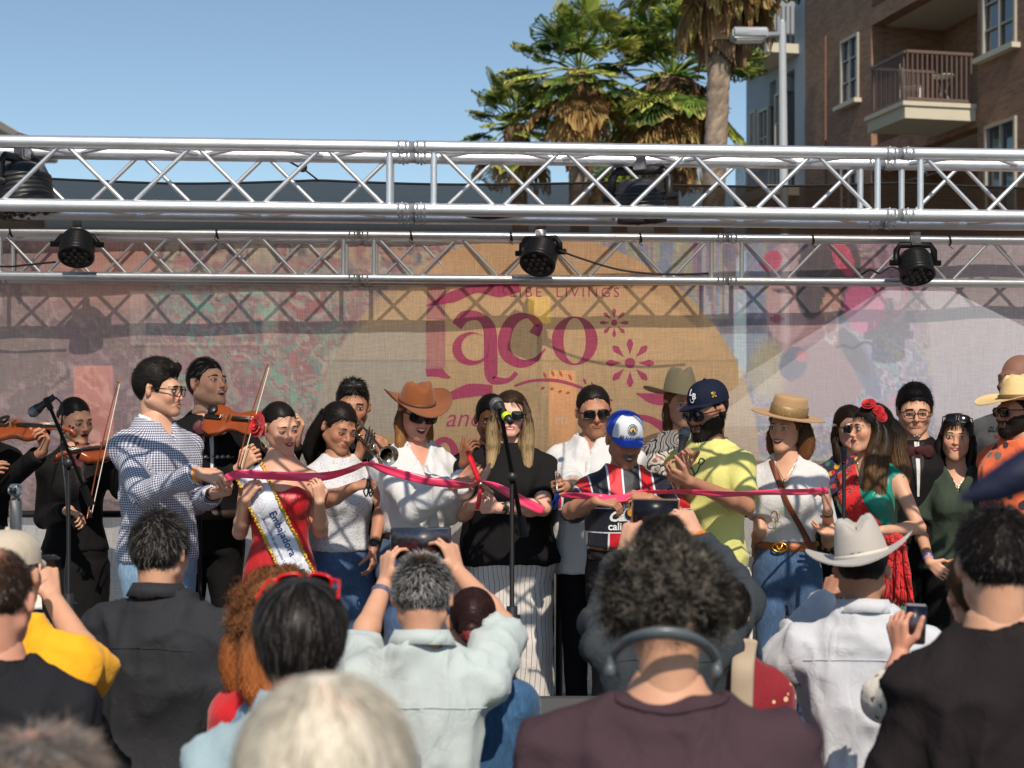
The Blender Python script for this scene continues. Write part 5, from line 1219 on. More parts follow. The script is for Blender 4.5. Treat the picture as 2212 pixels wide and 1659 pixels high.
        def cf(X, Y_, Z): return Z-(1.29*s+.03*s*np.exp(-((np.abs(X-nb[0])-.07)**2)/.002)*(Y_ < nb[1]))
        o, gv, gf = garment(top.get('name', 'dress_bodice'), m_, t, 0, hem, cutfn=cf, wr=top.get('wr', .003), h=.009, seed=seed, flare=top.get('flare', 0))
    pe.gv, pe.gf = gv, gf; pe.bv = bvh(gv, gf); pe.nb = nb; pe.sec = sec; pe.arms = arms; pe.top = o
    # collars
    if top.get('collar'):
        a = Acc(); cm = top.get('collar_mat', m_); g = top.get('collar_gap', 35); n = 26; back = not face_on
        an = np.linspace(R(-90+g), R(270-g), n); r0 = nr_+.010+(.006 if back else 0); V_ = []
        for i, q in enumerate(an):
            fr = abs(i/(n-1)-.5)*2; cx_, cy_ = math.cos(q), math.sin(q); hgt = .040*s; dp = .012*fr
            z0 = nb[2]+(.028 if back else .006)+.02*s-.30*max(0, -cy_*r0)*1.0-.015*fr
            V_ += [(nb[0]+cx_*r0, nb[1]+cy_*r0, z0-.012), (nb[0]+cx_*(r0+.002), nb[1]+cy_*(r0+.002), z0+.022*s), (nb[0]+cx_*(r0+.006), nb[1]+cy_*(r0+.006), z0+.024*s), (nb[0]+cx_*(r0+.020+.012*fr), nb[1]+cy_*(r0+.022+.012*fr), z0-.016*s-.030*fr**4)]
        a.add(V_, [[i*4+j, (i+1)*4+j, (i+1)*4+j+1, i*4+j+1] for i in range(n-1) for j in range(3)]); co_ = a.build('collar', cm, pe.root)
        mo = co_.modifiers.new('s', 'SOLIDIFY'); mo.thickness = .002
    elif kind == 'tee' and top.get('rib', True):
        a = Acc(); pts = []
        for q in np.linspace(0, 2*math.pi, 33):
            best = None; r = nr_+.016+top.get('nw', 0.)
            x_, y_ = nb[0]+math.cos(q)*r*1.02, nb[1]+math.sin(q)*r
            h_ = pe.bv.find_nearest(Vector((x_, y_, nb[2]+.010-.30*max(-.03, nb[1]-y_)-top.get('low', 0.))))[0]; pts.append((h_.x, h_.y, h_.z))
        tube(a, pts, .0065, 6, cap=False); a.build('neckband', top.get('rib_mat', m_), pe.root)
    # ---------------- lower garment
    bottom = dict(bottom or {}); bk = bottom.get('kind', 'trousers'); bm_ = bottom.get('mat', black_cloth)
    V = Vol(); bt = .012; waist = bottom.get('waist', 1.0)*s
    V.loft([(min(q[0], waist), q[1], q[2], q[3], q[4]) for q in sec if q[0] <= 1.06*s], .02, off=bt-.004)
    ls = bottom.get('legs', {}); fw = bottom.get('w', 1.)
    if bk == 'trousers':
        for sd in (-1, 1):
            kn = np.array([sd*hipw*1.0, -.02, .47*s]); an_ = np.array([sd*hipw*1.0, .015, .07*s])
            V.cone((sd*hipw*.95, .0, .84*s), kn, .088*s*fat+.006, .060*s*fw+.004, .03); V.cone(kn, an_, .060*s*fw+.004, (.046*s if fw <= 1 else .06*s*fw)+.006, .02, cut=1.)
        V.plane((0, 0, .05*s), (0, 0, -1))
    elif bk == 'skirt':
        V.loft([(bottom.get('len', .12)*s, .16*s*bottom.get('fl', 1.), .15*s*bottom.get('fl', 1.), 0, 0), (.5*s, .155*s, .125*s, 0, 0), (.84*s, .172*s*fat, .12*s*fat, 0, .01)], .02, off=bt)
    V.plane((0, 0, waist), (0, 0, 1))
    v_, f_ = V.mesh(.022); N, _ = vnormals(v_, f_); v_ = wrinkle(v_, N, bottom.get('wr', .006), 9, seed+5); a = Acc(); a.add(v_, f_); a.build('trousers' if bk == 'trousers' else 'skirt', bm_, pe.root)
    pe.bbv = bvh(v_, f_)
    V = Vol()
    for sd in (-1, 1): V.ell((sd*hipw, -.06, .038*s), (.045*s, .13*s, .038*s), .01); V.cone((sd*hipw, .015, .05*s), (sd*hipw, .015, .12*s), .045*s, .04*s, .02)
    V.plane((0, 0, .002), (0, 0, -1)); v_, f_ = V.mesh(.022); a = Acc(); a.add(v_, f_); a.build('shoes', bottom.get('shoe', shoe_m), pe.root)
    # ---------------- head details
    if face_on:
        fk = dict(face or {}); sg = fk.pop('shades', None); fk.setdefault('hairc', (hair or {}).get('col', 'black'))
        if sg: fk['glasses'] = 'dark' if sg.get('kind', 'dark') == 'dark' else 'clear'
        add_face(pe, hv, hf, M, **fk)
        if sg: shades(pe, M, **sg)
    if hair:
        hk = dict(hair); st_ = hk.pop('style', 'short'); cl = hk.pop('col', 'black'); make_hair(pe, st_, cl, M, near, **hk)
    pe.hv, pe.hf = hv, hf
    return pe
def drape(pe, v2, f, c, size, name, m, off=.004, view=None, mx=.03, bv=None, rot=0., right=None, up=None):
    """flat 2D artwork (unit height) laid on the garment, c = (x,z) local, seen from the front (-y) or view dir"""
    vd = Vector(view or (0, 1, 0)).normalized(); rt = Vector(right) if right else Vector((1, 0, 0)); upv = Vector(up) if up else Vector((0, 0, 1))
    v, f = subdiv2(np.array(v2)*size, f, mx); ca, sa = math.cos(R(rot)), math.sin(R(rot)); o = []; b = bv or pe.bv; last = None
    for x, z in v:
        x, z = x*ca-z*sa, x*sa+z*ca; q = Vector(c)+rt*x+upv*z; h = b.ray_cast(q-vd*.6, vd)[0]
        if h is None: h = (last if last is not None else q); h = q+vd*((h-q).dot(vd))
        last = h; o.append(h-vd*off)
    a = Acc(); a.add([tuple(p) for p in o], f); return a.build(name, m, pe.root)
def belt(pe, z, m, r=.004, bh_=.034, name='belt', buckle=None):
    """belt ring around the waist at height z (fraction)"""
    z *= pe.s; pts = []
    for q in np.linspace(0, 2*math.pi, 41)[:-1]:
        d = Vector((math.cos(q), math.sin(q), 0)); o = Vector((0, 0, z)); hits = []
        for b in (pe.bv, pe.bbv):
            h = b.ray_cast(o+d*.6, -d)[0]
            if h: hits.append((h-o).length)
        pts.append(o+d*((max(hits) if hits else .15)+r))
    a = Acc(); V_ = []
    for p in pts: V_ += [(p.x, p.y, z-bh_/2), (p.x, p.y, z+bh_/2)]
    n = len(pts); a.add(V_, [[2*i, (2*i+2) % (2*n), (2*i+3) % (2*n), 2*i+1] for i in range(n)]); o = a.build(name, m, pe.root); mo = o.modifiers.new('s', 'SOLIDIFY'); mo.thickness = .004
    return pts
# cloths
def cloth(name, col, rough=.85, **kw):
    if max(col) < .1: kw['sheen'] = 0; kw.setdefault('spec', .09)
    kw.setdefault('bump', .0009); kw.setdefault('bscale', 260); kw.setdefault('var', .06); kw.setdefault('fold', .016); return mat(name, col, rough, sheen=kw.pop('sheen', .15), **kw)
def denim_pat(b, co, col):
    n = b.noise(b.map(co, (1, 1, .15)), 180, 3, .7); n2 = b.noise(co, 5, 3); f = b.math('ADD', b.math('MULTIPLY', n, .6), b.math('MULTIPLY', n2, .5)); return b.ramp(f, [(.3, tuple(x*.5 for x in col)), (.55, col), (.8, tuple(min(1, x*1.9+.02) for x in col))])
denim = cloth('blue_denim', S(58, 84, 118), pattern=denim_pat, bump=.0015); denim_l = cloth('light_denim', S(120, 148, 176), pattern=denim_pat, bump=.0015)
black_cloth = cloth('black_cloth', (.012, .011, .012), .8, sheen=.05); shoe_m = mat('dark_leather', (.02, .012, .01), .4); brown_boot = mat('brown_leather', S(110, 52, 30), .45)
def checks(b, co, col):
    at = b.new('ShaderNodeAttribute', attribute_name='gl'); sx = b.new('ShaderNodeSeparateXYZ'); b.lk(at.outputs['Vector'], sx.inputs[0]); k = 2*math.pi/.0115
    A_ = b.math('GREATER_THAN', b.math('SINE', b.math('MULTIPLY', sx.outputs[0], k)), 0.); B_ = b.math('GREATER_THAN', b.math('SINE', b.math('MULTIPLY', sx.outputs[1], k)), 0.)
    f = b.math('MULTIPLY', b.math('ADD', A_, B_), .5); return b.ramp(f, [(0, S(225, 224, 228)), (.5, S(140, 142, 164)), (1., S(56, 60, 92))])
def pinstripe(b, co, col):
    sx = b.new('ShaderNodeSeparateXYZ'); b.lk(co, sx.inputs[0]); xx = b.math('MULTIPLY', b.math('ARCTAN2', sx.outputs[0], b.math('MULTIPLY', sx.outputs[1], -1.)), .2); q = b.math('SINE', b.math('MULTIPLY', xx, 2*math.pi/.026)); f = b.math('GREATER_THAN', q, .93); return b.mix(f, col, S(120, 116, 118))
def jersey(b, co, col):
    sx = b.new('ShaderNodeSeparateXYZ'); b.lk(co, sx.inputs[0]); x = b.math('ADD', sx.outputs[0], .0); P_ = .150
    m = b.math('MODULO', b.math('ADD', x, P_*10+P_/2), P_); d = b.math('ABSOLUTE', b.math('SUBTRACT', m, P_/2)); navy = (.006, .007, .018); red = S(200, 12, 30)
    fr = b.math('GREATER_THAN', d, P_*.28); fw = b.math('LESS_THAN', b.math('ABSOLUTE', b.math('SUBTRACT', d, P_*.28)), .0042); c = b.mix(fw, b.mix(fr, navy, red), S(215, 215, 220))
    z = sx.outputs[2]; zb_ = b.math('MULTIPLY', b.math('LESS_THAN', z, JZ[1]), b.math('GREATER_THAN', z, JZ[0])); ed = b.math('MULTIPLY', b.math('LESS_THAN', z, JZ[1]+.006), b.math('GREATER_THAN', z, JZ[0]-.006))
    return b.mix(zb_, b.mix(ed, c, S(215, 215, 220)), navy)
JZ = [0, 0]
def spots(cols, sc, base, thr=.12, vor='F1'):
    def f(b, co, col):
        v = b.new('ShaderNodeTexVoronoi'); v.inputs['Scale'].default_value = sc; b.lk(co, v.inputs[0]); k = b.math('LESS_THAN', v.outputs['Distance'], thr); q = b.new('ShaderNodeSeparateColor'); b.lk(v.outputs['Color'], q.inputs[0])
        n = len(cols); c = b.ramp(q.outputs[0], [(i/n, c_) for i, c_ in enumerate(cols)]); c.node.color_ramp.interpolation = 'CONSTANT'; return b.mix(k, base, c)
    return f
def swirl(b, co, col):
    w = b.new('ShaderNodeTexWave'); w.inputs['Scale'].default_value = 9; w.inputs['Distortion'].default_value = 14; w.inputs['Detail'].default_value = 1; w.inputs['Detail Scale'].default_value = 1.2; b.lk(co, w.inputs[0])
    return b.ramp(w.outputs[0], [(0, S(150, 90, 70)), (.12, S(222, 214, 204)), (.5, S(216, 208, 200)), (.62, S(120, 150, 160)), (.72, S(222, 214, 204)), (.93, S(40, 40, 44))])
# ------------------------------------------------------------------ headwear
def dome(a, rx, ry, h, c, seg=28, rings=8, e=2.2, pinch=0., col=None, top_flat=0., z0=0.):
    V_ = []
    for i in range(rings+1):
        t = i/rings; zz = h*math.sin(t*math.pi/2)**(1.); rr = (1-(math.sin(t*math.pi/2))**e)**(1/e) if i < rings else .001
        for j in range(seg):
            q = 2*math.pi*j/seg; x, y = rx*rr*math.cos(q), ry*rr*math.sin(q); z = zz
            V_.append((c[0]+x, c[1]+y, c[2]+z))
    a.add(V_, [[i*seg+j, i*seg+(j+1) % seg, (i+1)*seg+(j+1) % seg, (i+1)*seg+j] for i in range(rings) for j in range(seg)], col)
def hat(pe, m, crown_h=.115, brim=.10, curl=.05, kind='cattle', band_m=None, band_h=.02, tilt=0., zoff=.052, roll=0., fb=1.1, rx=.088, ry=.104, dip=.015, yoff=.012, name='cowboy_hat', front_drop=.0, top_r=.78):
    """crown with crease and a curled brim, in head space"""
    T = Matrix.Translation((0, yoff, zoff))@Matrix.Rotation(R(tilt), 4, 'X')@Matrix.Rotation(R(roll), 4, 'Y')
    seg = 48; C = Acc(); V_ = []; prof = [(1., 0), (1., .3), (.97, .6), (.92, .82), (.86, .94), (.78, 1.), (.62, 1.01), (.35, .97), (.02, .95)]
    if kind == 'flat': prof = [(1, 0), (.98, .4), (.95, .8), (.93, .93), (.88, .99), (.8, 1.), (.5, 1.), (.02, 1.)]
    for r_, z_ in prof:
        for j in range(seg):
            q = 2*math.pi*j/seg; c_, s_ = math.cos(q), math.sin(q); tp = 1-(1-top_r)*z_*.9 if kind != 'flat' else 1-.03*z_
            x, y, z = rx*r_*tp*c_, ry*r_*tp*s_, crown_h*z_
            if kind == 'cattle' and z_ > .5:
                k = (z_-.5)/.5; z -= .030*k*math.exp(-(x/.022)**2)*(1 if r_ < .9 else .3); z -= .012*k*math.exp(-((abs(x)-.05)/.018)**2)*(y < -.02); z += .010*k*(y > .0)*-1+.012*k*(-y/.1); x *= 1-.22*k*max(0, -y/.1)
            V_.append((x, y, z))
    n = len(prof); C.add(V_, [[i*seg+j, i*seg+(j+1) % seg, (i+1)*seg+(j+1) % seg, (i+1)*seg+j] for i in range(n-1) for j in range(seg)])
    V_ = []; nr = 9; top = []
    for sgn in (0, 1):
        for i in range(nr):
            t = i/(nr-1)
            for j in range(seg):
                q = 2*math.pi*j/seg; c_, s_ = math.cos(q), math.sin(q); bw = brim*(1+(fb-1)*abs(s_))
                lift = curl*(abs(c_)**1.7)*t**1.6-dip*(s_**2)*t**1.5-front_drop*max(0, -s_)*t; pull = 1-.28*(curl/.05)*abs(c_)**2*t*.55 if curl > .02 else 1
                x, y = (rx+bw*t*pull)*c_, (ry+bw*t)*s_; V_.append((x, y, lift+(.0035 if sgn == 0 else 0)-.001))
    f = [[i*seg+j, i*seg+(j+1) % seg, (i+1)*seg+(j+1) % seg, (i+1)*seg+j] for i in range(nr-1) for j in range(seg)]; k = nr*seg
    f2 = [[k+q for q in r_[::-1]] for r_ in f]; e_ = (nr-1)*seg; f3 = [[e_+j, k+e_+j, k+e_+(j+1) % seg, e_+(j+1) % seg] for j in range(seg)]
    C.add(V_, f+f2+f3); C.xf(pe.M@T); o = C.build(name, m, pe.root)
    if band_m is not None:
        b = Acc(); pr = [(1.012, .002), (1.035, .004), (1.03, band_h), (1.0, band_h+.002)]; V_ = [(rx*r_*math.cos(2*math.pi*j/seg)*(1-.0*z_), ry*r_*math.sin(2*math.pi*j/seg), z_) for r_, z_ in pr for j in range(seg)]
        b.add(V_, [[i*seg+j, i*seg+(j+1) % seg, (i+1)*seg+(j+1) % seg, (i+1)*seg+j] for i in range(3) for j in range(seg)]); b.xf(pe.M@T); b.build('hat_band', band_m, o)
    return T
def cap(pe, m, bill_m, front_m=None, yaw=0., tilt=0., flat=False, zoff=.045, name='baseball_cap', h=.092, back=False):
    T = Matrix.Translation((0, .012, zoff))@Matrix.Rotation(R(yaw), 4, 'Z')@Matrix.Rotation(R(tilt), 4, 'X')
    a = Acc(); dome(a, .087, .103, h, (0, 0, -.012), e=2.5, rings=10); a.xf(pe.M@T); o = a.build(name, m, pe.root)
    a = Acc(); V_ = []; nx, ny = 17, 8
    for sgn in (0, 1):
        for i in range(ny):
            t = i/(ny-1)
            for j in range(nx):
                q = -1+2*j/(nx-1); x = q*.078*(1-.12*t*t); yb = -.100*math.sqrt(max(0, 1-(x/.088)**2))+.004; L = .075*(1-abs(q)**3.2)**.6
                V_.append((x, yb-L*t, -.006-.012*t-(0 if flat else .020)*(q*q)*(.3+.7*t)+(.003 if sgn == 0 else 0)))
    f = [[i*nx+j, i*nx+j+1, (i+1)*nx+j+1, (i+1)*nx+j] for i in range(ny-1) for j in range(nx-1)]; k = nx*ny; ed = [[(ny-1)*nx+j, (ny-1)*nx+j+1, k+(ny-1)*nx+j+1, k+(ny-1)*nx+j] for j in range(nx-1)]
    a.add(V_, f+[[k+q for q in r_[::-1]] for r_ in f]+ed); a.xf(pe.M@T); a.build('visor', bill_m, o)
    if front_m:   # front panel
        a = Acc(); V_ = []; 
        for i in range(9):
            for j in range(15):
                t = i/8*.83; q = R(-90-58+116*j/14); zz = (h+.0015)*math.sin(t*math.pi/2); e = 2.5; rr = (1-(math.sin(t*math.pi/2))**e)**(1/e); V_.append((.0885*rr*math.cos(q), .1045*rr*math.sin(q), -.012+zz))
        a.add(V_, [[i*15+j, i*15+j+1, (i+1)*15+j+1, (i+1)*15+j] for i in range(8) for j in range(14)]); a.xf(pe.M@T); a.build('front_panel', front_m, o)
    a = Acc(); sphere(a, (0, 0, h-.011), .008); a.xf(pe.M@T); a.build('button', m, o)
    dm = Acc(); dome(dm, .0895, .1055, h+.002, (0, 0, -.012), e=2.5, rings=10); v = apply(pe.M@T, dm.v[0]); return o, bvh(v, dm.f[0]), pe.M@T
def logo_on(o, bv, T, v2, f, size, ang, zc, name, m, off=.0015, rot=0):
    """artwork on a dome around angle ang (0 = front, + = local +x side)"""
    v, f = subdiv2(np.array(v2)*size, f, .012); T = Matrix(T); c0 = T@Vector((0, 0, zc)); out = []
    ca, sa = math.cos(R(rot)), math.sin(R(rot)); dn = (T.to_3x3()@Vector((math.sin(R(ang)), -math.cos(R(ang)), 0))).normalized(); rt = (T.to_3x3()@Vector((math.cos(R(ang)), math.sin(R(ang)), 0))).normalized(); up = (T.to_3x3()@Vector((0, 0, 1))).normalized()
    for x, z in v:
        x, z = x*ca-z*sa, x*sa+z*ca; q = c0+rt*x+up*z+dn*.3; h = bv.ray_cast(q, -dn)[0] or (q-dn*.2); out.append(tuple(h+dn*off))
    a = Acc(); a.add(out, f); return a.build(name, m, o)
def disc2(n=24, r=.5, ri=0.): 
    v, f = ring(0, 0, (r, r), (max(ri, .001), max(ri, .001)), n); return v, f
def flower3(a, c, r, nrm, col, layers=4, seed=0, M=None):
    rg = np.random.default_rng(seed); nrm = Vector(nrm).normalized(); q = nrm.to_track_quat('Z', 'Y').to_matrix()
    for l in range(layers):
        rr = r*(1-.2*l); n = 9-l
        for k in range(n):
            an = 6.283*k/n+l*.5+rg.random()*.2; up = .15+.28*l; P_ = []
            for t, w in ((0, .1), (.5, .42), (.85, .5), (1., .3)):
                for s_ in (-1, 0, 1):
                    x = rr*t*math.cos(up); z = rr*t*math.sin(up)+.12*r*l*.4+(.06*r*(s_ != 0))+.05*r*rg.random(); y = s_*w*rr*.8
                    p = Vector((x*math.cos(an)-y*math.sin(an), x*math.sin(an)+y*math.cos(an), z)); P_.append(tuple(Vector(c)+q@p))
            a.add(P_, [[3*i+j, 3*i+j+1, 3*i+4+j, 3*i+3+j] for i in range(3) for j in range(2)], np.array(col)*(.7+.5*rg.random()))
vcm = mat('petals', (1, 1, 1), .7, vc=True, sheen=.2, var=.1)
gold = mat('gold', S(212, 168, 80), .3, 1., var=.15, vscale=60); silver = mat('silver', S(205, 205, 200), .3, 1., var=.15, vscale=60)
goldsat = mat('gold_trim', S(206, 164, 60), .45, .5, var=.5, vscale=160, bump=.003, bscale=160)
wht = lambda n='white_print': mat(n, (.8, .8, .8), .6, var=0)
black_print = mat('black_print', (.01, .01, .01), .6, var=0)
blackj = cloth('black_suit', (.010, .009, .010), .75, sheen=.08); bow_m = cloth('burgundy_silk', S(96, 40, 48), .6, bump=.002, bscale=60, bstretch=(3, 3, .4)); whitec = cloth('white_cotton', S(208, 206, 206))
SLK = dict(style='slick', top=.003, side=.001, rough=.001, L=.05, w=.0016, lift=.02, wild=.03, gloss=True, cvar=.6)
def suit_front(pe, bow=True, chain=False, wide=.075, shirt=True, pc=None, bowm=None, collar=True):
    """white shirt panel, collar and floppy bow on a jacket"""
    s = pe.s; nb = pe.nb; x0 = nb[0]
    v = np.array([(-.045, .5), (.045, .5), (.018, -.55), (-.018, -.55)]); drape(pe, v, np.array([[0, 1, 2, 3]]), (x0, 0, nb[2]-.115*s), .30*s, 'shirt_front', pc or whitec, .005, mx=.02)
    for sd in (-1, 1):
        v = np.array([(sd*.05, .5), (sd*.13, .40), (sd*.10, .06), (sd*.02, -.55)]); drape(pe, v, np.array([[0, 1, 2, 3]] if sd > 0 else [[3, 2, 1, 0]]), (x0, 0, nb[2]-.115*s), .30*s, 'lapel', cloth('satin_black', (.016, .014, .016), .4), .009, mx=.02)
    if collar:
        a = Acc(); n = 22; an = np.linspace(R(-75), R(255), n); V_ = []
        for q in an:
            r = .064*s; V_ += [(nb[0]+math.cos(q)*r*1.05, nb[1]+math.sin(q)*r, nb[2]-.002-.28*max(0, -math.sin(q)*r)), (nb[0]+math.cos(q)*r, nb[1]+math.sin(q)*r, nb[2]+.036*s-.28*max(0, -math.sin(q)*r))]
        a.add(V_, [[2*i, 2*i+2, 2*i+3, 2*i+1] for i in range(n-1)]); o = a.build('collar', pc or whitec, pe.root); mo = o.modifiers.new('s', 'SOLIDIFY'); mo.thickness = .003
    if bow:
        h = pe.bv.ray_cast(Vector((x0, -1, nb[2]-.045*s)), Vector((0, 1, 0)))[0] or Vector((x0, nb[1]-.09, nb[2]-.045)); a = Acc(); c = h+Vector((0, -.022, .0)); V = Vol(); c = np.array(c)
        for sd in (-1, 1): V.cone(c, c+np.array([sd*.048, .004, -.008])*s, .016, .036*s, .006, sq=((0, 1, 0), 2.2)); V.cone(c, c+np.array([sd*.035, -.004, -.13])*s, .012, .026*s, .006, sq=((0, 1, 0), 3.))
        V.ell(c, (.017, .017, .02), .004); v_, f_ = V.mesh(.005); N, _ = vnormals(v_, f_); v_ = wrinkle(v_, N, .004, 30, 3); a.add(v_, f_); a.build('bow_tie', bowm or bow_m, pe.root)
# ================================================================== ON STAGE (left to right)
wr = dict(wr=.005)
mariachi = dict(kind='jacket', mat=blackj, t=.014, hem=.93, wr=.004, sr=1.0)
pA = person('violinist in black suit cut off by the left edge, only sleeve and hand in view', -55, 880, 7.0, 35, look=(50, 5, 0), skin='brown', top=mariachi, bottom=dict(mat=blackj),
    A=dict(w=(-40, 1040, 6.8)), B=dict(w=(92, 975, 6.75), e=(10, 1045, 6.9), d=(.3, -.3, .9), n=(-.6, -.5, .1), curl=.75), hair=dict(col='black'), face={})
suit_front(pA)
p1 = person('woman violinist with slicked back black hair, burgundy bow and dark lipstick', 163, 906, 7.4, 25, sex='f', skin='tan', look=(48, 14, -4), top=dict(mariachi, hem=.90), bottom=dict(kind='skirt', mat=blackj, fl=.9),
    A=dict(w=(150, 1102, 7.1), e=(95, 1120, 7.45), d=(.8, -.3, -.35), n=(0, -.4, -.9), curl=.55), B=dict(w=(228, 985, 7.2), e=(262, 1060, 7.3), d=(-.5, -.3, .6), n=(-.5, -.5, 0), curl=.7), hair=dict(SLK, col='black', bun=(0, .115, .0)), face=dict(eyes='down', lips=S(140, 20, 28), smile=-.1, open_=.15))
suit_front(p1, pc=blackj)
p2 = person('tall young man in gingham checked shirt and glasses holding the ribbon end', 343, 842, 6.6, 52, skin='olive', look=(78, 4, 0), fat=1.08, top=dict(kind='shirt', mat=cloth('gingham', (1, 1, 1), pattern=checks, var=.03), collar=True, hem=.86, wr=.009, vneck=.10, vw=.35, t=.016, st=.014, sr=1.15, flare=.04), bottom=dict(mat=denim_l, w=1.1),
    A=dict(w=(430, 1022, 6.2), e=(306, 1066, 6.35), d=(1, -.1, -.25), n=(.1, .5, -.8), curl=.75, thumb=.7), B=dict(w=(462, 1066, 6.5), e=(395, 1100, 6.9), d=(.9, -.3, .35), n=(-.2, -.7, .5), curl=.85, thumb=.8),
    hair=dict(style='quiff', col='black', top=.026, side=.012, L=.03, flow=(0, .2, .1), rough=.008, seed=3), face=dict(smile=.5, open_=.15, teeth=.6, shades=dict(kind='clear', col=(.01, .01, .012))), stubble=.18, nose=1.1)
a = Acc(); w = np.array(p2.arms[-1]['w']); d = w-p2.arms[-1]['e']; d /= np.linalg.norm(d); tube(a, [w-d*.030, w-d*.008], .034, 14); a.build('wristband', mat('orange_band', S(245, 150, 40), .5), p2.root)
p3 = person('mariachi man singing with mouth open, violin under his chin', 448, 830, 7.3, 20, skin='tan', look=(52, -12, 4), top=dict(mariachi, vneck=.0), bottom=dict(mat=blackj),
    A=dict(w=(520, 1010, 6.95), e=(440, 1070, 7.0), d=(.6, -.3, .6), n=(.3, .6, 0), curl=.8), B=dict(w=(640, 950, 7.1), e=(610, 1040, 7.2), d=(.3, -.1, .9), n=(-.8, -.3, .1), curl=.7),
    hair=dict(style='short', col='black', top=.018, side=.004, L=.03, flow='back', lift=.2, grey=.06, gloss=True), face=dict(open_=1.1, smile=0, teeth=.5, eyes='narrow'), stubble=.28, nose=1.15)
suit_front(p3)
p4 = person('young woman in red strapless dress with a white pageant sash', 606, 921, 6.55, 8, sex='f', skin='olive', fat=1.06, look=(36, 14, -6), top=dict(kind='strapless', mat=cloth('red_satin', S(186, 14, 24), .42, bump=.0006), t=.007, hem=.93, wr=.002), bottom=dict(kind='skirt', mat=cloth('red_satin', (1, 0, 0)), fl=.82, waist=1.03, wr=.003),
    A=dict(w=(531, 1078, 6.4), e=(518, 1150, 6.55), d=(.45, -.1, .8), n=(.5, .6, .0), curl=.72, thumb=.7), B=dict(w=(690, 1084, 6.35), e=(693, 1148, 6.55), d=(-.05, -.1, .9), n=(-.6, .6, 0), curl=.6, thumb=.7),
    hair=dict(SLK, col='black', bun=(0, .118, .028)), face=dict(smile=1., open_=.35, teeth=.9, lips=S(190, 24, 60), eyes='down'), jaw=.95)
p5 = person('woman in white lace top and blue jeans looking down at her black scissors', 732, 923, 6.85, 28, sex='f', skin='brown', look=(38, 20, 6), fat=1.12, top=dict(kind='sleeveless', name='lace_top', mat=cloth('white_lace', S(222, 222, 226), pattern=spots([S(150, 140, 138)], 75, S(204, 204, 209), .22), bump=.004, bscale=120), t=.012, sleeve=.22, hem=.98, wr=.005, low=.01), bottom=dict(mat=denim, w=1.1),
    A=dict(w=(766, 1052, 6.35), e=(706, 1082, 6.45), d=(.9, -.1, .25), n=(.1, .5, -.8), curl=.8, thumb=.8), B=dict(w=(806, 1185, 6.7), e=(826, 1090, 6.85), d=(.0, -.1, -1), n=(-.8, .2, 0), curl=.35),
    hair=dict(style='long', col='black', top=.012, side=.008, L=.06, flow=(0, .12, -.02), lift=.05, wild=.05, gloss=True, rough=.002, guides=[([(-.06, .04, .03), (-.09, .06, -.06), (-.10, .06, -.15), (-.07, .05, -.22)], [.035, .035, .03, .015]), ([(.05, .06, .02), (.05, .09, -.08), (.0, .09, -.17), (-.02, .08, -.24)], [.04, .045, .035, .015]), ([(-.03, .08, .04), (-.04, .11, -.06), (-.04, .10, -.16), (-.04, .09, -.24)], [.04, .045, .04, .02])]), face=dict(smile=.1, eyes='down'), nose=1.1, wide=1.05)
p6 = person('trumpet player in black peering over the shoulder of the woman in white lace', 762, 878, 7.15, 5, skin='brown', look=(8, 6, 0), top=mariachi, bottom=dict(mat=blackj),
    A=dict(w=(775, 985, 6.9), pole=(-.5, .2, -1), d=(.3, -.3, .7), n=(.5, .3, 0), curl=.6), B=dict(w=(835, 985, 6.85), pole=(.6, .3, -1), d=(-.4, -.3, .7), n=(-.5, .3, 0), curl=.7), hair=dict(style='quiff', col='black', top=.018, side=.004, L=.03, gloss=True, seed=4), face=dict(smile=-.3, eyes='narrow'), stubble=.15, wide=1.05)
hatbrown = cloth('brown_suede', S(134, 74, 34), .9, fold=0, bump=.0015, bscale=120, var=.2)
wlinen = cloth('white_linen', S(208, 207, 208), bump=.0016, bscale=90)
sidehair = lambda dx=0, L=.22, r=.022, out=.075, fw=-.01: [([(-.06, .02, .03), (-out, .01, -.05), (-out+.005, fw, -.13), (-out+.01, fw-.02, -L)], [.022, r, r*1.1, r*.5]), ([(.06, .02, .03), (out, .01, -.05), (out-.005, fw, -.13), (out-.01, fw-.02, -L)], [.022, r, r*1.1, r*.5]), ([(0, .07, .03), (0, .10, -.06), (0, .09, -.14), (0, .08, -L)], [.05, .055, .05, .02])]
p7 = person('smiling woman in brown suede cowboy hat and white linen shirt', 899, 893, 6.85, 24, sex='f', skin='red', look=(26, 12, 5), fat=1.15, top=dict(kind='shirt', mat=wlinen, collar=True, hem=1.03, wr=.011, vneck=.13, vw=.4, t=.022, st=.02, sr=1.2, flare=.02), bottom=dict(mat=denim, w=1.1, waist=1.04),
    A=dict(w=(976, 1048, 6.45), e=(893, 1100, 6.55), d=(.95, -.1, .2), n=(.1, .6, -.7), curl=.75), B=dict(w=(1000, 1035, 6.6), e=(975, 1100, 6.9), d=(.6, -.3, .5), n=(-.2, .7, 0), curl=.8),
    hair=dict(style='long', col='auburn', top=.004, side=.006, L=.04, guides=sidehair(0, .20, .026, .075, -.03), tip=S(186, 132, 80), gn=900), face=dict(smile=1., open_=1.0, teeth=1., lips=S(170, 40, 60), shades=dict(big=1.2, col=(.012, .006, .006))))
hat(p7, hatbrown, crown_h=.108, brim=.085, curl=.058, tilt=6, roll=-6, band_m=mat('snake_band', S(90, 60, 40), .5, var=.6, vscale=200), band_h=.014)
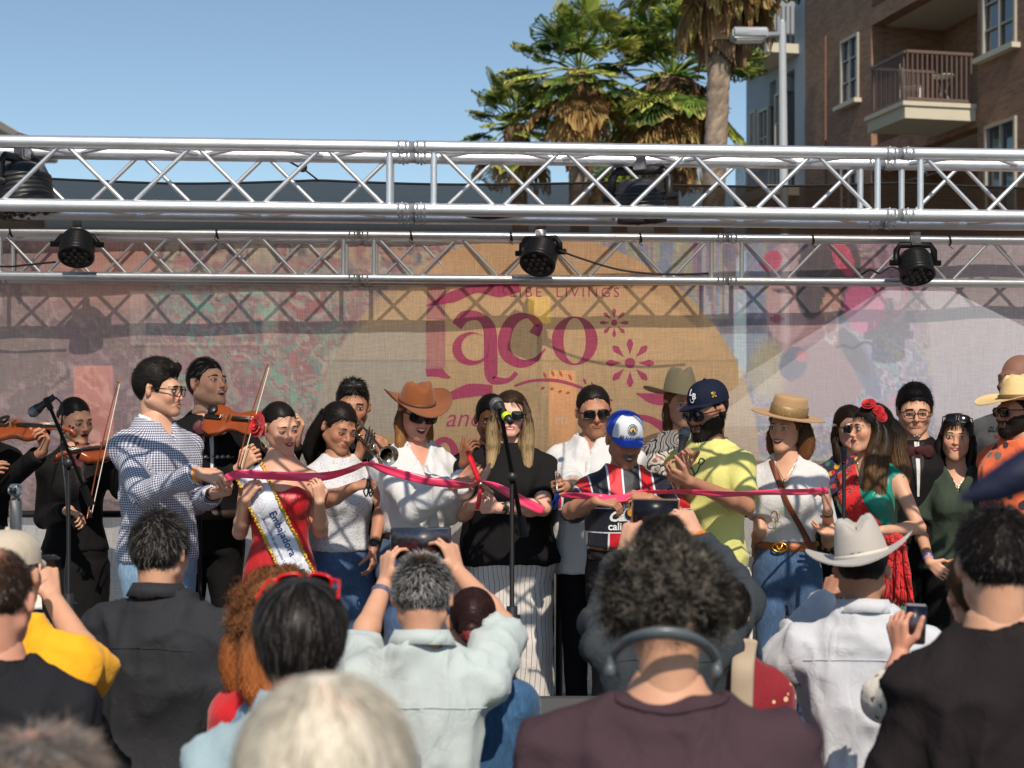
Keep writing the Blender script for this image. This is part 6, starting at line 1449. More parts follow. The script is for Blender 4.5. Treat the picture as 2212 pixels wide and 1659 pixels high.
p8 = person('blonde woman in black t-shirt and sunglasses standing behind the microphone', 1103, 895, 7.0, -4, sex='f', skin='fair', look=(0, 3, 2), fat=1.35, belly=.3, wide=1.08, top=dict(kind='tee', mat=cloth('black_tee', (.013, .012, .013), bump=.0008), hem=.86, wr=.008, t=.016, sleeve=.75, st=.022, flare=.1), bottom=dict(mat=cloth('striped_linen', S(214, 206, 200), pattern=pinstripe), w=2.0, wr=.010),
    A=dict(w=(1016, 1092, 6.6), e=(1000, 1110, 6.95), d=(.7, -.3, .15), n=(.5, .5, -.2), curl=.85), B=dict(w=(1078, 1097, 6.5), e=(1172, 1096, 6.7), d=(-.95, -.1, .1), n=(-.1, .7, .3), curl=.85, thumb=.7),
    hair=dict(style='long', col='dbrown', top=.006, side=.006, L=.08, flow=(0, .13, -.06), lift=.02, wild=.03, guides=sidehair(0, .34, .036, .082, -.05)+[([(-.05, -.02, .08), (-.082, -.045, .0), (-.088, -.075, -.14), (-.082, -.12, -.33)], [.014, .024, .034, .016]), ([(.05, -.02, .08), (.082, -.045, .0), (.090, -.075, -.14), (.090, -.12, -.31)], [.014, .024, .036, .018])], tip=S(206, 176, 130), gn=2400, gw=.0028), face=dict(smile=.35, lips=S(176, 84, 90), open_=.1, teeth=.5, shades=dict(big=1.02)))
p8b = person('dark haired helper in black hidden behind the blonde woman, hand on the red scissors', 1062, 905, 7.5, 10, skin='deep', look=(5, 10, 0), top=dict(kind='shirt', mat=blackj, hem=.85), A=dict(w=(1003, 1000, 6.75), e=(985, 1070, 7.1), d=(.2, -.3, .9), n=(.6, .5, 0), curl=.6, thumb=0.), B={}, hair=dict(col='black', top=.014), face={})
p9 = person('man in white short sleeved shirt and sunglasses reaching out with blue scissors', 1283, 888, 7.05, -14, skin='brown', look=(4, 8, -4), fat=1.15, belly=.3, wide=1.1, top=dict(kind='polo', name='shirt', mat=wlinen, collar=True, hem=.80, wr=.010, vneck=.07, vw=.4, t=.020, sleeve=.85, st=.026, flare=.06), bottom=dict(mat=blackj),
    A=dict(w=(1222, 1050, 6.45), e=(1243, 1060, 6.8), d=(-.5, -.6, -.1), n=(.6, -.3, .2), curl=.9, thumb=.3), B=dict(w=(1370, 1090, 7.0)), hair=dict(style='short', col='black', top=.010, side=.003, L=.028, lift=.1, gloss=True, wild=.06, hl=interp_hl([(-.11, .082), (-.085, .078), (-.06, .062), (-.042, .03), (-.03, -.012), (-.016, -.014), (-.004, .024), (.022, .03), (.034, -.02), (.05, -.05), (.11, -.066)])), face=dict(smile=.35, shades=dict(big=.95)), stubble=.15, nose=1.15)
JZ[0], JZ[1] = 1.078, 1.186
p10 = person('laughing older man in red and navy striped football jersey and blue white cap', 1350, 950, 6.45, 8, skin='brown', look=(12, 16, 0), fat=1.1, belly=.4, lean=(0, -.12), wide=1.02, top=dict(kind='tee', name='jersey', mat=cloth('jersey_cloth', (1, 1, 1), .55, pattern=jersey, var=.03), hem=1.07, wr=.007, t=.016, sleeve=.9, st=.03, flare=.04, rib_mat=cloth('navy_rib', (.008, .009, .02))), bottom=dict(mat=blackj, w=1.15, waist=1.06),
    A=dict(w=(1288, 1082, 6.05), e=(1232, 1104, 6.25), d=(.95, -.1, -.1), n=(.1, .4, -.9), curl=.5, thumb=.6), B=dict(w=(1405, 1078, 6.1), e=(1465, 1115, 6.3), d=(-.9, -.1, .2), n=(-.1, .5, -.8), curl=.6), hair=dict(col='grey', top=.004, side=.003, L=.012), face=dict(smile=.8, open_=1.1, teeth=1., eyes='down', must=True, hairc='grey'), bgrey=.3, nose=1.25, stubble=.12)
p11 = person('smiling woman in tan cowboy hat and patterned blouse behind the bearded man', 1470, 872, 7.5, 10, sex='f', skin='olive', look=(14, 6, 0), top=dict(kind='shirt', name='blouse', mat=cloth('paisley', (1, 1, 1), pattern=swirl, var=.03), hem=.86, wr=.008, t=.018), bottom=dict(mat=blackj), hair=dict(style='long', col='auburn', top=.004, side=.006, guides=sidehair(0, .12, .024, .07, .0)), face=dict(smile=1., open_=.6, teeth=1., lips=S(180, 24, 40)))
hat(p11, cloth('tan_felt', S(158, 142, 112), .9, fold=0), crown_h=.13, brim=.11, curl=.03, tilt=-4, zoff=.060, fb=1.0)
p12 = person('bearded man in pale yellow t-shirt and navy cap speaking into a hand microphone', 1529, 888, 6.55, -42, skin='brown', look=(-50, 12, 0), fat=1.02, top=dict(kind='tee', mat=cloth('yellow_tee', S(212, 206, 122), bump=.001), hem=.88, wr=.010, t=.016, sleeve=.82, st=.024, flare=.04), bottom=dict(mat=denim_l),
    A=dict(w=(1478, 1022, 6.25), e=(1490, 1090, 6.6), d=(-.2, -.1, .9), n=(.4, -.6, 0), curl=.85, thumb=.6), B=dict(w=(1490, 1040, 6.1), e=(1612, 1094, 6.35), d=(-.9, .1, .35), n=(-.1, .5, .5), curl=.6, thumb=.2), hair=dict(col='black', top=.003, side=.003, L=.012), face=dict(beard=.026, smile=0, shades=dict(kind='dark', big=.95)), nose=1.15)
p13 = person('laughing woman in tan hat with gold snakeskin band, curly hair and white tee', 1700, 922, 6.85, -18, sex='f', skin='tan', look=(-38, 4, 3), top=dict(kind='tee', name='blouse', mat=cloth('white_embossed', S(207, 204, 204), bump=.003, bscale=70), hem=1.02, wr=.006, vneck=.17, vw=.34, t=.013, sleeve=.75, st=.03, rib=False), bottom=dict(mat=denim, w=.95, waist=1.03),
    A=dict(w=(1632, 1180, 7.0)), B=dict(w=(1788, 1102, 6.55), e=(1790, 1170, 6.8), d=(-.15, -.1, .95), n=(-.7, .5, 0), curl=.65, thumb=.7), hair=dict(style='long', col='brown', top=.004, side=.012, L=.05, curl=.006, guides=[([(-.06, .03, .02), (-.09, .04, -.06), (-.09, .03, -.13)], [.03, .04, .03]), ([(.06, .03, .02), (.095, .03, -.06), (.09, .02, -.14)], [.03, .042, .034]), ([(0, .08, .02), (.02, .11, -.06), (.02, .10, -.15)], [.05, .06, .05])], wave=.012, wf=5, tip=S(150, 96, 60)), face=dict(smile=1., open_=.7, teeth=1., lips=S(130, 40, 40)), nose=1.05)
hat(p13, cloth('camel_felt', S(176, 140, 100), .9, fold=0), crown_h=.10, brim=.092, curl=.0, kind='flat', dip=.0, tilt=-3, roll=9, band_m=mat('gold_snake_band', S(150, 124, 84), .5, .3, var=.8, vscale=130), band_h=.05, fb=1., zoff=.055, name='wide_brim_hat')
p14 = person('woman in dark sunglasses half hidden behind the woman in the green dress', 1836, 924, 7.35, -12, sex='f', skin='fair', look=(5, 4, 0), top=dict(kind='shirt', name='blouse', mat=cloth('rainbow_blouse', (1, 1, 1), pattern=spots([S(40, 60, 150), S(180, 40, 40), S(40, 120, 70), S(210, 150, 40)], 30, S(40, 34, 60), .45)), hem=.86), hair=dict(style='long', col='dbrown', top=.008, side=.007, guides=sidehair(0, .2, .025, .075, -.02)), face=dict(smile=.7, teeth=.6, open_=.3, shades=dict(big=1.05)))
p15 = person('woman in green dress with long wavy hair, red roses and red shawl, seen in profile', 1880, 926, 6.8, -38, sex='f', skin='tan', look=(-72, 0, 0), top=dict(kind='sleeveless', name='dress_bodice', mat=cloth('emerald_satin', S(0, 128, 108), .38, bump=.0005), t=.007, sleeve=0, hem=.93, wr=.002, low=.03, nw=.03, vneck=.15, vw=.55), bottom=dict(kind='skirt', mat=cloth('emerald_satin', (0, 1, 0)), fl=.85, waist=1.03),
    A=dict(w=(1812, 1150, 6.6), e=(1850, 1135, 6.9), d=(-.9, -.1, .1), n=(0, -.6, .7), curl=.2, thumb=.2), B=dict(w=(1905, 1146, 6.45), e=(1985, 1140, 6.6), d=(-.9, -.1, .1), n=(0, .2, -.9), curl=.3), hair=dict(style='long', col='black', top=.014, side=.010, L=.09, flow=(0, .14, -.10), lift=.03, wild=.05, gloss=True, rough=.002, gn=2600, gw=.0026, wave=.013, wf=2.2,
    guides=[([(.06, .02, .04), (.085, .03, -.06), (.10, -.01, -.2), (.11, -.03, -.36), (.10, -.02, -.46)], [.028, .04, .045, .04, .015]), ([(.02, .07, .05), (.04, .12, -.06), (.07, .12, -.22), (.08, .09, -.4)], [.045, .055, .055, .02]), ([(-.03, .08, .04), (-.02, .13, -.06), (.0, .14, -.22), (.02, .13, -.38)], [.045, .05, .05, .02]), ([(.07, -.01, .05), (.09, -.02, -.04), (.10, -.06, -.18), (.09, -.08, -.34)], [.02, .026, .034, .014])], tip=S(150, 112, 78)), face=dict(smile=.6, teeth=.5, open_=.3, lips=S(150, 50, 50), eyes='open'), nose=1.)
p16 = person('stern young man in dark suit and rectangular glasses', 1976, 888, 7.25, -8, skin='tan', look=(-10, 8, 0), fat=1.12, wide=1.14, top=mariachi, bottom=dict(mat=blackj), hair=dict(style='short', col='black', top=.026, side=.010, L=.02, lift=.35, wild=.25, rough=.008, flow='swirl'), face=dict(smile=-.5, eyes='narrow', shades=dict(kind='clear', big=.92, col=(.012, .01, .01))), nose=1.25)
suit_front(p16, bowm=cloth('dark_bow', S(70, 40, 44)))
p17 = person('smiling woman in dark green sleeveless blouse with sunglasses on her head', 2066, 944, 7.15, -10, sex='f', skin='tan', look=(-18, 0, 4), top=dict(kind='tee', name='blouse', mat=cloth('dark_green_blouse', S(60, 70, 60), bump=.001), hem=.87, wr=.008, vneck=.15, vw=.42, t=.018, sleeve=.8, st=.03, flare=.05, rib=False), bottom=dict(mat=blackj, w=1.3),
    A=dict(w=(2008, 1215, 6.8), e=(1985, 1140, 7.15), d=(.7, -.2, -.6), n=(.3, .6, 0), curl=.3), B=dict(w=(2085, 1215, 6.8), e=(2125, 1140, 7.1), d=(-.7, -.2, -.6), n=(-.3, .6, 0), curl=.3), hair=dict(style='long', col='black', top=.012, side=.008, L=.07, flow='down', lift=.02, wild=.04, gloss=True, guides=sidehair(0, .26, .026, .082, .0), gn=1400), face=dict(smile=1., open_=.45, teeth=1., lips=S(160, 70, 70)))
p18 = person('bearded man in straw hat and orange flowered shirt at the right edge', 2200, 888, 6.9, -60, skin='brown', look=(-72, 2, 0), fat=1.1, top=dict(kind='polo', name='shirt', mat=cloth('orange_flowers', (1, 1, 1), pattern=spots([S(40, 40, 50), S(120, 110, 110), S(60, 50, 60)], 14, S(240, 112, 66), .30)), collar=True, hem=.82, wr=.008, t=.018), bottom=dict(mat=blackj), A=dict(w=(2130, 1150, 7.1)), B=dict(w=(2230, 1200, 6.6)), hair=dict(col='black', top=.003, side=.003), face=dict(beard=.016, smile=0, shades=dict(kind='dark', big=.95)))
hat(p18, mat('straw', S(226, 196, 140), .6, var=.15, vscale=90, bump=.002, bscale=200, bstretch=(1, 1, 4)), crown_h=.12, brim=.10, curl=.03, tilt=-2, band_m=mat('brown_braid', S(110, 84, 50), .6, var=.5, vscale=150), band_h=.022, front_drop=.012, name='straw_hat')
p19 = person('tall bald man with white beard and grey printed t-shirt behind the straw hat man', 2200, 818, 7.45, -45, skin='red', look=(-65, 4, 0), fat=1.15, top=dict(kind='tee', mat=cloth('grey_tee', S(128, 130, 128)), hem=.84, sleeve=.8, st=.02), bottom=dict(mat=denim), face=dict(beard=.022, hairc='grey', glasses=None, smile=-.2), bgrey=.7, nose=1.15)
# ================================================================== IN THE CROWD (backs)
BK = dict(face_on=False, floor=0.)
def crowd(label, u, v, Y, yaw=180, **k): d = dict(BK); d.update(k); return person(label, u, v, Y, yaw, **d)
Bt = lambda n, c, **k: cloth(n, c, **k)
c1 = crowd('man in black t-shirt with cropped dark hair at the left edge of the crowd', -4, 1300, 3.55, 176, look=(180, 8, 0), skin='red', near=True, fat=1.1, top=dict(kind='tee', mat=Bt('black_tee_b', (.018, .018, .022)), hem=.82, wr=.008, t=.016, sleeve=.85, st=.03), hair=dict(style='short', col='dbrown', top=.008, side=.003, L=.011, flow='swirl', lift=.5, n=9000, grey=.05, wild=.3, thin=(0, .05, .115, .035)))
c2 = crowd('man in mustard yellow t-shirt and pale cap raising a small camera', 22, 1240, 4.2, 170, look=(172, -4, 0), skin='tan', near=True, fat=1.2, top=dict(kind='tee', mat=Bt('mustard_tee', S(240, 170, 12)), hem=.82, wr=.010, t=.018, sleeve=.85, st=.03),
    A=dict(w=(112, 1290, 4.5), e=(205, 1452, 4.3), d=(-.3, .2, .95), n=(-.5, .6, 0), curl=.65), B=dict(w=(40, 1290, 4.5), pole=(-1, 0, -1), d=(.2, .2, .9), n=(.5, .6, 0), curl=.6), hair=dict(col='grey', top=.003, side=.003, L=.01))
c3 = crowd('man in black collared shirt with thick greying black hair seen from behind', 348, 1196, 4.75, 170, look=(162, 4, 0), skin='tan', near=True, fat=1.18, sh_w=.18, top=dict(kind='shirt', mat=Bt('charcoal_shirt', (.030, .031, .036), rough=.7), collar=True, collar_gap=40, hem=.80, wr=.012, t=.020, st=.018, sr=1.2), bottom=dict(mat=black_cloth), hair=dict(style='short', col='black', top=.020, side=.012, L=.022, flow='swirl', lift=.45, n=11000, grey=.16, wild=.3, rough=.006))
c4 = crowd('woman with long curly auburn hair in red top and denim waistcoat', 606, 1348, 4.0, 178, look=(165, 10, 0), sex='f', skin='fair', near=True, top=dict(kind='tee', mat=Bt('red_top', S(205, 20, 34)), hem=.86, wr=.008, t=.014, sleeve=.95, st=.018), hair=dict(style='curly', col='auburn', vol=.035, top=.02, side=.015, L=.05, curl=.007, cf=9, seg=7, w=.0035, n=5400, flow='down', drop=.03, guides=[([(-.07, .04, 0), (-.10, .05, -.08), (-.11, .04, -.19)], [.035, .045, .03]), ([(.07, .04, 0), (.10, .05, -.08), (.11, .03, -.18)], [.035, .045, .03]), ([(0, .09, 0), (0, .11, -.1), (0, .11, -.2)], [.05, .06, .05])], wave=.016, wf=6, tip=S(190, 110, 60), gn=3600, gw=.0045))
c5 = crowd('dark haired person with bright red sunglasses pushed up on the head', 650, 1392, 3.05, 180, look=(180, 10, 0), skin='tan', near=True, top=dict(kind='shirt', mat=Bt('faded_chambray', S(150, 172, 180), bump=.002), collar=True, hem=.82, wr=.010, t=.018), hair=dict(style='short', col='black', top=.018, side=.016, L=.07, flow='swirl', lift=.08, n=12000, wild=.12, gloss=True, rough=.004, drop=.025, c2=(.12, .11, .11), grey=.15, w=.002))
shades(c5, c5.M, 'dark', S(220, 20, 26), .86, z=.088, y=.060, tiltx=-24)
c6 = crowd('out of focus white haired head in the foreground', 706, 1752, 1.62, 180, look=(176, 14, 0), skin='fair', near=True, top=dict(kind='shirt', mat=Bt('pale_shirt', S(150, 160, 170)), collar=True, hem=.82), hair=dict(style='short', col='white', top=.026, side=.022, L=.05, flow='swirl', lift=.06, n=14000, wild=.16, rough=.006, w=.0018, thin=(-.018, .075, .105, .028), drop=.015, c2=(.35, .3, .22), grey=.2))
c7 = crowd('out of focus grey brown head low in the left corner', 88, 1790, 1.95, 178, look=(178, 12, 0), skin='red', near=True, top=dict(kind='tee', mat=Bt('black_tee_b', (0, 0, 0)), hem=.82), hair=dict(style='short', col='grey', top=.014, side=.012, L=.03, flow='swirl', lift=.5, n=10000, wild=.5, rough=.006, c2=(.28, .2, .15), grey=.5, thin=(.01, .03, .13, .035)))
c8 = crowd('man with cropped grey hair in pale mint shirt holding up a tablet with both hands', 912, 1292, 4.25, 180, look=(180, 12, 0), skin='tan', near=True, fat=1.08, top=dict(kind='polo', name='shirt', mat=Bt('mint_shirt', S(182, 192, 191)), collar=True, collar_gap=60, hem=.80, wr=.012, t=.020, sleeve=.85, st=.03),
    A=dict(w=(988, 1234, 4.72), e=(1085, 1350, 4.5), d=(-.3, .1, .9), n=(-.7, .5, 0), curl=.5, thumb=.4), B=dict(w=(832, 1258, 4.72), e=(776, 1402, 4.5), d=(.1, .1, .95), n=(.7, .5, 0), curl=.5, thumb=.4), hair=dict(style='short', col='black', top=.012, side=.005, L=.016, flow='swirl', lift=.75, n=13000, grey=.5, wild=.4, c2=(.38, .37, .36), thin=(.0, .03, .118, .03), rough=.003))
c9 = crowd('short woman with maroon hair in a scrunchie and denim jacket beside the tablet man', 1022, 1345, 4.5, 178, look=(178, 6, 0), sex='f', skin='tan', near=True, top=dict(kind='jacket', mat=Bt('denim_jacket', S(44, 84, 122), pattern=denim_pat), hem=.80, t=.02), hair=dict(SLK, col='maroon', n=7000, bun=(0, .112, -.02)))
c10 = crowd('broad person with curly greying hair, grey neckband headphones and plum t-shirt', 1440, 1338, 3.0, 180, look=(180, 34, 0), skin='tan', near=True, fat=1.3, sh_w=.188, arm_out=.19, head_s=.94, lean=(0, .06), top=dict(kind='tee', mat=Bt('plum_tee', S(70, 54, 60)), hem=.80, wr=.008, t=.016, sleeve=.85, st=.03, low=.014, nw=.034), hair=dict(style='curly', col='black', nb=170, vol=.030, top=.016, side=.014, L=.045, curl=.010, cf=8, seg=7, n=8000, flow='swirl', lift=.5, grey=.3, wild=.5, drop=.035, w=.0016, c2=(.24, .21, .17), cvar=.6))
c11 = crowd('man in dark grey shirt with glossy black hair filming on a phone held high', 1430, 1212, 4.5, 180, look=(180, 16, 0), skin='olive', near=True, fat=1.0, sh_w=.165, top=dict(kind='shirt', mat=Bt('slate_shirt', (.045, .052, .06)), collar=True, hem=.80, wr=.012, t=.014, st=.012, sr=1.1),
    A=dict(w=(1508, 1160, 4.95), e=(1606, 1296, 4.75), d=(-.45, .1, .85), n=(-.5, .5, -.4), curl=.6, thumb=.3), B=dict(w=(1350, 1190, 4.95), e=(1300, 1350, 4.75), d=(.3, .1, .9), n=(.5, .5, 0), curl=.6, thumb=.3), hair=dict(style='short', col='black', top=.02, side=.008, L=.035, flow='swirl', lift=.3, n=9000, wild=.3, gloss=True))
a = Acc(); w = np.array(c11.arms[-1]['w']); d = w-c11.arms[-1]['e']; d /= np.linalg.norm(d); tube(a, [w-d*.03, w-d*.005], .034, 14); a.build('wristband', mat('orange_band', (1, 1, 1)), c11.root)
c12 = crowd('person in burgundy blouse with cream embroidered roses sitting low behind the curly head', 1560, 1330, 4.6, 176, look=(190, 8, 0), sex='f', skin='tan', fat=1.15, top=dict(kind='shirt', name='blouse', mat=Bt('burgundy_blouse', (1, 1, 1), pattern=spots([S(214, 180, 140), S(190, 150, 110)], 26, S(128, 14, 30), .2)), hem=.82, wr=.008, t=.03, st=.03, sr=1.4), hair=dict(style='short', col='black', top=.015, side=.012, L=.05))
c13 = crowd('man in pearl grey cowboy hat and white western shirt', 1862, 1232, 4.7, 176, look=(165, 6, 0), skin='brown', near=True, fat=1.05, sh_w=.178, top=dict(kind='shirt', mat=Bt('white_western', S(196, 197, 202)), collar=True, collar_gap=60, hem=.84, wr=.013, t=.018, st=.020, sr=1.4), bottom=dict(mat=black_cloth),
    B=dict(w=(1785, 1300, 5.05), e=(1705, 1420, 4.75), d=(.3, .2, .7), n=(.3, .2, -.6), curl=.5), A=dict(w=(2000, 1450, 5.0), e=(2022, 1480, 4.75)), hair=dict(col='black', top=.003, side=.004, L=.012, drop=.0))
hat(c13, mat('pearl_felt', S(174, 166, 158), .85, var=.04, bump=.0006, bscale=300, sheen=.3), crown_h=.125, brim=.098, curl=.050, tilt=-5, roll=12, zoff=.046, band_m=mat('hat_cord', S(206, 200, 190), .7), band_h=.012, rx=.084, ry=.100, fb=1.12)
c14 = crowd('woman in floral blouse with red nails holding up a phone beside the black t-shirt', 2120, 1290, 3.75, 180, look=(180, 4, 0), sex='f', skin='red', top=dict(kind='shirt', name='blouse', mat=Bt('floral_blouse', (1, 1, 1), pattern=spots([S(190, 60, 60), S(90, 110, 80), S(200, 130, 60), S(120, 80, 120)], 38, S(222, 212, 196), .26)), hem=.82, t=.02, sleeve=1.3, sr=1.1),
    B=dict(w=(1946, 1410, 4.1), e=(1915, 1510, 3.95), d=(-.12, .05, 1.), n=(.7, .5, 0), curl=.5, thumb=.0, spread=.2), A={}, hair=dict(style='short', col='brown', top=.015, side=.012, L=.05))
c15 = crowd('man in black t-shirt with dense black hair at the right edge of the crowd', 2150, 1222, 3.45, 176, look=(176, 6, 0), skin='tan', near=True, fat=1.1, sh_w=.155, arm_out=.10, top=dict(kind='tee', mat=Bt('soft_black_tee', (.022, .017, .018)), hem=.80, wr=.010, t=.018, sleeve=.9, st=.022), hair=dict(style='short', col='black', top=.016, side=.009, L=.014, flow='swirl', lift=.6, n=13000, wild=.4, rough=.004, grey=.03))
# ------------------------------------------------------------------ ribbon and scissors
satin = mat('pink_satin', S(248, 66, 108), .30, var=.05, bump=.0015, bscale=14, sheen=.2)
def ribbon(label, pts, w=.05, tw=None, n=90):
    c = spline([tuple(P(*p)) for p in pts], n); t = np.gradient(c, axis=0); t /= np.linalg.norm(t, axis=1)[:, None]; V_ = []
    an = np.interp(np.linspace(0, 1, n), np.linspace(0, 1, len(tw)), tw)
    for i in range(n):
        up = np.array([0, 0, 1.])-t[i]*t[i][2]; up /= np.linalg.norm(up); sd = np.cross(t[i], up); d = up*math.cos(R(an[i]))+sd*math.sin(R(an[i])); d2 = np.cross(t[i], d)
        for j in range(5):
            q = (j-2)/2; V_.append(c[i]+d*q*w/2+d2*.004*math.cos(q*3+i*.35)*1.0)
    a = Acc(); a.add(V_, [[5*i+j, 5*i+j+1, 5*i+6+j, 5*i+5+j] for i in range(n-1) for j in range(4)]); o = a.build('ribbon', satin)
    mo = o.modifiers.new('s', 'SOLIDIFY'); mo.thickness = .0008; return tag(o, label, 'ribbon')
RY = 7.12
ribbon('shiny pink satin ribbon running from the gingham shirt man to the red scissors', [(484, 1036, 7.0), (520, 1024, 7.1), (600, 1028, RY), (690, 1030, RY), (750, 1016, RY), (795, 1004, 7.0), (850, 1019, 6.98), (930, 1040, 6.98), (1000, 1047, 7.0), (1045, 1043, 7.02), (1090, 1060, 6.98), (1130, 1082, 6.98), (1174, 1104, 7.0)], .041, [10, -20, 15, -5, 40, 75, 30, 5, 20, 70, 50, 5, -10, -5])
ribbon('pink satin ribbon stretched from the jersey man to the woman in the tan hat', [(1213, 1071, 6.75), (1250, 1070, 6.75), (1300, 1076, 6.7), (1345, 1076, 6.75), (1400, 1062, 6.8), (1450, 1062, 6.85), (1540, 1066, 6.75), (1640, 1065, 6.9), (1720, 1062, 7.1), (1790, 1060, 7.25)], .034, [55, 30, 5, -30, 75, 50, 40, 45, 30, 10])
redp = mat('red_scissor_handle', S(214, 18, 30), .35, coat=.2)
t = empty('scissors', P(1038, 1045, 7.02), 0, 'giant ceremonial scissors with red handles held before the blonde woman', 'scissors')
def lp(u, v, dy=0): return tuple(P(u, v, 7.02+dy)-P(1038, 1045, 7.02))
a = Acc(); tube(a, [lp(1010, 975), lp(1016, 990, -.01), lp(1032, 1032), lp(1038, 1045)], [.012, .016, .014, .01], 8, sq=.7); a.build('handle', redp, t)
a = Acc(); tube(a, [lp(1038, 1045, .01), lp(1037, 1062), lp(1034, 1085), lp(1030, 1100)], [.01, .014, .016, .012], 8, sq=.7); a.build('handle', redp, t)
a = Acc(); tube(a, [lp(1038, 1045, -.005), lp(1050, 1020, .1), lp(1058, 1000, .22)], [.018, .02, .004], 8, sq=.2); a.build('blade', silver, t)
a = Acc(); tube(a, [lp(1038, 1045, .005), lp(1058, 1060, .1), lp(1066, 1072, .22)], [.018, .02, .004], 8, sq=.2); a.build('blade', silver, t)
a = Acc(); lathe(a, [(0, -.012), (.01, -.01), (.01, .03), (0, .03)], lp(1038, 1045, -.015), 10, axis=(0, 1, 0)); a.build('pivot', silver, t)
def small_scissors(label, u, v, Y, m, flip=1):
    o = P(u, v, Y); t = empty('scissors', o, 0, label, 'scissors'); px = Y/F
    for s_ in (-1, 1):
        a = Acc(); tube(a, [(s_*.003, 0, 0), (s_*.010, 0, -.035), (s_*.022, 0, -.055), (s_*.010, .003, -.08), (s_*.002, 0, -.055), (s_*.006, 0, -.03)], .004, 6, n=18); a.build('handle', m, t)
        a = Acc(); tube(a, [(s_*.003, .001*s_, 0), (-s_*.004, .001*s_, .05), (-s_*.006, 0, .10)], [.006, .005, .001], 6, sq=.3); a.build('blade', silver, t)
small_scissors('small black scissors in the hand of the woman in white lace', 796, 1035, 7.0, black_plastic)
small_scissors('small scissors with blue grip held out by the man in white shirt', 1203, 1062, 7.05, mat('blue_plastic', S(20, 90, 190), .3))
# ------------------------------------------------------------------ clothes details
def T2(s_, **k): return text2d(s_, **k)
# sash of the woman in red
s4 = p4.s
sash_m = cloth('white_satin', S(212, 214, 224), .42, bump=.0006, fold=.04); blue_print = mat('blue_print', S(22, 48, 120), .5, var=0)
def sash(pe, m, p0, p1, w, name='sash', trim=None, off=.010, back=True):
    b = pe.bv; b2 = pe.bbv; tv_ = bvh(*pe.torso); n = 40; C = []; q0, q1 = np.array(p0), np.array(p1); d = q1-q0; L = np.linalg.norm(d); d /= L; nn = np.array([d[1], -d[0]])
    def surf(x, z):
        ys = [h[0].y for h in (bb.ray_cast(Vector((x, -1.2, z)), Vector((0, 1, 0))) for bb in (b, b2, tv_)) if h[0]]
        return min(ys) if ys else None
    rows = []
    for i in range(n):
        c = q0+d*L*i/(n-1); r_ = []
        for j in range(7): q = c+nn*w*(j/6-.5); r_.append((q[0], surf(q[0], q[1]), q[1]))
        ys = [y[1] for y in r_ if y[1] is not None] or [-.1]; r_ = [(x, (y if y is not None else max(ys)), z) for x, y, z in r_]; rows.append(r_)
    A_ = np.array(rows, float); A_[:, :, 1] = np.minimum(A_[:, :, 1], A_[:, :, 1].min(axis=1, keepdims=True)+.03)
    for _ in range(3): A_[1:-1, :, 1] = np.minimum(A_[1:-1, :, 1], (A_[:-2, :, 1]+A_[2:, :, 1])/2)
    A_[:, :, 1] -= off; a = Acc(); a.add(A_.reshape(-1, 3), [[7*i+j, 7*i+j+1, 7*i+8+j, 7*i+7+j] for i in range(n-1) for j in range(6)]); o = a.build(name, m, pe.root); mo = o.modifiers.new('s', 'SOLIDIFY'); mo.thickness = .002
    if trim:
        rg = np.random.default_rng(3)
        for e in (0, 6):
            a = Acc(); pts = A_[:, e]+np.array([0, -.004, 0])
            for i in range(n-1):
                for k in range(4): q = pts[i]+(pts[i+1]-pts[i])*k/4+rg.normal(size=3)*.002; sphere(a, q, (.007, .004, .006), seg=6)
            a.build('sash_trim', trim, o)
    return o, bvh(A_.reshape(-1, 3), np.array([[7*i+j, 7*i+j+1, 7*i+8+j, 7*i+7+j] for i in range(n-1) for j in range(6)])), q0, d
p0 = (-.155*s4, 1.40*s4); p1 = (.15*s4, .76*s4)
nb = p4.nb; o, sb, q0, dd = sash(p4, sash_m, p0, p1, .135, trim=goldsat, off=.010)
ang = math.degrees(math.atan2(dd[1], dd[0]))
def sash_text(s_, t0, dn, size, **k):
    v, f = T2(s_, **k); c = q0+dd*t0; nn = np.array([-dd[1], dd[0]]); c = c+nn*dn; drape(p4, v, f, (c[0], 0, c[1]), size, 'sash_lettering', blue_print, .003, mx=.02, bv=sb, rot=ang)
sash_text('Embajadora', .34, .014, .046, bold=.01); sash_text('AJUA', .575, .014, .046, bold=.03); sash_text('Asociación de Jaliscienses Unidos en Acción', .42, -.034, .019)
for i in range(8):
    z = (.83-.062*i)*s4; h = p4.bbv.ray_cast(Vector((-.115*s4, -1, z)), Vector((0, 1, 0)))[0]
    if h:
        a = Acc()
        for q in (-.022, .022): lathe(a, [(0, -.006), (.009, -.003), (.010, .002)], h+Vector((q, -.002, 0)), 10, axis=(0, -1, 0)); tube(a, [h+Vector((q, -.006, 0)), h+Vector((0, -.008, .006)), h+Vector((-q, -.006, 0))], .0022, 5)
        a.build('ornament', gold, p4.root)
a = Acc(); M_ = p4.M; flower3(a, M_@Vector((-.092, .035, .005)), .058, (-.8, -.6, .2), S(200, 14, 28), 5, 2); a.build('hair_rose', vcm, p4.root)
def hoop(pe, side, r=.028, m=gold, z=-.05, stud=None):
    a = Acc(); c = pe.M@Vector((side*.084, .005, z-r*.6)); pts = [c+Vector((r*math.cos(q)*.4, r*math.cos(q)*.9*.5, r*math.sin(q))) for q in np.linspace(0, 6.283, 20)]; tube(a, pts, .0018, 5, cap=False)
    if stud is not None: sphere(a, pe.M@Vector((side*.086, .004, -.032)), .009, None, 1)
    a.build('earring', [m, stud] if stud is not None else m, pe.root)
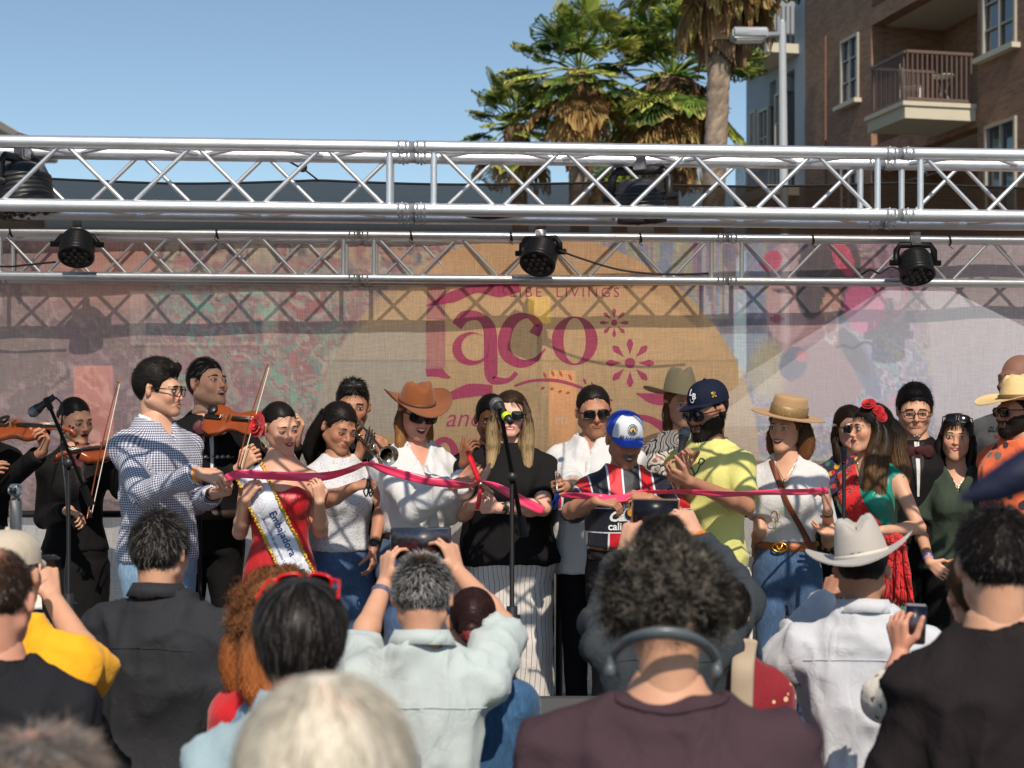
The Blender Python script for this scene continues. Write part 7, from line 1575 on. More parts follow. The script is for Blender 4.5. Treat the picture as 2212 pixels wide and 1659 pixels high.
hoop(p4, -1, .034, gold, -.045, stud=mat('red_bead', S(200, 20, 30), .3)); hoop(p11, -1, .03, silver); hoop(p13, 1, .018, gold); hoop(p7, -1, .022, mat('amber_bead', S(170, 120, 50), .3))
# roses of the woman in green
a = Acc(); 
for q, r_ in (((.045, -.035, .118), .036), ((.072, .0, .088), .03), ((.084, .012, .058), .028)): flower3(a, p15.M@Vector(q), r_, p15.M.to_3x3()@Vector((q[0]*1.6, q[1]-.3*.1, q[2]-.02)), S(190, 14, 26), 4, int(q[2]*1000))
a.build('hair_rose', vcm, p15.root)
shawl = cloth('red_shawl', S(206, 26, 28), .8, bump=.002, bscale=60, fold=.2)
s15 = p15.s; sash(p15, shawl, (-.12*s15, 1.40*s15), (.12*s15, .98*s15), .12, 'shawl', off=.014)
a = Acc(); rg = np.random.default_rng(4)
base = p15.Wi@P(1942, 1215, 7.2)
for k in range(46):
    x = (k/45-.5)*.14; p_ = np.array(base)+np.array([x*.55, rg.normal()*.012-.02, .08+rg.normal()*.01]); q_ = np.array(base)+np.array([x*1.25, rg.normal()*.015-.03, -.20+rg.normal()*.012]); tube(a, [p_, (p_+q_)/2+rg.normal(size=3)*.006, q_], [.010, .012, .005], 5, n=5)
sphere(a, np.array(base)+np.array([0, -.03, .10]), (.05, .04, .04)); a.build('sash_knot', shawl, p15.root)
# jersey prints
s10 = p10.s; nb = p10.nb; wp = wht()
v, f = T2('caliente.mx', bold=.02); drape(p10, v, f, (0, 0, 1.105), .036, 'jersey_lettering', wp, .004, mx=.02)
v, f = T2('Caliente', shear=.35, bold=.04); drape(p10, v, f, (0, 0, 1.155), .050, 'jersey_lettering', wp, .004, mx=.02, rot=2)
cat_ = [(-.5, .30), (-.34, .34), (-.18, .18), (.05, .12), (.25, .22), (.5, .38), (.33, .15), (.2, .0), (.28, -.3), (.22, -.5), (.14, -.3), (.02, -.12), (-.18, -.02), (-.33, -.1), (-.4, -.06), (-.3, .06), (-.36, .18)]
drape(p10, cat_, tess([(x, -y) for x, y in cat_]), (-.005, 0, nb[2]-.12), .052, 'jersey_emblem', wp, .004, mx=.02)
v, f = disc2(24, .5); drape(p10, v, f, (-.01, 0, nb[2]-.20), .075, 'jersey_crest', mat('crest_white', S(200, 200, 205)), .004, mx=.02)
v, f = disc2(20, .40); drape(p10, v, f, (-.01, 0, nb[2]-.20), .075, 'jersey_crest', mat('crest_navy', S(20, 26, 60)), .0055, mx=.02)
v, f = disc2(16, .26); drape(p10, v, f, (-.01, 0, nb[2]-.19), .075, 'jersey_crest', mat('crest_gold', S(210, 150, 40)), .007, mx=.02)
h = p10.bv.ray_cast(Vector((.052, -1, nb[2]-.125)), Vector((0, 1, 0)))[0]
a = Acc(); box(a, h+Vector((0, -.008, 0)), (.026, .014, .042), bev=.004); tag(a.build('clip_microphone', black_plastic, p10.root))
pts = belt(p10, 1.03, mat('black_belt', (.012, .01, .01), .4), bh_=.04)
h = min(pts, key=lambda p_: p_.y); a = Acc(); lathe(a, [(0, .012), (.024, .012), (.027, .009), (.034, .013), (.040, .008), (.042, 0)], (-.02, h.y-.002, h.z), 24, axis=(0, -1, 0), ); a.xf(Matrix.Identity(4)); a.build('belt_buckle', mat('old_gold', S(150, 130, 80), .4, .9, var=.6, vscale=140), p10.root)
# caps
o, cb, CT = cap(p10, cloth('royal_blue_cap', S(20, 70, 190), .7), cloth('royal_blue_cap', S(20, 70, 190)), cloth('cap_white', S(206, 208, 214)), tilt=8, zoff=.05)
v, f = disc2(26, .5, .44); logo_on(o, cb, CT, v, f, .050, 4, .035, 'cap_emblem', mat('olive_print', S(60, 100, 50)), .003)
v, f = disc2(22, .36, .28); logo_on(o, cb, CT, v, f, .050, 4, .035, 'cap_emblem', mat('navy_print', S(20, 40, 90)), .003)
v, f = disc2(18, .24); logo_on(o, cb, CT, v, f, .050, 4, .035, 'cap_emblem', mat('gold_print', S(220, 180, 60)), .003)
tri_ = [(-.5, -.5), (.5, -.5), (0, .5)]; logo_on(o, cb, CT, tri_, [[0, 1, 2, -1]], .018, 4, .036, 'cap_emblem', mat('navy_print', S(20, 40, 90)), .005)
v, f = T2('El Salvador', shear=.4, bold=.02); logo_on(o, cb, CT, v, f, .017, 0, .001, 'cap_lettering', mat('navy_print', (0, 0, 0)), .004)
o, cb, CT = cap(p12, cloth('navy_cap', (.010, .013, .032), .8, spec=.15), cloth('navy_cap', (0, 0, 0)), None, flat=True, tilt=2, zoff=.052, h=.1)
for s_, z_, x_ in (('L', .052, -6), ('B', .036, 6)):
    v, f = T2(s_, bold=.03); logo_on(o, cb, CT, v, f, .028, x_+2, z_, 'cap_lettering', wp, .003)
v, f = stroke([(-.5, .2), (-.3, -.35), (0, -.5), (.3, -.35), (.5, .2)], [.08, .16, .2, .16, .08], 14); logo_on(o, cb, CT, v, f, .026, 2, .022, 'cap_lettering', wp, .003)
for k, (x_, y_) in enumerate([(0, 0), (.25, .3), (-.25, .3), (.28, -.3), (-.25, -.3), (0, .38)]):
    v, f = disc2(10, .2); logo_on(o, cb, CT, v+np.array([x_, y_]), f, .026, 62, .030, 'cap_pin', gold, .003)
# pale cap of the mustard man
o, cb, CT = cap(c2, cloth('khaki_cap', S(190, 176, 156), .8), cloth('khaki_cap', (0, 0, 0)), None, tilt=4, zoff=.045)
# yellow t-shirt doodle
bp = mat('ink_print', (.03, .03, .025), .7)
def lines(pe, L, c, size, name='shirt_print', w=.06, m=bp, view=None, right=None):
    vs, fs, k = [], [], 0
    for ln in L:
        v, f = stroke(ln, [w, w, w], max(8, 5*len(ln))); vs.append(v); fs.append(f+k); k += len(v)
    drape(pe, np.vstack(vs), np.vstack(fs), c, size, name, m, .003, mx=.05, view=view, right=right)
lines(p12, [[(-.4, -.1), (-.35, .25), (0, .42), (.3, .2), (.32, -.15), (0, -.3), (-.4, -.1)], [(-.3, .28), (-.05, .62), (.22, .3)], [(-.15, .05), (-.1, .1), (-.05, .05)], [(.08, .05), (.13, .1), (.18, .05)], [(-.15, -.1), (0, -.17), (.15, -.08)], [(.32, .0), (.5, .25), (.55, .55)], [(.45, .55), (.5, .8), (.7, .7), (.6, .5)], [(-.2, -.3), (-.25, -.6), (-.05, -.6)], [(.1, -.28), (.15, -.6), (.32, -.58)], [(-.55, -.2), (-.4, -.35), (-.3, -.25)]], (-.02, 0, p12.nb[2]-.15), .105)
# women in white tee: belt, buckle, strap, hanging glasses
p13b = belt(p13, 1.0, mat('tan_belt', S(160, 90, 44), .5), bh_=.045); h = min(p13b, key=lambda p_: p_.y); a = Acc()
ov = [(.036*math.cos(q), .022*math.sin(q)) for q in np.linspace(0, 6.283, 24)]; tube(a, [(-.02+x, h.y-.010, h.z+z) for x, z in ov], .005, 6, cap=False); tube(a, [(-.036, h.y-.012, h.z+.016), (-.020, h.y-.012, h.z-.017), (-.004, h.y-.012, h.z+.016)], .005, 6); a.build('belt_buckle', gold, p13.root)
strapm = mat('brown_strap', S(110, 56, 30), .5)
sash(p13, strapm, (-.075*p13.s, 1.44*p13.s), (.145*p13.s, .97*p13.s), .026, 'bag_strap', off=.008)
g = p13.bv.ray_cast(Vector((-.03, -1, 1.16*p13.s)), Vector((0, 1, 0)))[0]; a = Acc()
for dx, dz in ((-.008, 0), (.004, -.05)): tube(a, [(g.x+dx+.022*math.cos(q), g.y-.012, g.z+dz+.024*math.sin(q)) for q in np.linspace(0, 6.283, 16)], .0016, 5, cap=False)
tube(a, [(g.x, g.y-.01, g.z+.02), (g.x+.004, g.y-.012, g.z-.03)], .0016, 5); a.build('hanging_glasses', gold, p13.root)
def necklace(pe, m=silver, drop=.10, r=.0012):
    a = Acc(); pts = []; nb = pe.nb; tvb = bvh(*pe.torso)
    for q in np.linspace(-1, 1, 15):
        x = nb[0]+q*.055; z = nb[2]-.01-drop*(1-abs(q)**1.3); h = tvb.ray_cast(Vector((x, -1, z)), Vector((0, 1, 0)))[0]
        if h: pts.append((x, h.y-.004, z))
    if len(pts) > 3: tube(a, pts, r, 5); m_ = pts[len(pts)//2]; sphere(a, (m_[0], m_[1]-.003, m_[2]-.01), (.008, .003, .009)); a.build('necklace', m, pe.root)
for q in (p13, p15, p17): necklace(q)
sphere_m = mat('green_beads', S(90, 170, 60), .5); a = Acc(); c = p17.M@Vector((.088, .0, -.065)); sphere(a, c, (.014, .008, .022)); a.build('earring', sphere_m, p17.root)
shades(p17, p17.M, 'dark', (.02, .015, .02), 1.0, z=.060, y=.04, tiltx=-24)
# belts of the others
b7 = belt(p7, 1.01, mat('dark_belt', S(44, 30, 26), .5), bh_=.035); h = min(b7, key=lambda p_: p_.y); a = Acc(); box(a, (.075, h.y+.006, h.z), (.06, .012, .036), bev=.003); o = a.build('belt_buckle', mat('dark_buckle', (.05, .045, .04), .35, .5), p7.root)
v, f = T2('GPL', bold=.02); b = Acc(); b.add([(.075+x*.022, h.y-.003, h.z+z*.022) for x, z in v], f); b.build('buckle_lettering', mat('pale_gold', S(190, 170, 130), .4, .8), p7.root)
b3 = belt(p3, .99, mat('dark_belt', (0, 0, 0)), bh_=.05)
# mariachi ornaments
def concho_row(pe, z, n=7, w=.13):
    a = Acc()
    for i in range(n):
        x = -w/2+w*i/(n-1)+pe.nb[0]; h = pe.bv.ray_cast(Vector((x, -1, z)), Vector((0, 1, 0)))[0]
        if h: lathe(a, [(0, .012), (.007, .010), (.011, .004), (.012, 0)], h, 12, axis=(0, -1, 0)); tube(a, [h+Vector((0, -.01, 0)), h+Vector((.01, -.012, -.006)), h+Vector((w/(n-1), -.004, 0))], .002, 5)
    a.build('silver_ornament', silver, pe.root)
concho_row(p3, p3.nb[2]-.19*p3.s, 7, .17)
# grey printed t-shirt lettering
for s_, z_, m_, sz in (('GUINNESS', -.10, mat('charcoal_print', S(40, 42, 44)), .03), ('WEST', -.14, mat('red_print', S(190, 40, 40)), .024)):
    v, f = T2(s_, bold=.02); drape(p19, v, f, (-.02, 0, p19.nb[2]+z_), sz, 'shirt_lettering', m_, .004, mx=.03)
# shirt buttons and pockets
def buttons(pe, z0, z1, n, m=None, x=0):
    m = m or mat('shirt_button', S(225, 222, 215), .3)
    a = Acc()
    for k in range(n):
        z = z0+(z1-z0)*k/(n-1); h = pe.bv.ray_cast(Vector((x, -1, z)), Vector((0, 1, 0)))[0]
        if h: lathe(a, [(0, .004), (.005, .004), (.006, .001)], h, 10, axis=(0, -1, 0))
    a.build('buttons', m, pe.root)
def placket(pe, z0, z1, m, x=0, w=.03):
    a = Acc(); V_ = []
    for k in range(16):
        z = z0+(z1-z0)*k/15
        for q in (-.5, .5): h = pe.bv.ray_cast(Vector((x+q*w, -1, z)), Vector((0, 1, 0)))[0]; V_.append((x+q*w, (h.y if h else -.1)-.003, z))
    a.add(V_, [[2*i, 2*i+1, 2*i+3, 2*i+2] for i in range(15)]); o = a.build('placket', m, pe.root); mo = o.modifiers.new('s', 'SOLIDIFY'); mo.thickness = .0015
buttons(p2, p2.nb[2]-.12, .90*p2.s, 7)
for q, m_ in ((p7, wlinen), (p9, wlinen)):
    placket(q, q.nb[2]-.10, .86*q.s, m_); buttons(q, q.nb[2]-.12, .90*q.s, 6)
# yoke seams on the backs
def yoke(pe, m, dz=.13, w=.30):
    a = Acc(); pts = []; nb = pe.nb
    for q in np.linspace(-1, 1, 33):
        x = nb[0]+q*w/2; z = nb[2]-dz+.010*math.cos(q*1.6); h = pe.bv.ray_cast(Vector((x, 1.2, z)), Vector((0, -1, 0)))[0]
        if h: pts.append((x, h.y+.0015, z))
    tube(a, pts, .0016, 5); a.build('yoke_seam', m, pe.root)
yoke(c3, mat('seam_dark', (.015, .015, .018))); yoke(c8, mat('seam_pale', S(170, 182, 182)), .15, .36); yoke(c13, mat('seam_white', S(180, 184, 196)), .12, .38); yoke(c11, mat('seam_slate', (.03, .035, .04)))
# denim waistcoat
def vest(pe, m, t=.006):
    s = pe.s; V = Vol(); V.loft([q for q in pe.sec], .03, off=.030)
    for sd in (-1, 1): V.cone((pe.nb[0]+sd*.02, pe.nb[1], pe.nb[2]-.01), pe.SH[sd]*np.array([.8, 1, 1]), .055*s, .055*s, .03)
    sx = abs(pe.SH[1][0])
    V.fn(lambda X, Y_, Z: np.abs(X-pe.nb[0])-(sx*.86-.0)+0*Z); V.plane((0, 0, .86*s), (0, 0, -1)); V.plane((0, 0, pe.nb[2]+.0), (0, 0, 1)); v_, f_ = V.mesh(.010); N, _ = vnormals(v_, f_); v_ = wrinkle(v_, N, .006, 8, 4); a = Acc(); a.add(v_, f_); a.build('waistcoat', m, pe.root)
vest(c4, denim_l)
# wrist things
def wrist(pe, sd, m, name, off=.025, r=.030, w=.012, face=None):
    a = Acc(); ar = pe.arms[sd]; w_ = np.array(ar['w']); d = w_-ar['e']; d /= np.linalg.norm(d); tube(a, [w_-d*(off+w), w_-d*off], r, 16)
    if face: c = w_-d*(off+w/2); q = Vector(pe.Wi.to_3x3()@Vector((0, -1, .2))).normalized(); lathe(a, [(0, .008), (.018, .008), (.02, 0)], Vector(c)+q*r, 14, axis=q)
    a.build(name, m, pe.root)
wrist(p8, 1, black_plastic, 'watch', .02, .031, .018, True); wrist(p5, 1, black_plastic, 'watch', .02, .029, .018, True); wrist(p2, 1, black_plastic, 'watch', .015, .034, .02, True); wrist(p17, -1, mat('blue_band', S(60, 80, 160), .4), 'wristband', .04, .028, .012); wrist(c8, 1, mat('holo_band', S(150, 170, 210), .2, .6), 'wristband', .04, .032, .016); wrist(p13, 1, mat('dark_beads', (.04, .03, .03), .4), 'bracelet', .02, .026, .010)
# red nails
for q, sd, c_ in ((p13, 1, S(240, 190, 20)),): pass
# ------------------------------------------------------------------ violins
wood = mat('violin_varnish', S(142, 66, 26), .25, var=.3, vscale=20, coat=.6, bstretch=(1, 8, 1)); darkw = mat('ebony', (.015, .01, .008), .35)
def violin(label, c, axis, nrm, sc=1.):
    """c: body centre, axis: towards the scroll, nrm: top plate normal (world)"""
    ax = Vector(axis).normalized(); n = Vector(nrm); n = (n-ax*n.dot(ax)).normalized(); sd = ax.cross(n)
    M = Matrix((( *sd, 0), (*ax, 0), (*n, 0), (0, 0, 0, 1))).transposed(); M = Matrix.Translation(c)@M@Matrix.Scale(sc, 4)
    t = empty('violin', c, 0, label, 'violin'); I = Matrix.Translation(-Vector(c))
    yy = np.linspace(-.178, .178, 30); ww = np.interp(yy, [-.178, -.165, -.12, -.06, -.03, .0, .03, .06, .11, .155, .178], [.01, .075, .103, .088, .062, .056, .060, .072, .083, .06, .01]); a = Acc(); V_ = []
    for z, k in ((-.016, .97), (-.020, .55), (.016, .97), (.024, .5)): pass
    rows = [(-.022, .0), (-.021, .5), (-.016, .96), (-.015, 1.), (.015, 1.), (.016, .96), (.024, .5), (.026, .0)]
    for i in range(30):
        for (z, k) in rows: V_.append((ww[i]*k, yy[i], z))
        for (z, k) in rows[::-1][1:-1]: V_.append((-ww[i]*k, yy[i], z))
    m = 14; a.add(V_, [[i*m+j, i*m+(j+1) % m, (i+1)*m+(j+1) % m, (i+1)*m+j] for i in range(29) for j in range(m)]); a.xf(I@M); a.build('body', wood, t)
    a = Acc(); box(a, (0, .22, .020), (.024, .13, .016), bev=.004); tube(a, [(0, .28, .02), (0, .31, .012), (0, .335, 0), (0, .34, -.018), (0, .322, -.02), (0, .322, -.006)], [.012, .012, .010, .010, .009, .008], 8, n=16, sq=1.2); a.xf(I@M); a.build('neck', wood, t)
    a = Acc(); box(a, (0, .13, .036), (.026, .28, .006), bev=.002); box(a, (0, -.12, .034), (.03, .10, .006), bev=.002); sphere(a, (-.05, -.14, .036), (.035, .03, .012)); a.xf(I@M); a.build('fingerboard', darkw, t)
    a = Acc(); box(a, (0, -.03, .040), (.045, .004, .030), bev=.001); a.xf(I@M); a.build('bridge', mat('maple', S(200, 160, 100), .5), t)
    a = Acc()
    for k in range(4): x = -.009+.006*k; tube(a, [(x, -.08, .04), (x, -.03, .056), (x, .26, .041)], .0006, 4); 
    a.xf(I@M); a.build('strings', silver, t)
    for k in range(4): a = Acc(); x = (-1)**k; tube(a, [(x*.005, .285+.010*k, .016-.003*k), (x*.035, .285+.010*k, .016-.003*k)], [.003, .006], 6); a.xf(I@M); a.build('tuning_peg', darkw, t)
    return t
def pdir(a_, b_): return (P(*b_)-P(*a_))
violin('violin cut off by the left edge of the picture', P(45, 930, 7.55), (1., -.5, -.02), (-.1, -.5, .9))
violin('violin under the chin of the woman with the burgundy bow', P(222, 978, 7.95), (-.45, -.85, -.05), (.35, -.3, .9))
violin('violin held under the chin of the singing mariachi', P(508, 912, 7.85), (1., -.25, -.08), (-.05, -.75, .6), .95)
def bow(label, p, q):
    A_, B_ = P(*p), P(*q); t = empty('violin_bow', A_, 0, label, 'bow'); d = B_-A_; a = Acc(); n = Vector((d.z, 0, -d.x)).normalized(); tube(a, [(0, 0, 0), d*.5-n*.008, d*.98, d+n*.006], [.004, .003, .003, .005], 6, n=16); a.build('stick', wood, t)
    a = Acc(); box(a, d*.04+n*.012, (.016, .012, .04), bev=.003); a.build('frog', darkw, t)
    a = Acc(); tube(a, [d*.05+n*.018, d*.99+n*.012], .0022, 4); a.build('bow_hair', mat('horse_hair', S(215, 205, 185), .6), t)
bow('violin bow of the woman, pointing up beside the gingham shirt', (188, 1120, 7.75), (254, 826, 7.7)); bow('violin bow of the singing mariachi, pointing up to the right', (510, 1020, 7.65), (577, 790, 7.6))
# trumpet
brass = mat('silver_brass', S(196, 186, 170), .2, 1., var=.1)
t = empty('trumpet', P(783, 925, 7.6), 0, 'silver trumpet held to the lips behind the woman in white lace', 'trumpet'); A_ = P(770, 905, 7.75); d = (P(838, 985, 7.35)-A_); O = A_-P(783, 925, 7.6)
a = Acc(); n = Vector((.3, 0, .95)); tube(a, [O, O+d*.3, O+d*.72, O+d*.86, O+d*.96, O+d], [.006, .006, .008, .016, .032, .055], 16, n=24, cap=False); a.build('bell', brass, t)
a = Acc(); tube(a, [O+d*.2-n*.05, O+d*.55-n*.05, O+d*.62-n*.03, O+d*.55-n*.0], .006, 8, n=14); tube(a, [O+d*.7-n*.06, O+d*.12-n*.06, O+d*.06-n*.03, O+d*.12], .006, 8, n=14); a.build('tubing', brass, t)
for k in range(3): a = Acc(); c = O+d*(.38+.08*k); tube(a, [c-n*.055, c+n*.015], .010, 8); tube(a, [c+n*.015, c+n*.032], .004, 6); a.build('valve', brass, t)
a = Acc(); tube(a, [O-d*.03, O+d*.03], [.013, .006], 10); a.build('mouthpiece', brass, t)
# ------------------------------------------------------------------ microphones and stands
grille = mat('mic_grille', S(120, 120, 122), .45, .7, var=.4, vscale=300, bump=.002, bscale=500)
def mic(label, head, tail, ring_m=None, rh=.026):
    A_, B_ = P(*head), P(*tail); t = empty('microphone', A_, 0, label, 'microphone'); d = (B_-A_); L = d.length; u = d/L
    a = Acc(); lathe(a, [(0, -rh*.95), (rh*.5, -rh*.85), (rh*.9, -rh*.4), (rh, 0), (rh*.95, rh*.4), (rh*.8, rh*.9)], (0, 0, 0), 18, axis=u); a.build('grille', grille, t)
    a = Acc(); z0 = rh*.8; lathe(a, [(rh*.9, z0-.006), (rh*.92, z0), (rh*.86, z0+.008), (rh*.68, z0+.02), (.014, L*.8), (.013, L), (0, L)], (0, 0, 0), 16, axis=u); a.build('handle', black_plastic, t)
    if ring_m: a = Acc(); lathe(a, [(.019, L*.62), (.0205, L*.63), (.0195, L*.76), (.018, L*.77)], (0, 0, 0), 16, axis=u); a.build('colour_ring', ring_m, t)
    return t
def stand(label, foot, top, boom=None, floor=ST_Z, cw=None, r=.011):
    T_ = P(*top); t = empty('microphone_stand', (T_.x, T_.y, floor), 0, label, 'microphone stand'); H_ = T_.z-floor
    for k in range(3): an = R(90+120*k); a = Acc(); tube(a, [(0, 0, .11), (.28*math.cos(an), .28*math.sin(an), .012)], .009, 6); a.build('leg', black_metal, t)
    a = Acc(); tube(a, [(0, 0, .08), (0, 0, H_*.56)], r*1.25, 10); a.build('lower_tube', black_metal, t)
    a = Acc(); tube(a, [(0, 0, H_*.55), (0, 0, H_)], r*.8, 10); a.build('upper_tube', black_metal, t)
    a = Acc(); tube(a, [(0, 0, H_*.54), (0, 0, H_*.6)], r*1.9, 10); tube(a, [(0, 0, H_*.57), (.035, 0, H_*.57)], .008, 6); a.build('clutch', black_plastic, t)
    if boom:
        p, q = (P(*b)-Vector((T_.x, T_.y, floor)) for b in boom); a = Acc(); tube(a, [p, q], r*.75, 8); a.build('boom_arm', black_metal, t)
        a = Acc(); d = (q-p).normalized(); tube(a, [q-d*.09, q], r*1.6, 8); a.build('counterweight', black_plastic, t); a = Acc(); lathe(a, [(0, -.02), (.02, -.02), (.02, .02), (0, .02)], (0, 0, H_), 12, axis=(0, 1, 0)); a.build('boom_clamp', black_plastic, t)
        a = Acc(); tube(a, [p-d*.045, p+d*.01], .014, 8); a.build('mic_clip', black_plastic, t)
    return t
mic('black stage microphone on the boom at the far left', (72, 890, 6.6), (118, 856, 6.62), rh=.025)
stand('black boom stand in front of the woman violinist', None, (148, 1000, 6.6), ((108, 880, 6.6), (198, 1092, 6.6)))
mic('microphone with yellow green ring in front of the face of the blonde woman', (1072, 872, 6.45), (1104, 912, 6.35), mat('lime_ring', S(200, 230, 30), .5), rh=.030)
stand('black microphone stand in the middle in front of the blonde woman', None, (1106, 1030, 6.4), ((1084, 905, 6.4), (1132, 1160, 6.4)), r=.013)
mic('grey headed hand microphone held by the bearded man', (1479, 934, 7.0), (1468, 990, 6.98), rh=.028)
stand('thin black microphone stand with empty clip before the woman in green', None, (1823, 985, 6.9)); a = Acc(); tube(a, [P(1823, 1000, 6.9), P(1822, 965, 6.9)], [.012, .018], 10, n=8); tag(a.build('mic_clip', black_plastic), 'empty ribbed microphone clip on top of the right stand', 'clip')
stand('black stand behind the gingham shirt beside the mariachi', None, (432, 1090, 7.7))
cable('thin black microphone cable hanging from the left boom', [P(120, 858, 6.6), P(134, 880, 6.62), P(132, 960, 6.66), P(142, 1060, 6.62), P(146, 1180, 6.62), P(140, 1260, 6.63), P(148, 1330, 6.62)], .004, 40)
cable('thin gooseneck cable curving up behind the gingham shirt', [P(432, 1090, 7.7), P(425, 1010, 7.7), P(412, 960, 7.7), P(395, 930, 7.7), P(380, 926, 7.7)], .005, 24)
# stage monitor and cable coil
t = empty('stage_monitor', (P(1215, HOR, 6.55).x, 6.55, ST_Z), 0, 'black wedge stage monitor at the front of the stage', 'speaker')
a = Acc(); V_ = [(-.28, .0, 0), (.28, .0, 0), (.28, .36, 0), (-.28, .36, 0), (-.28, .0, .1), (.28, .0, .1), (.28, .30, .36), (-.28, .30, .36), (.28, .36, .34), (-.28, .36, .34)]
a.add(V_, [[0, 3, 2, 1], [0, 1, 5, 4], [4, 5, 6, 7], [7, 6, 8, 9], [9, 8, 2, 3]]); a.f.append(np.array([[1, 2, 8, -1], [1, 8, 6, -1], [1, 6, 5, -1], [0, 9, 3, -1], [0, 7, 9, -1], [0, 4, 7, -1]])); a.m.append(np.zeros(6, int)); a.build('cabinet', mat('speaker_carpet', (.03, .03, .032), .8, bump=.002, bscale=200), t, False)
a = Acc(); a.add([(-.26, -.004+.02, .125), (.26, .016, .125), (.26, .285, .352), (-.26, .285, .352)], [[0, 1, 2, 3]]); a.build('grille', mat('speaker_grille', (.05, .05, .052), .6, var=.5, vscale=300), t)
a = Acc(); rg = np.random.default_rng(8)
for k in range(7):
    c = P(1222, 1432, 7.4); c = Vector((c.x, 7.4, ST_Z+.05+.02*k)); tube(a, [c+Vector((.09*math.cos(q)*(1+.2*rg.random()), .08*math.sin(q), .05*math.sin(q*2+k)+.03*rg.random())) for q in np.linspace(0, 6, 14)], .005, 5, n=30)
tag(a.build('cable', black_plastic), 'pile of coiled black cable beside the stage monitor', 'cable')
# ------------------------------------------------------------------ things held up in the crowd
def device(label, c, w, h, th, rot=(0, 0, 0), frame=None, cat='phone', screen=None, name='phone', band=None):
    t = empty(name, c, 0, label, cat); t.rotation_euler = tuple(R(x) for x in rot)
    a = Acc(); box(a, (0, 0, 0), (w, th, h), bev=.006); a.build('case', frame or black_plastic, t)
    a = Acc(); box(a, (0, -th/2-.0005, 0), (w*.93, .002, h*.9)); a.build('screen', screen, t)
    return t
def screen_pat(seed, cols, sc=30):
    def f(b, co, col):
        n = b.noise(b.map(co, (1, 1, 1), loc=(seed, 0, 0)), sc, 3, .6); z = b.new('ShaderNodeSeparateXYZ'); b.lk(co, z.inputs[0]); q = b.math('MULTIPLY', z.outputs[2], 9.); return b.ramp(b.math('ADD', b.math('MULTIPLY', n, .8), q), [(i/len(cols)*.9+.05, c) for i, c in enumerate(cols)])
    return f
scr1 = mat('tablet_screen', (.1, .1, .1), .3, var=0, spec=.2, pattern=screen_pat(1, [S(24, 16, 20), S(74, 34, 38), S(30, 26, 32), S(70, 66, 72), S(34, 50, 72)]))
scr2 = mat('phone_screen', (.1, .1, .1), .3, var=0, spec=.2, pattern=screen_pat(3, [S(16, 16, 22), S(30, 30, 40), S(20, 21, 30), S(26, 28, 38)]))
scr3 = mat('phone_screen_video', (.1, .1, .1), .3, var=0, spec=.2, pattern=screen_pat(5, [S(90, 70, 70), S(50, 36, 42), S(84, 76, 88), S(40, 44, 62), S(20, 24, 40)], 24))
device('black tablet held up by the man in the mint shirt showing the stage', P(909, 1173, 4.74), 132*4.74/F, 68*4.74/F, .012, (0, -1, 0), None, 'tablet', scr1, 'tablet')
device('phone in gold edged case held level above the glossy black hair', P(1416, 1104, 4.97), 104*4.97/F, 54*4.97/F, .010, (0, 1, 0), mat('gold_case', S(150, 110, 80), .35, .4), 'phone', scr2)
device('upright phone with grey edge beside the hand with red nails', P(1977, 1348, 4.1), 47*4.1/F, 88*4.1/F, .010, (0, 3, 0), mat('grey_case', S(120, 120, 124), .4), 'phone', scr3)
device('dark blue phone held low in front of the pearl grey hat', P(1805, 1270, 5.1), 62*5.1/F, 34*5.1/F, .010, (0, -25, 0), mat('navy_case', S(24, 36, 66), .4), 'phone', mat('dark_screen', (.01, .015, .04), .15))
t = empty('camera', P(92, 1222, 4.55), R(180), 'small black camera in the raised hand of the mustard shirt man', 'camera'); a = Acc(); box(a, (0, 0, 0), (.10, .05, .06), bev=.01); a.build('camera_body', black_plastic, t); a = Acc(); lathe(a, [(0, .08), (.022, .08), (.026, .075), (.026, .02), (.03, .02), (.03, 0)], (0, -.02, 0), 18, axis=(0, -1, 0)); a.build('lens', dark_glass, t)
# gimbal camera at the left
t = empty('gimbal_camera', P(34, 1120, 4.6), 0, 'grey pocket gimbal camera on a stick at the left edge', 'camera')
q = 4.6/F; a = Acc(); box(a, (0, 0, -.005), (24*q, .03, 96*q), bev=.008); a.build('grip', mat('gimbal_grey', S(70, 74, 78), .45), t)
a = Acc(); tube(a, [(0, 0, 46*q), (.004, 0, 54*q)], .010, 8); box(a, (0, -.002, 62*q), (.036, .04, .034), bev=.008); a.build('camera_head', mat('gimbal_head', S(110, 116, 124), .35, .4), t); a = Acc(); lathe(a, [(0, .012), (.009, .012), (.011, 0)], (.0, -.022, 62*q), 12, axis=(0, -1, 0)); a.build('lens', dark_glass, t)
a = Acc(); tube(a, [(0, 0, -48*q), (0, 0, -62*q), (.01, .0, -110*q)], [.008, .010, .010], 8); a.build('stick', black_plastic, t)
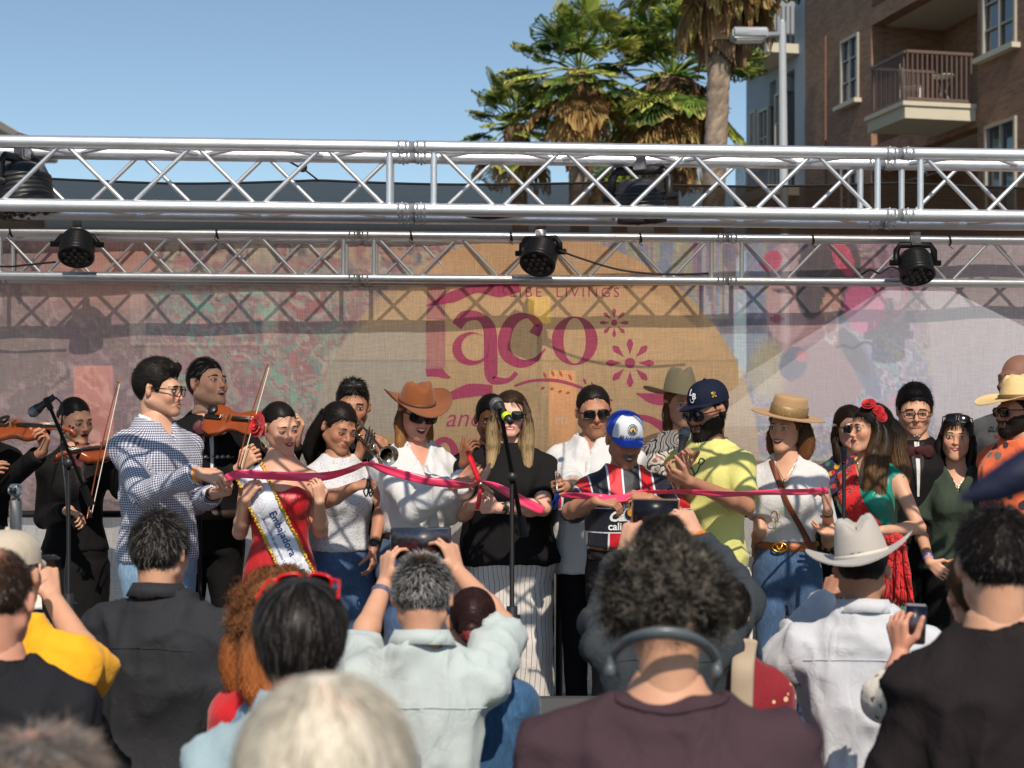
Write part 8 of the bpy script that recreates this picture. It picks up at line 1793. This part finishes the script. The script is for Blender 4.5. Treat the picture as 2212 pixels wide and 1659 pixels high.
# neckband headphones
hp = mat('neckband_grey', S(84, 92, 96), .4, var=.03, coat=.2)
t = empty('neckband_headphones', c10.root.location, c10.root.rotation_euler.z, 'grey neckband headphones resting on the neck of the curly haired person', 'headphones')
pts = [c10.Wi@P(u_, v_, y_) for u_, v_, y_ in ((1318, 1448, 2.95), (1326, 1412, 2.98), (1356, 1384, 2.90), (1398, 1370, 2.85), (1440, 1367, 2.84), (1482, 1374, 2.85), (1522, 1394, 2.90), (1546, 1424, 2.98), (1548, 1450, 2.95))]
a = Acc(); tube(a, pts, [.008, .009, .011, .013, .0135, .013, .011, .009, .008], 12, n=40, sq=.75); a.build('band', hp, t)
for q_ in (0, -1): a = Acc(); sphere(a, pts[q_], (.011, .011, .015)); a.build('ear_unit', hp, t)
# scrunchie
a = Acc(); sphere(a, c9.M@Vector((0, .128, -.035)), (.03, .022, .026)); a.build('scrunchie', mat('red_beads', S(120, 30, 30), .4, var=.6, vscale=120, bump=.01, bscale=90), c9.root)
# shoulder bag strap on the burgundy blouse and made-up navy shape for an unclear blur at the right edge
a = Acc(); pts = [c12.Wi@P(u_, v_, y_) for u_, v_, y_ in ((1612, 1385, 4.55), (1605, 1430, 4.42), (1602, 1500, 4.4), (1600, 1580, 4.4))]; tube(a, pts, .034, 10, n=16, sq=.25); a.build('bag_strap', mat('beige_strap', S(170, 150, 128), .7), c12.root)
nav = cloth('navy_nylon', (.008, .011, .034), .6, spec=.3)
t = empty('navy_stand_in', P(2160, 1045, 1.75), 0, 'out of focus tapered navy stand-in shape poking in from the right edge', 'blurred shape')
a = Acc(); O = P(2160, 1045, 1.75); tube(a, [P(2075, 1078, 1.75)-O, P(2090, 1072, 1.75)-O, P(2140, 1055, 1.75)-O, P(2230, 1010, 1.75)-O, P(2330, 965, 1.8)-O], [.003, .007, .018, .026, .022], 12, n=24); a.build('tapered_body', nav, t); a = Acc(); tube(a, [P(2068, 1080, 1.75)-O, P(2080, 1076, 1.75)-O], .003, 6); a.build('tip', silver, t)
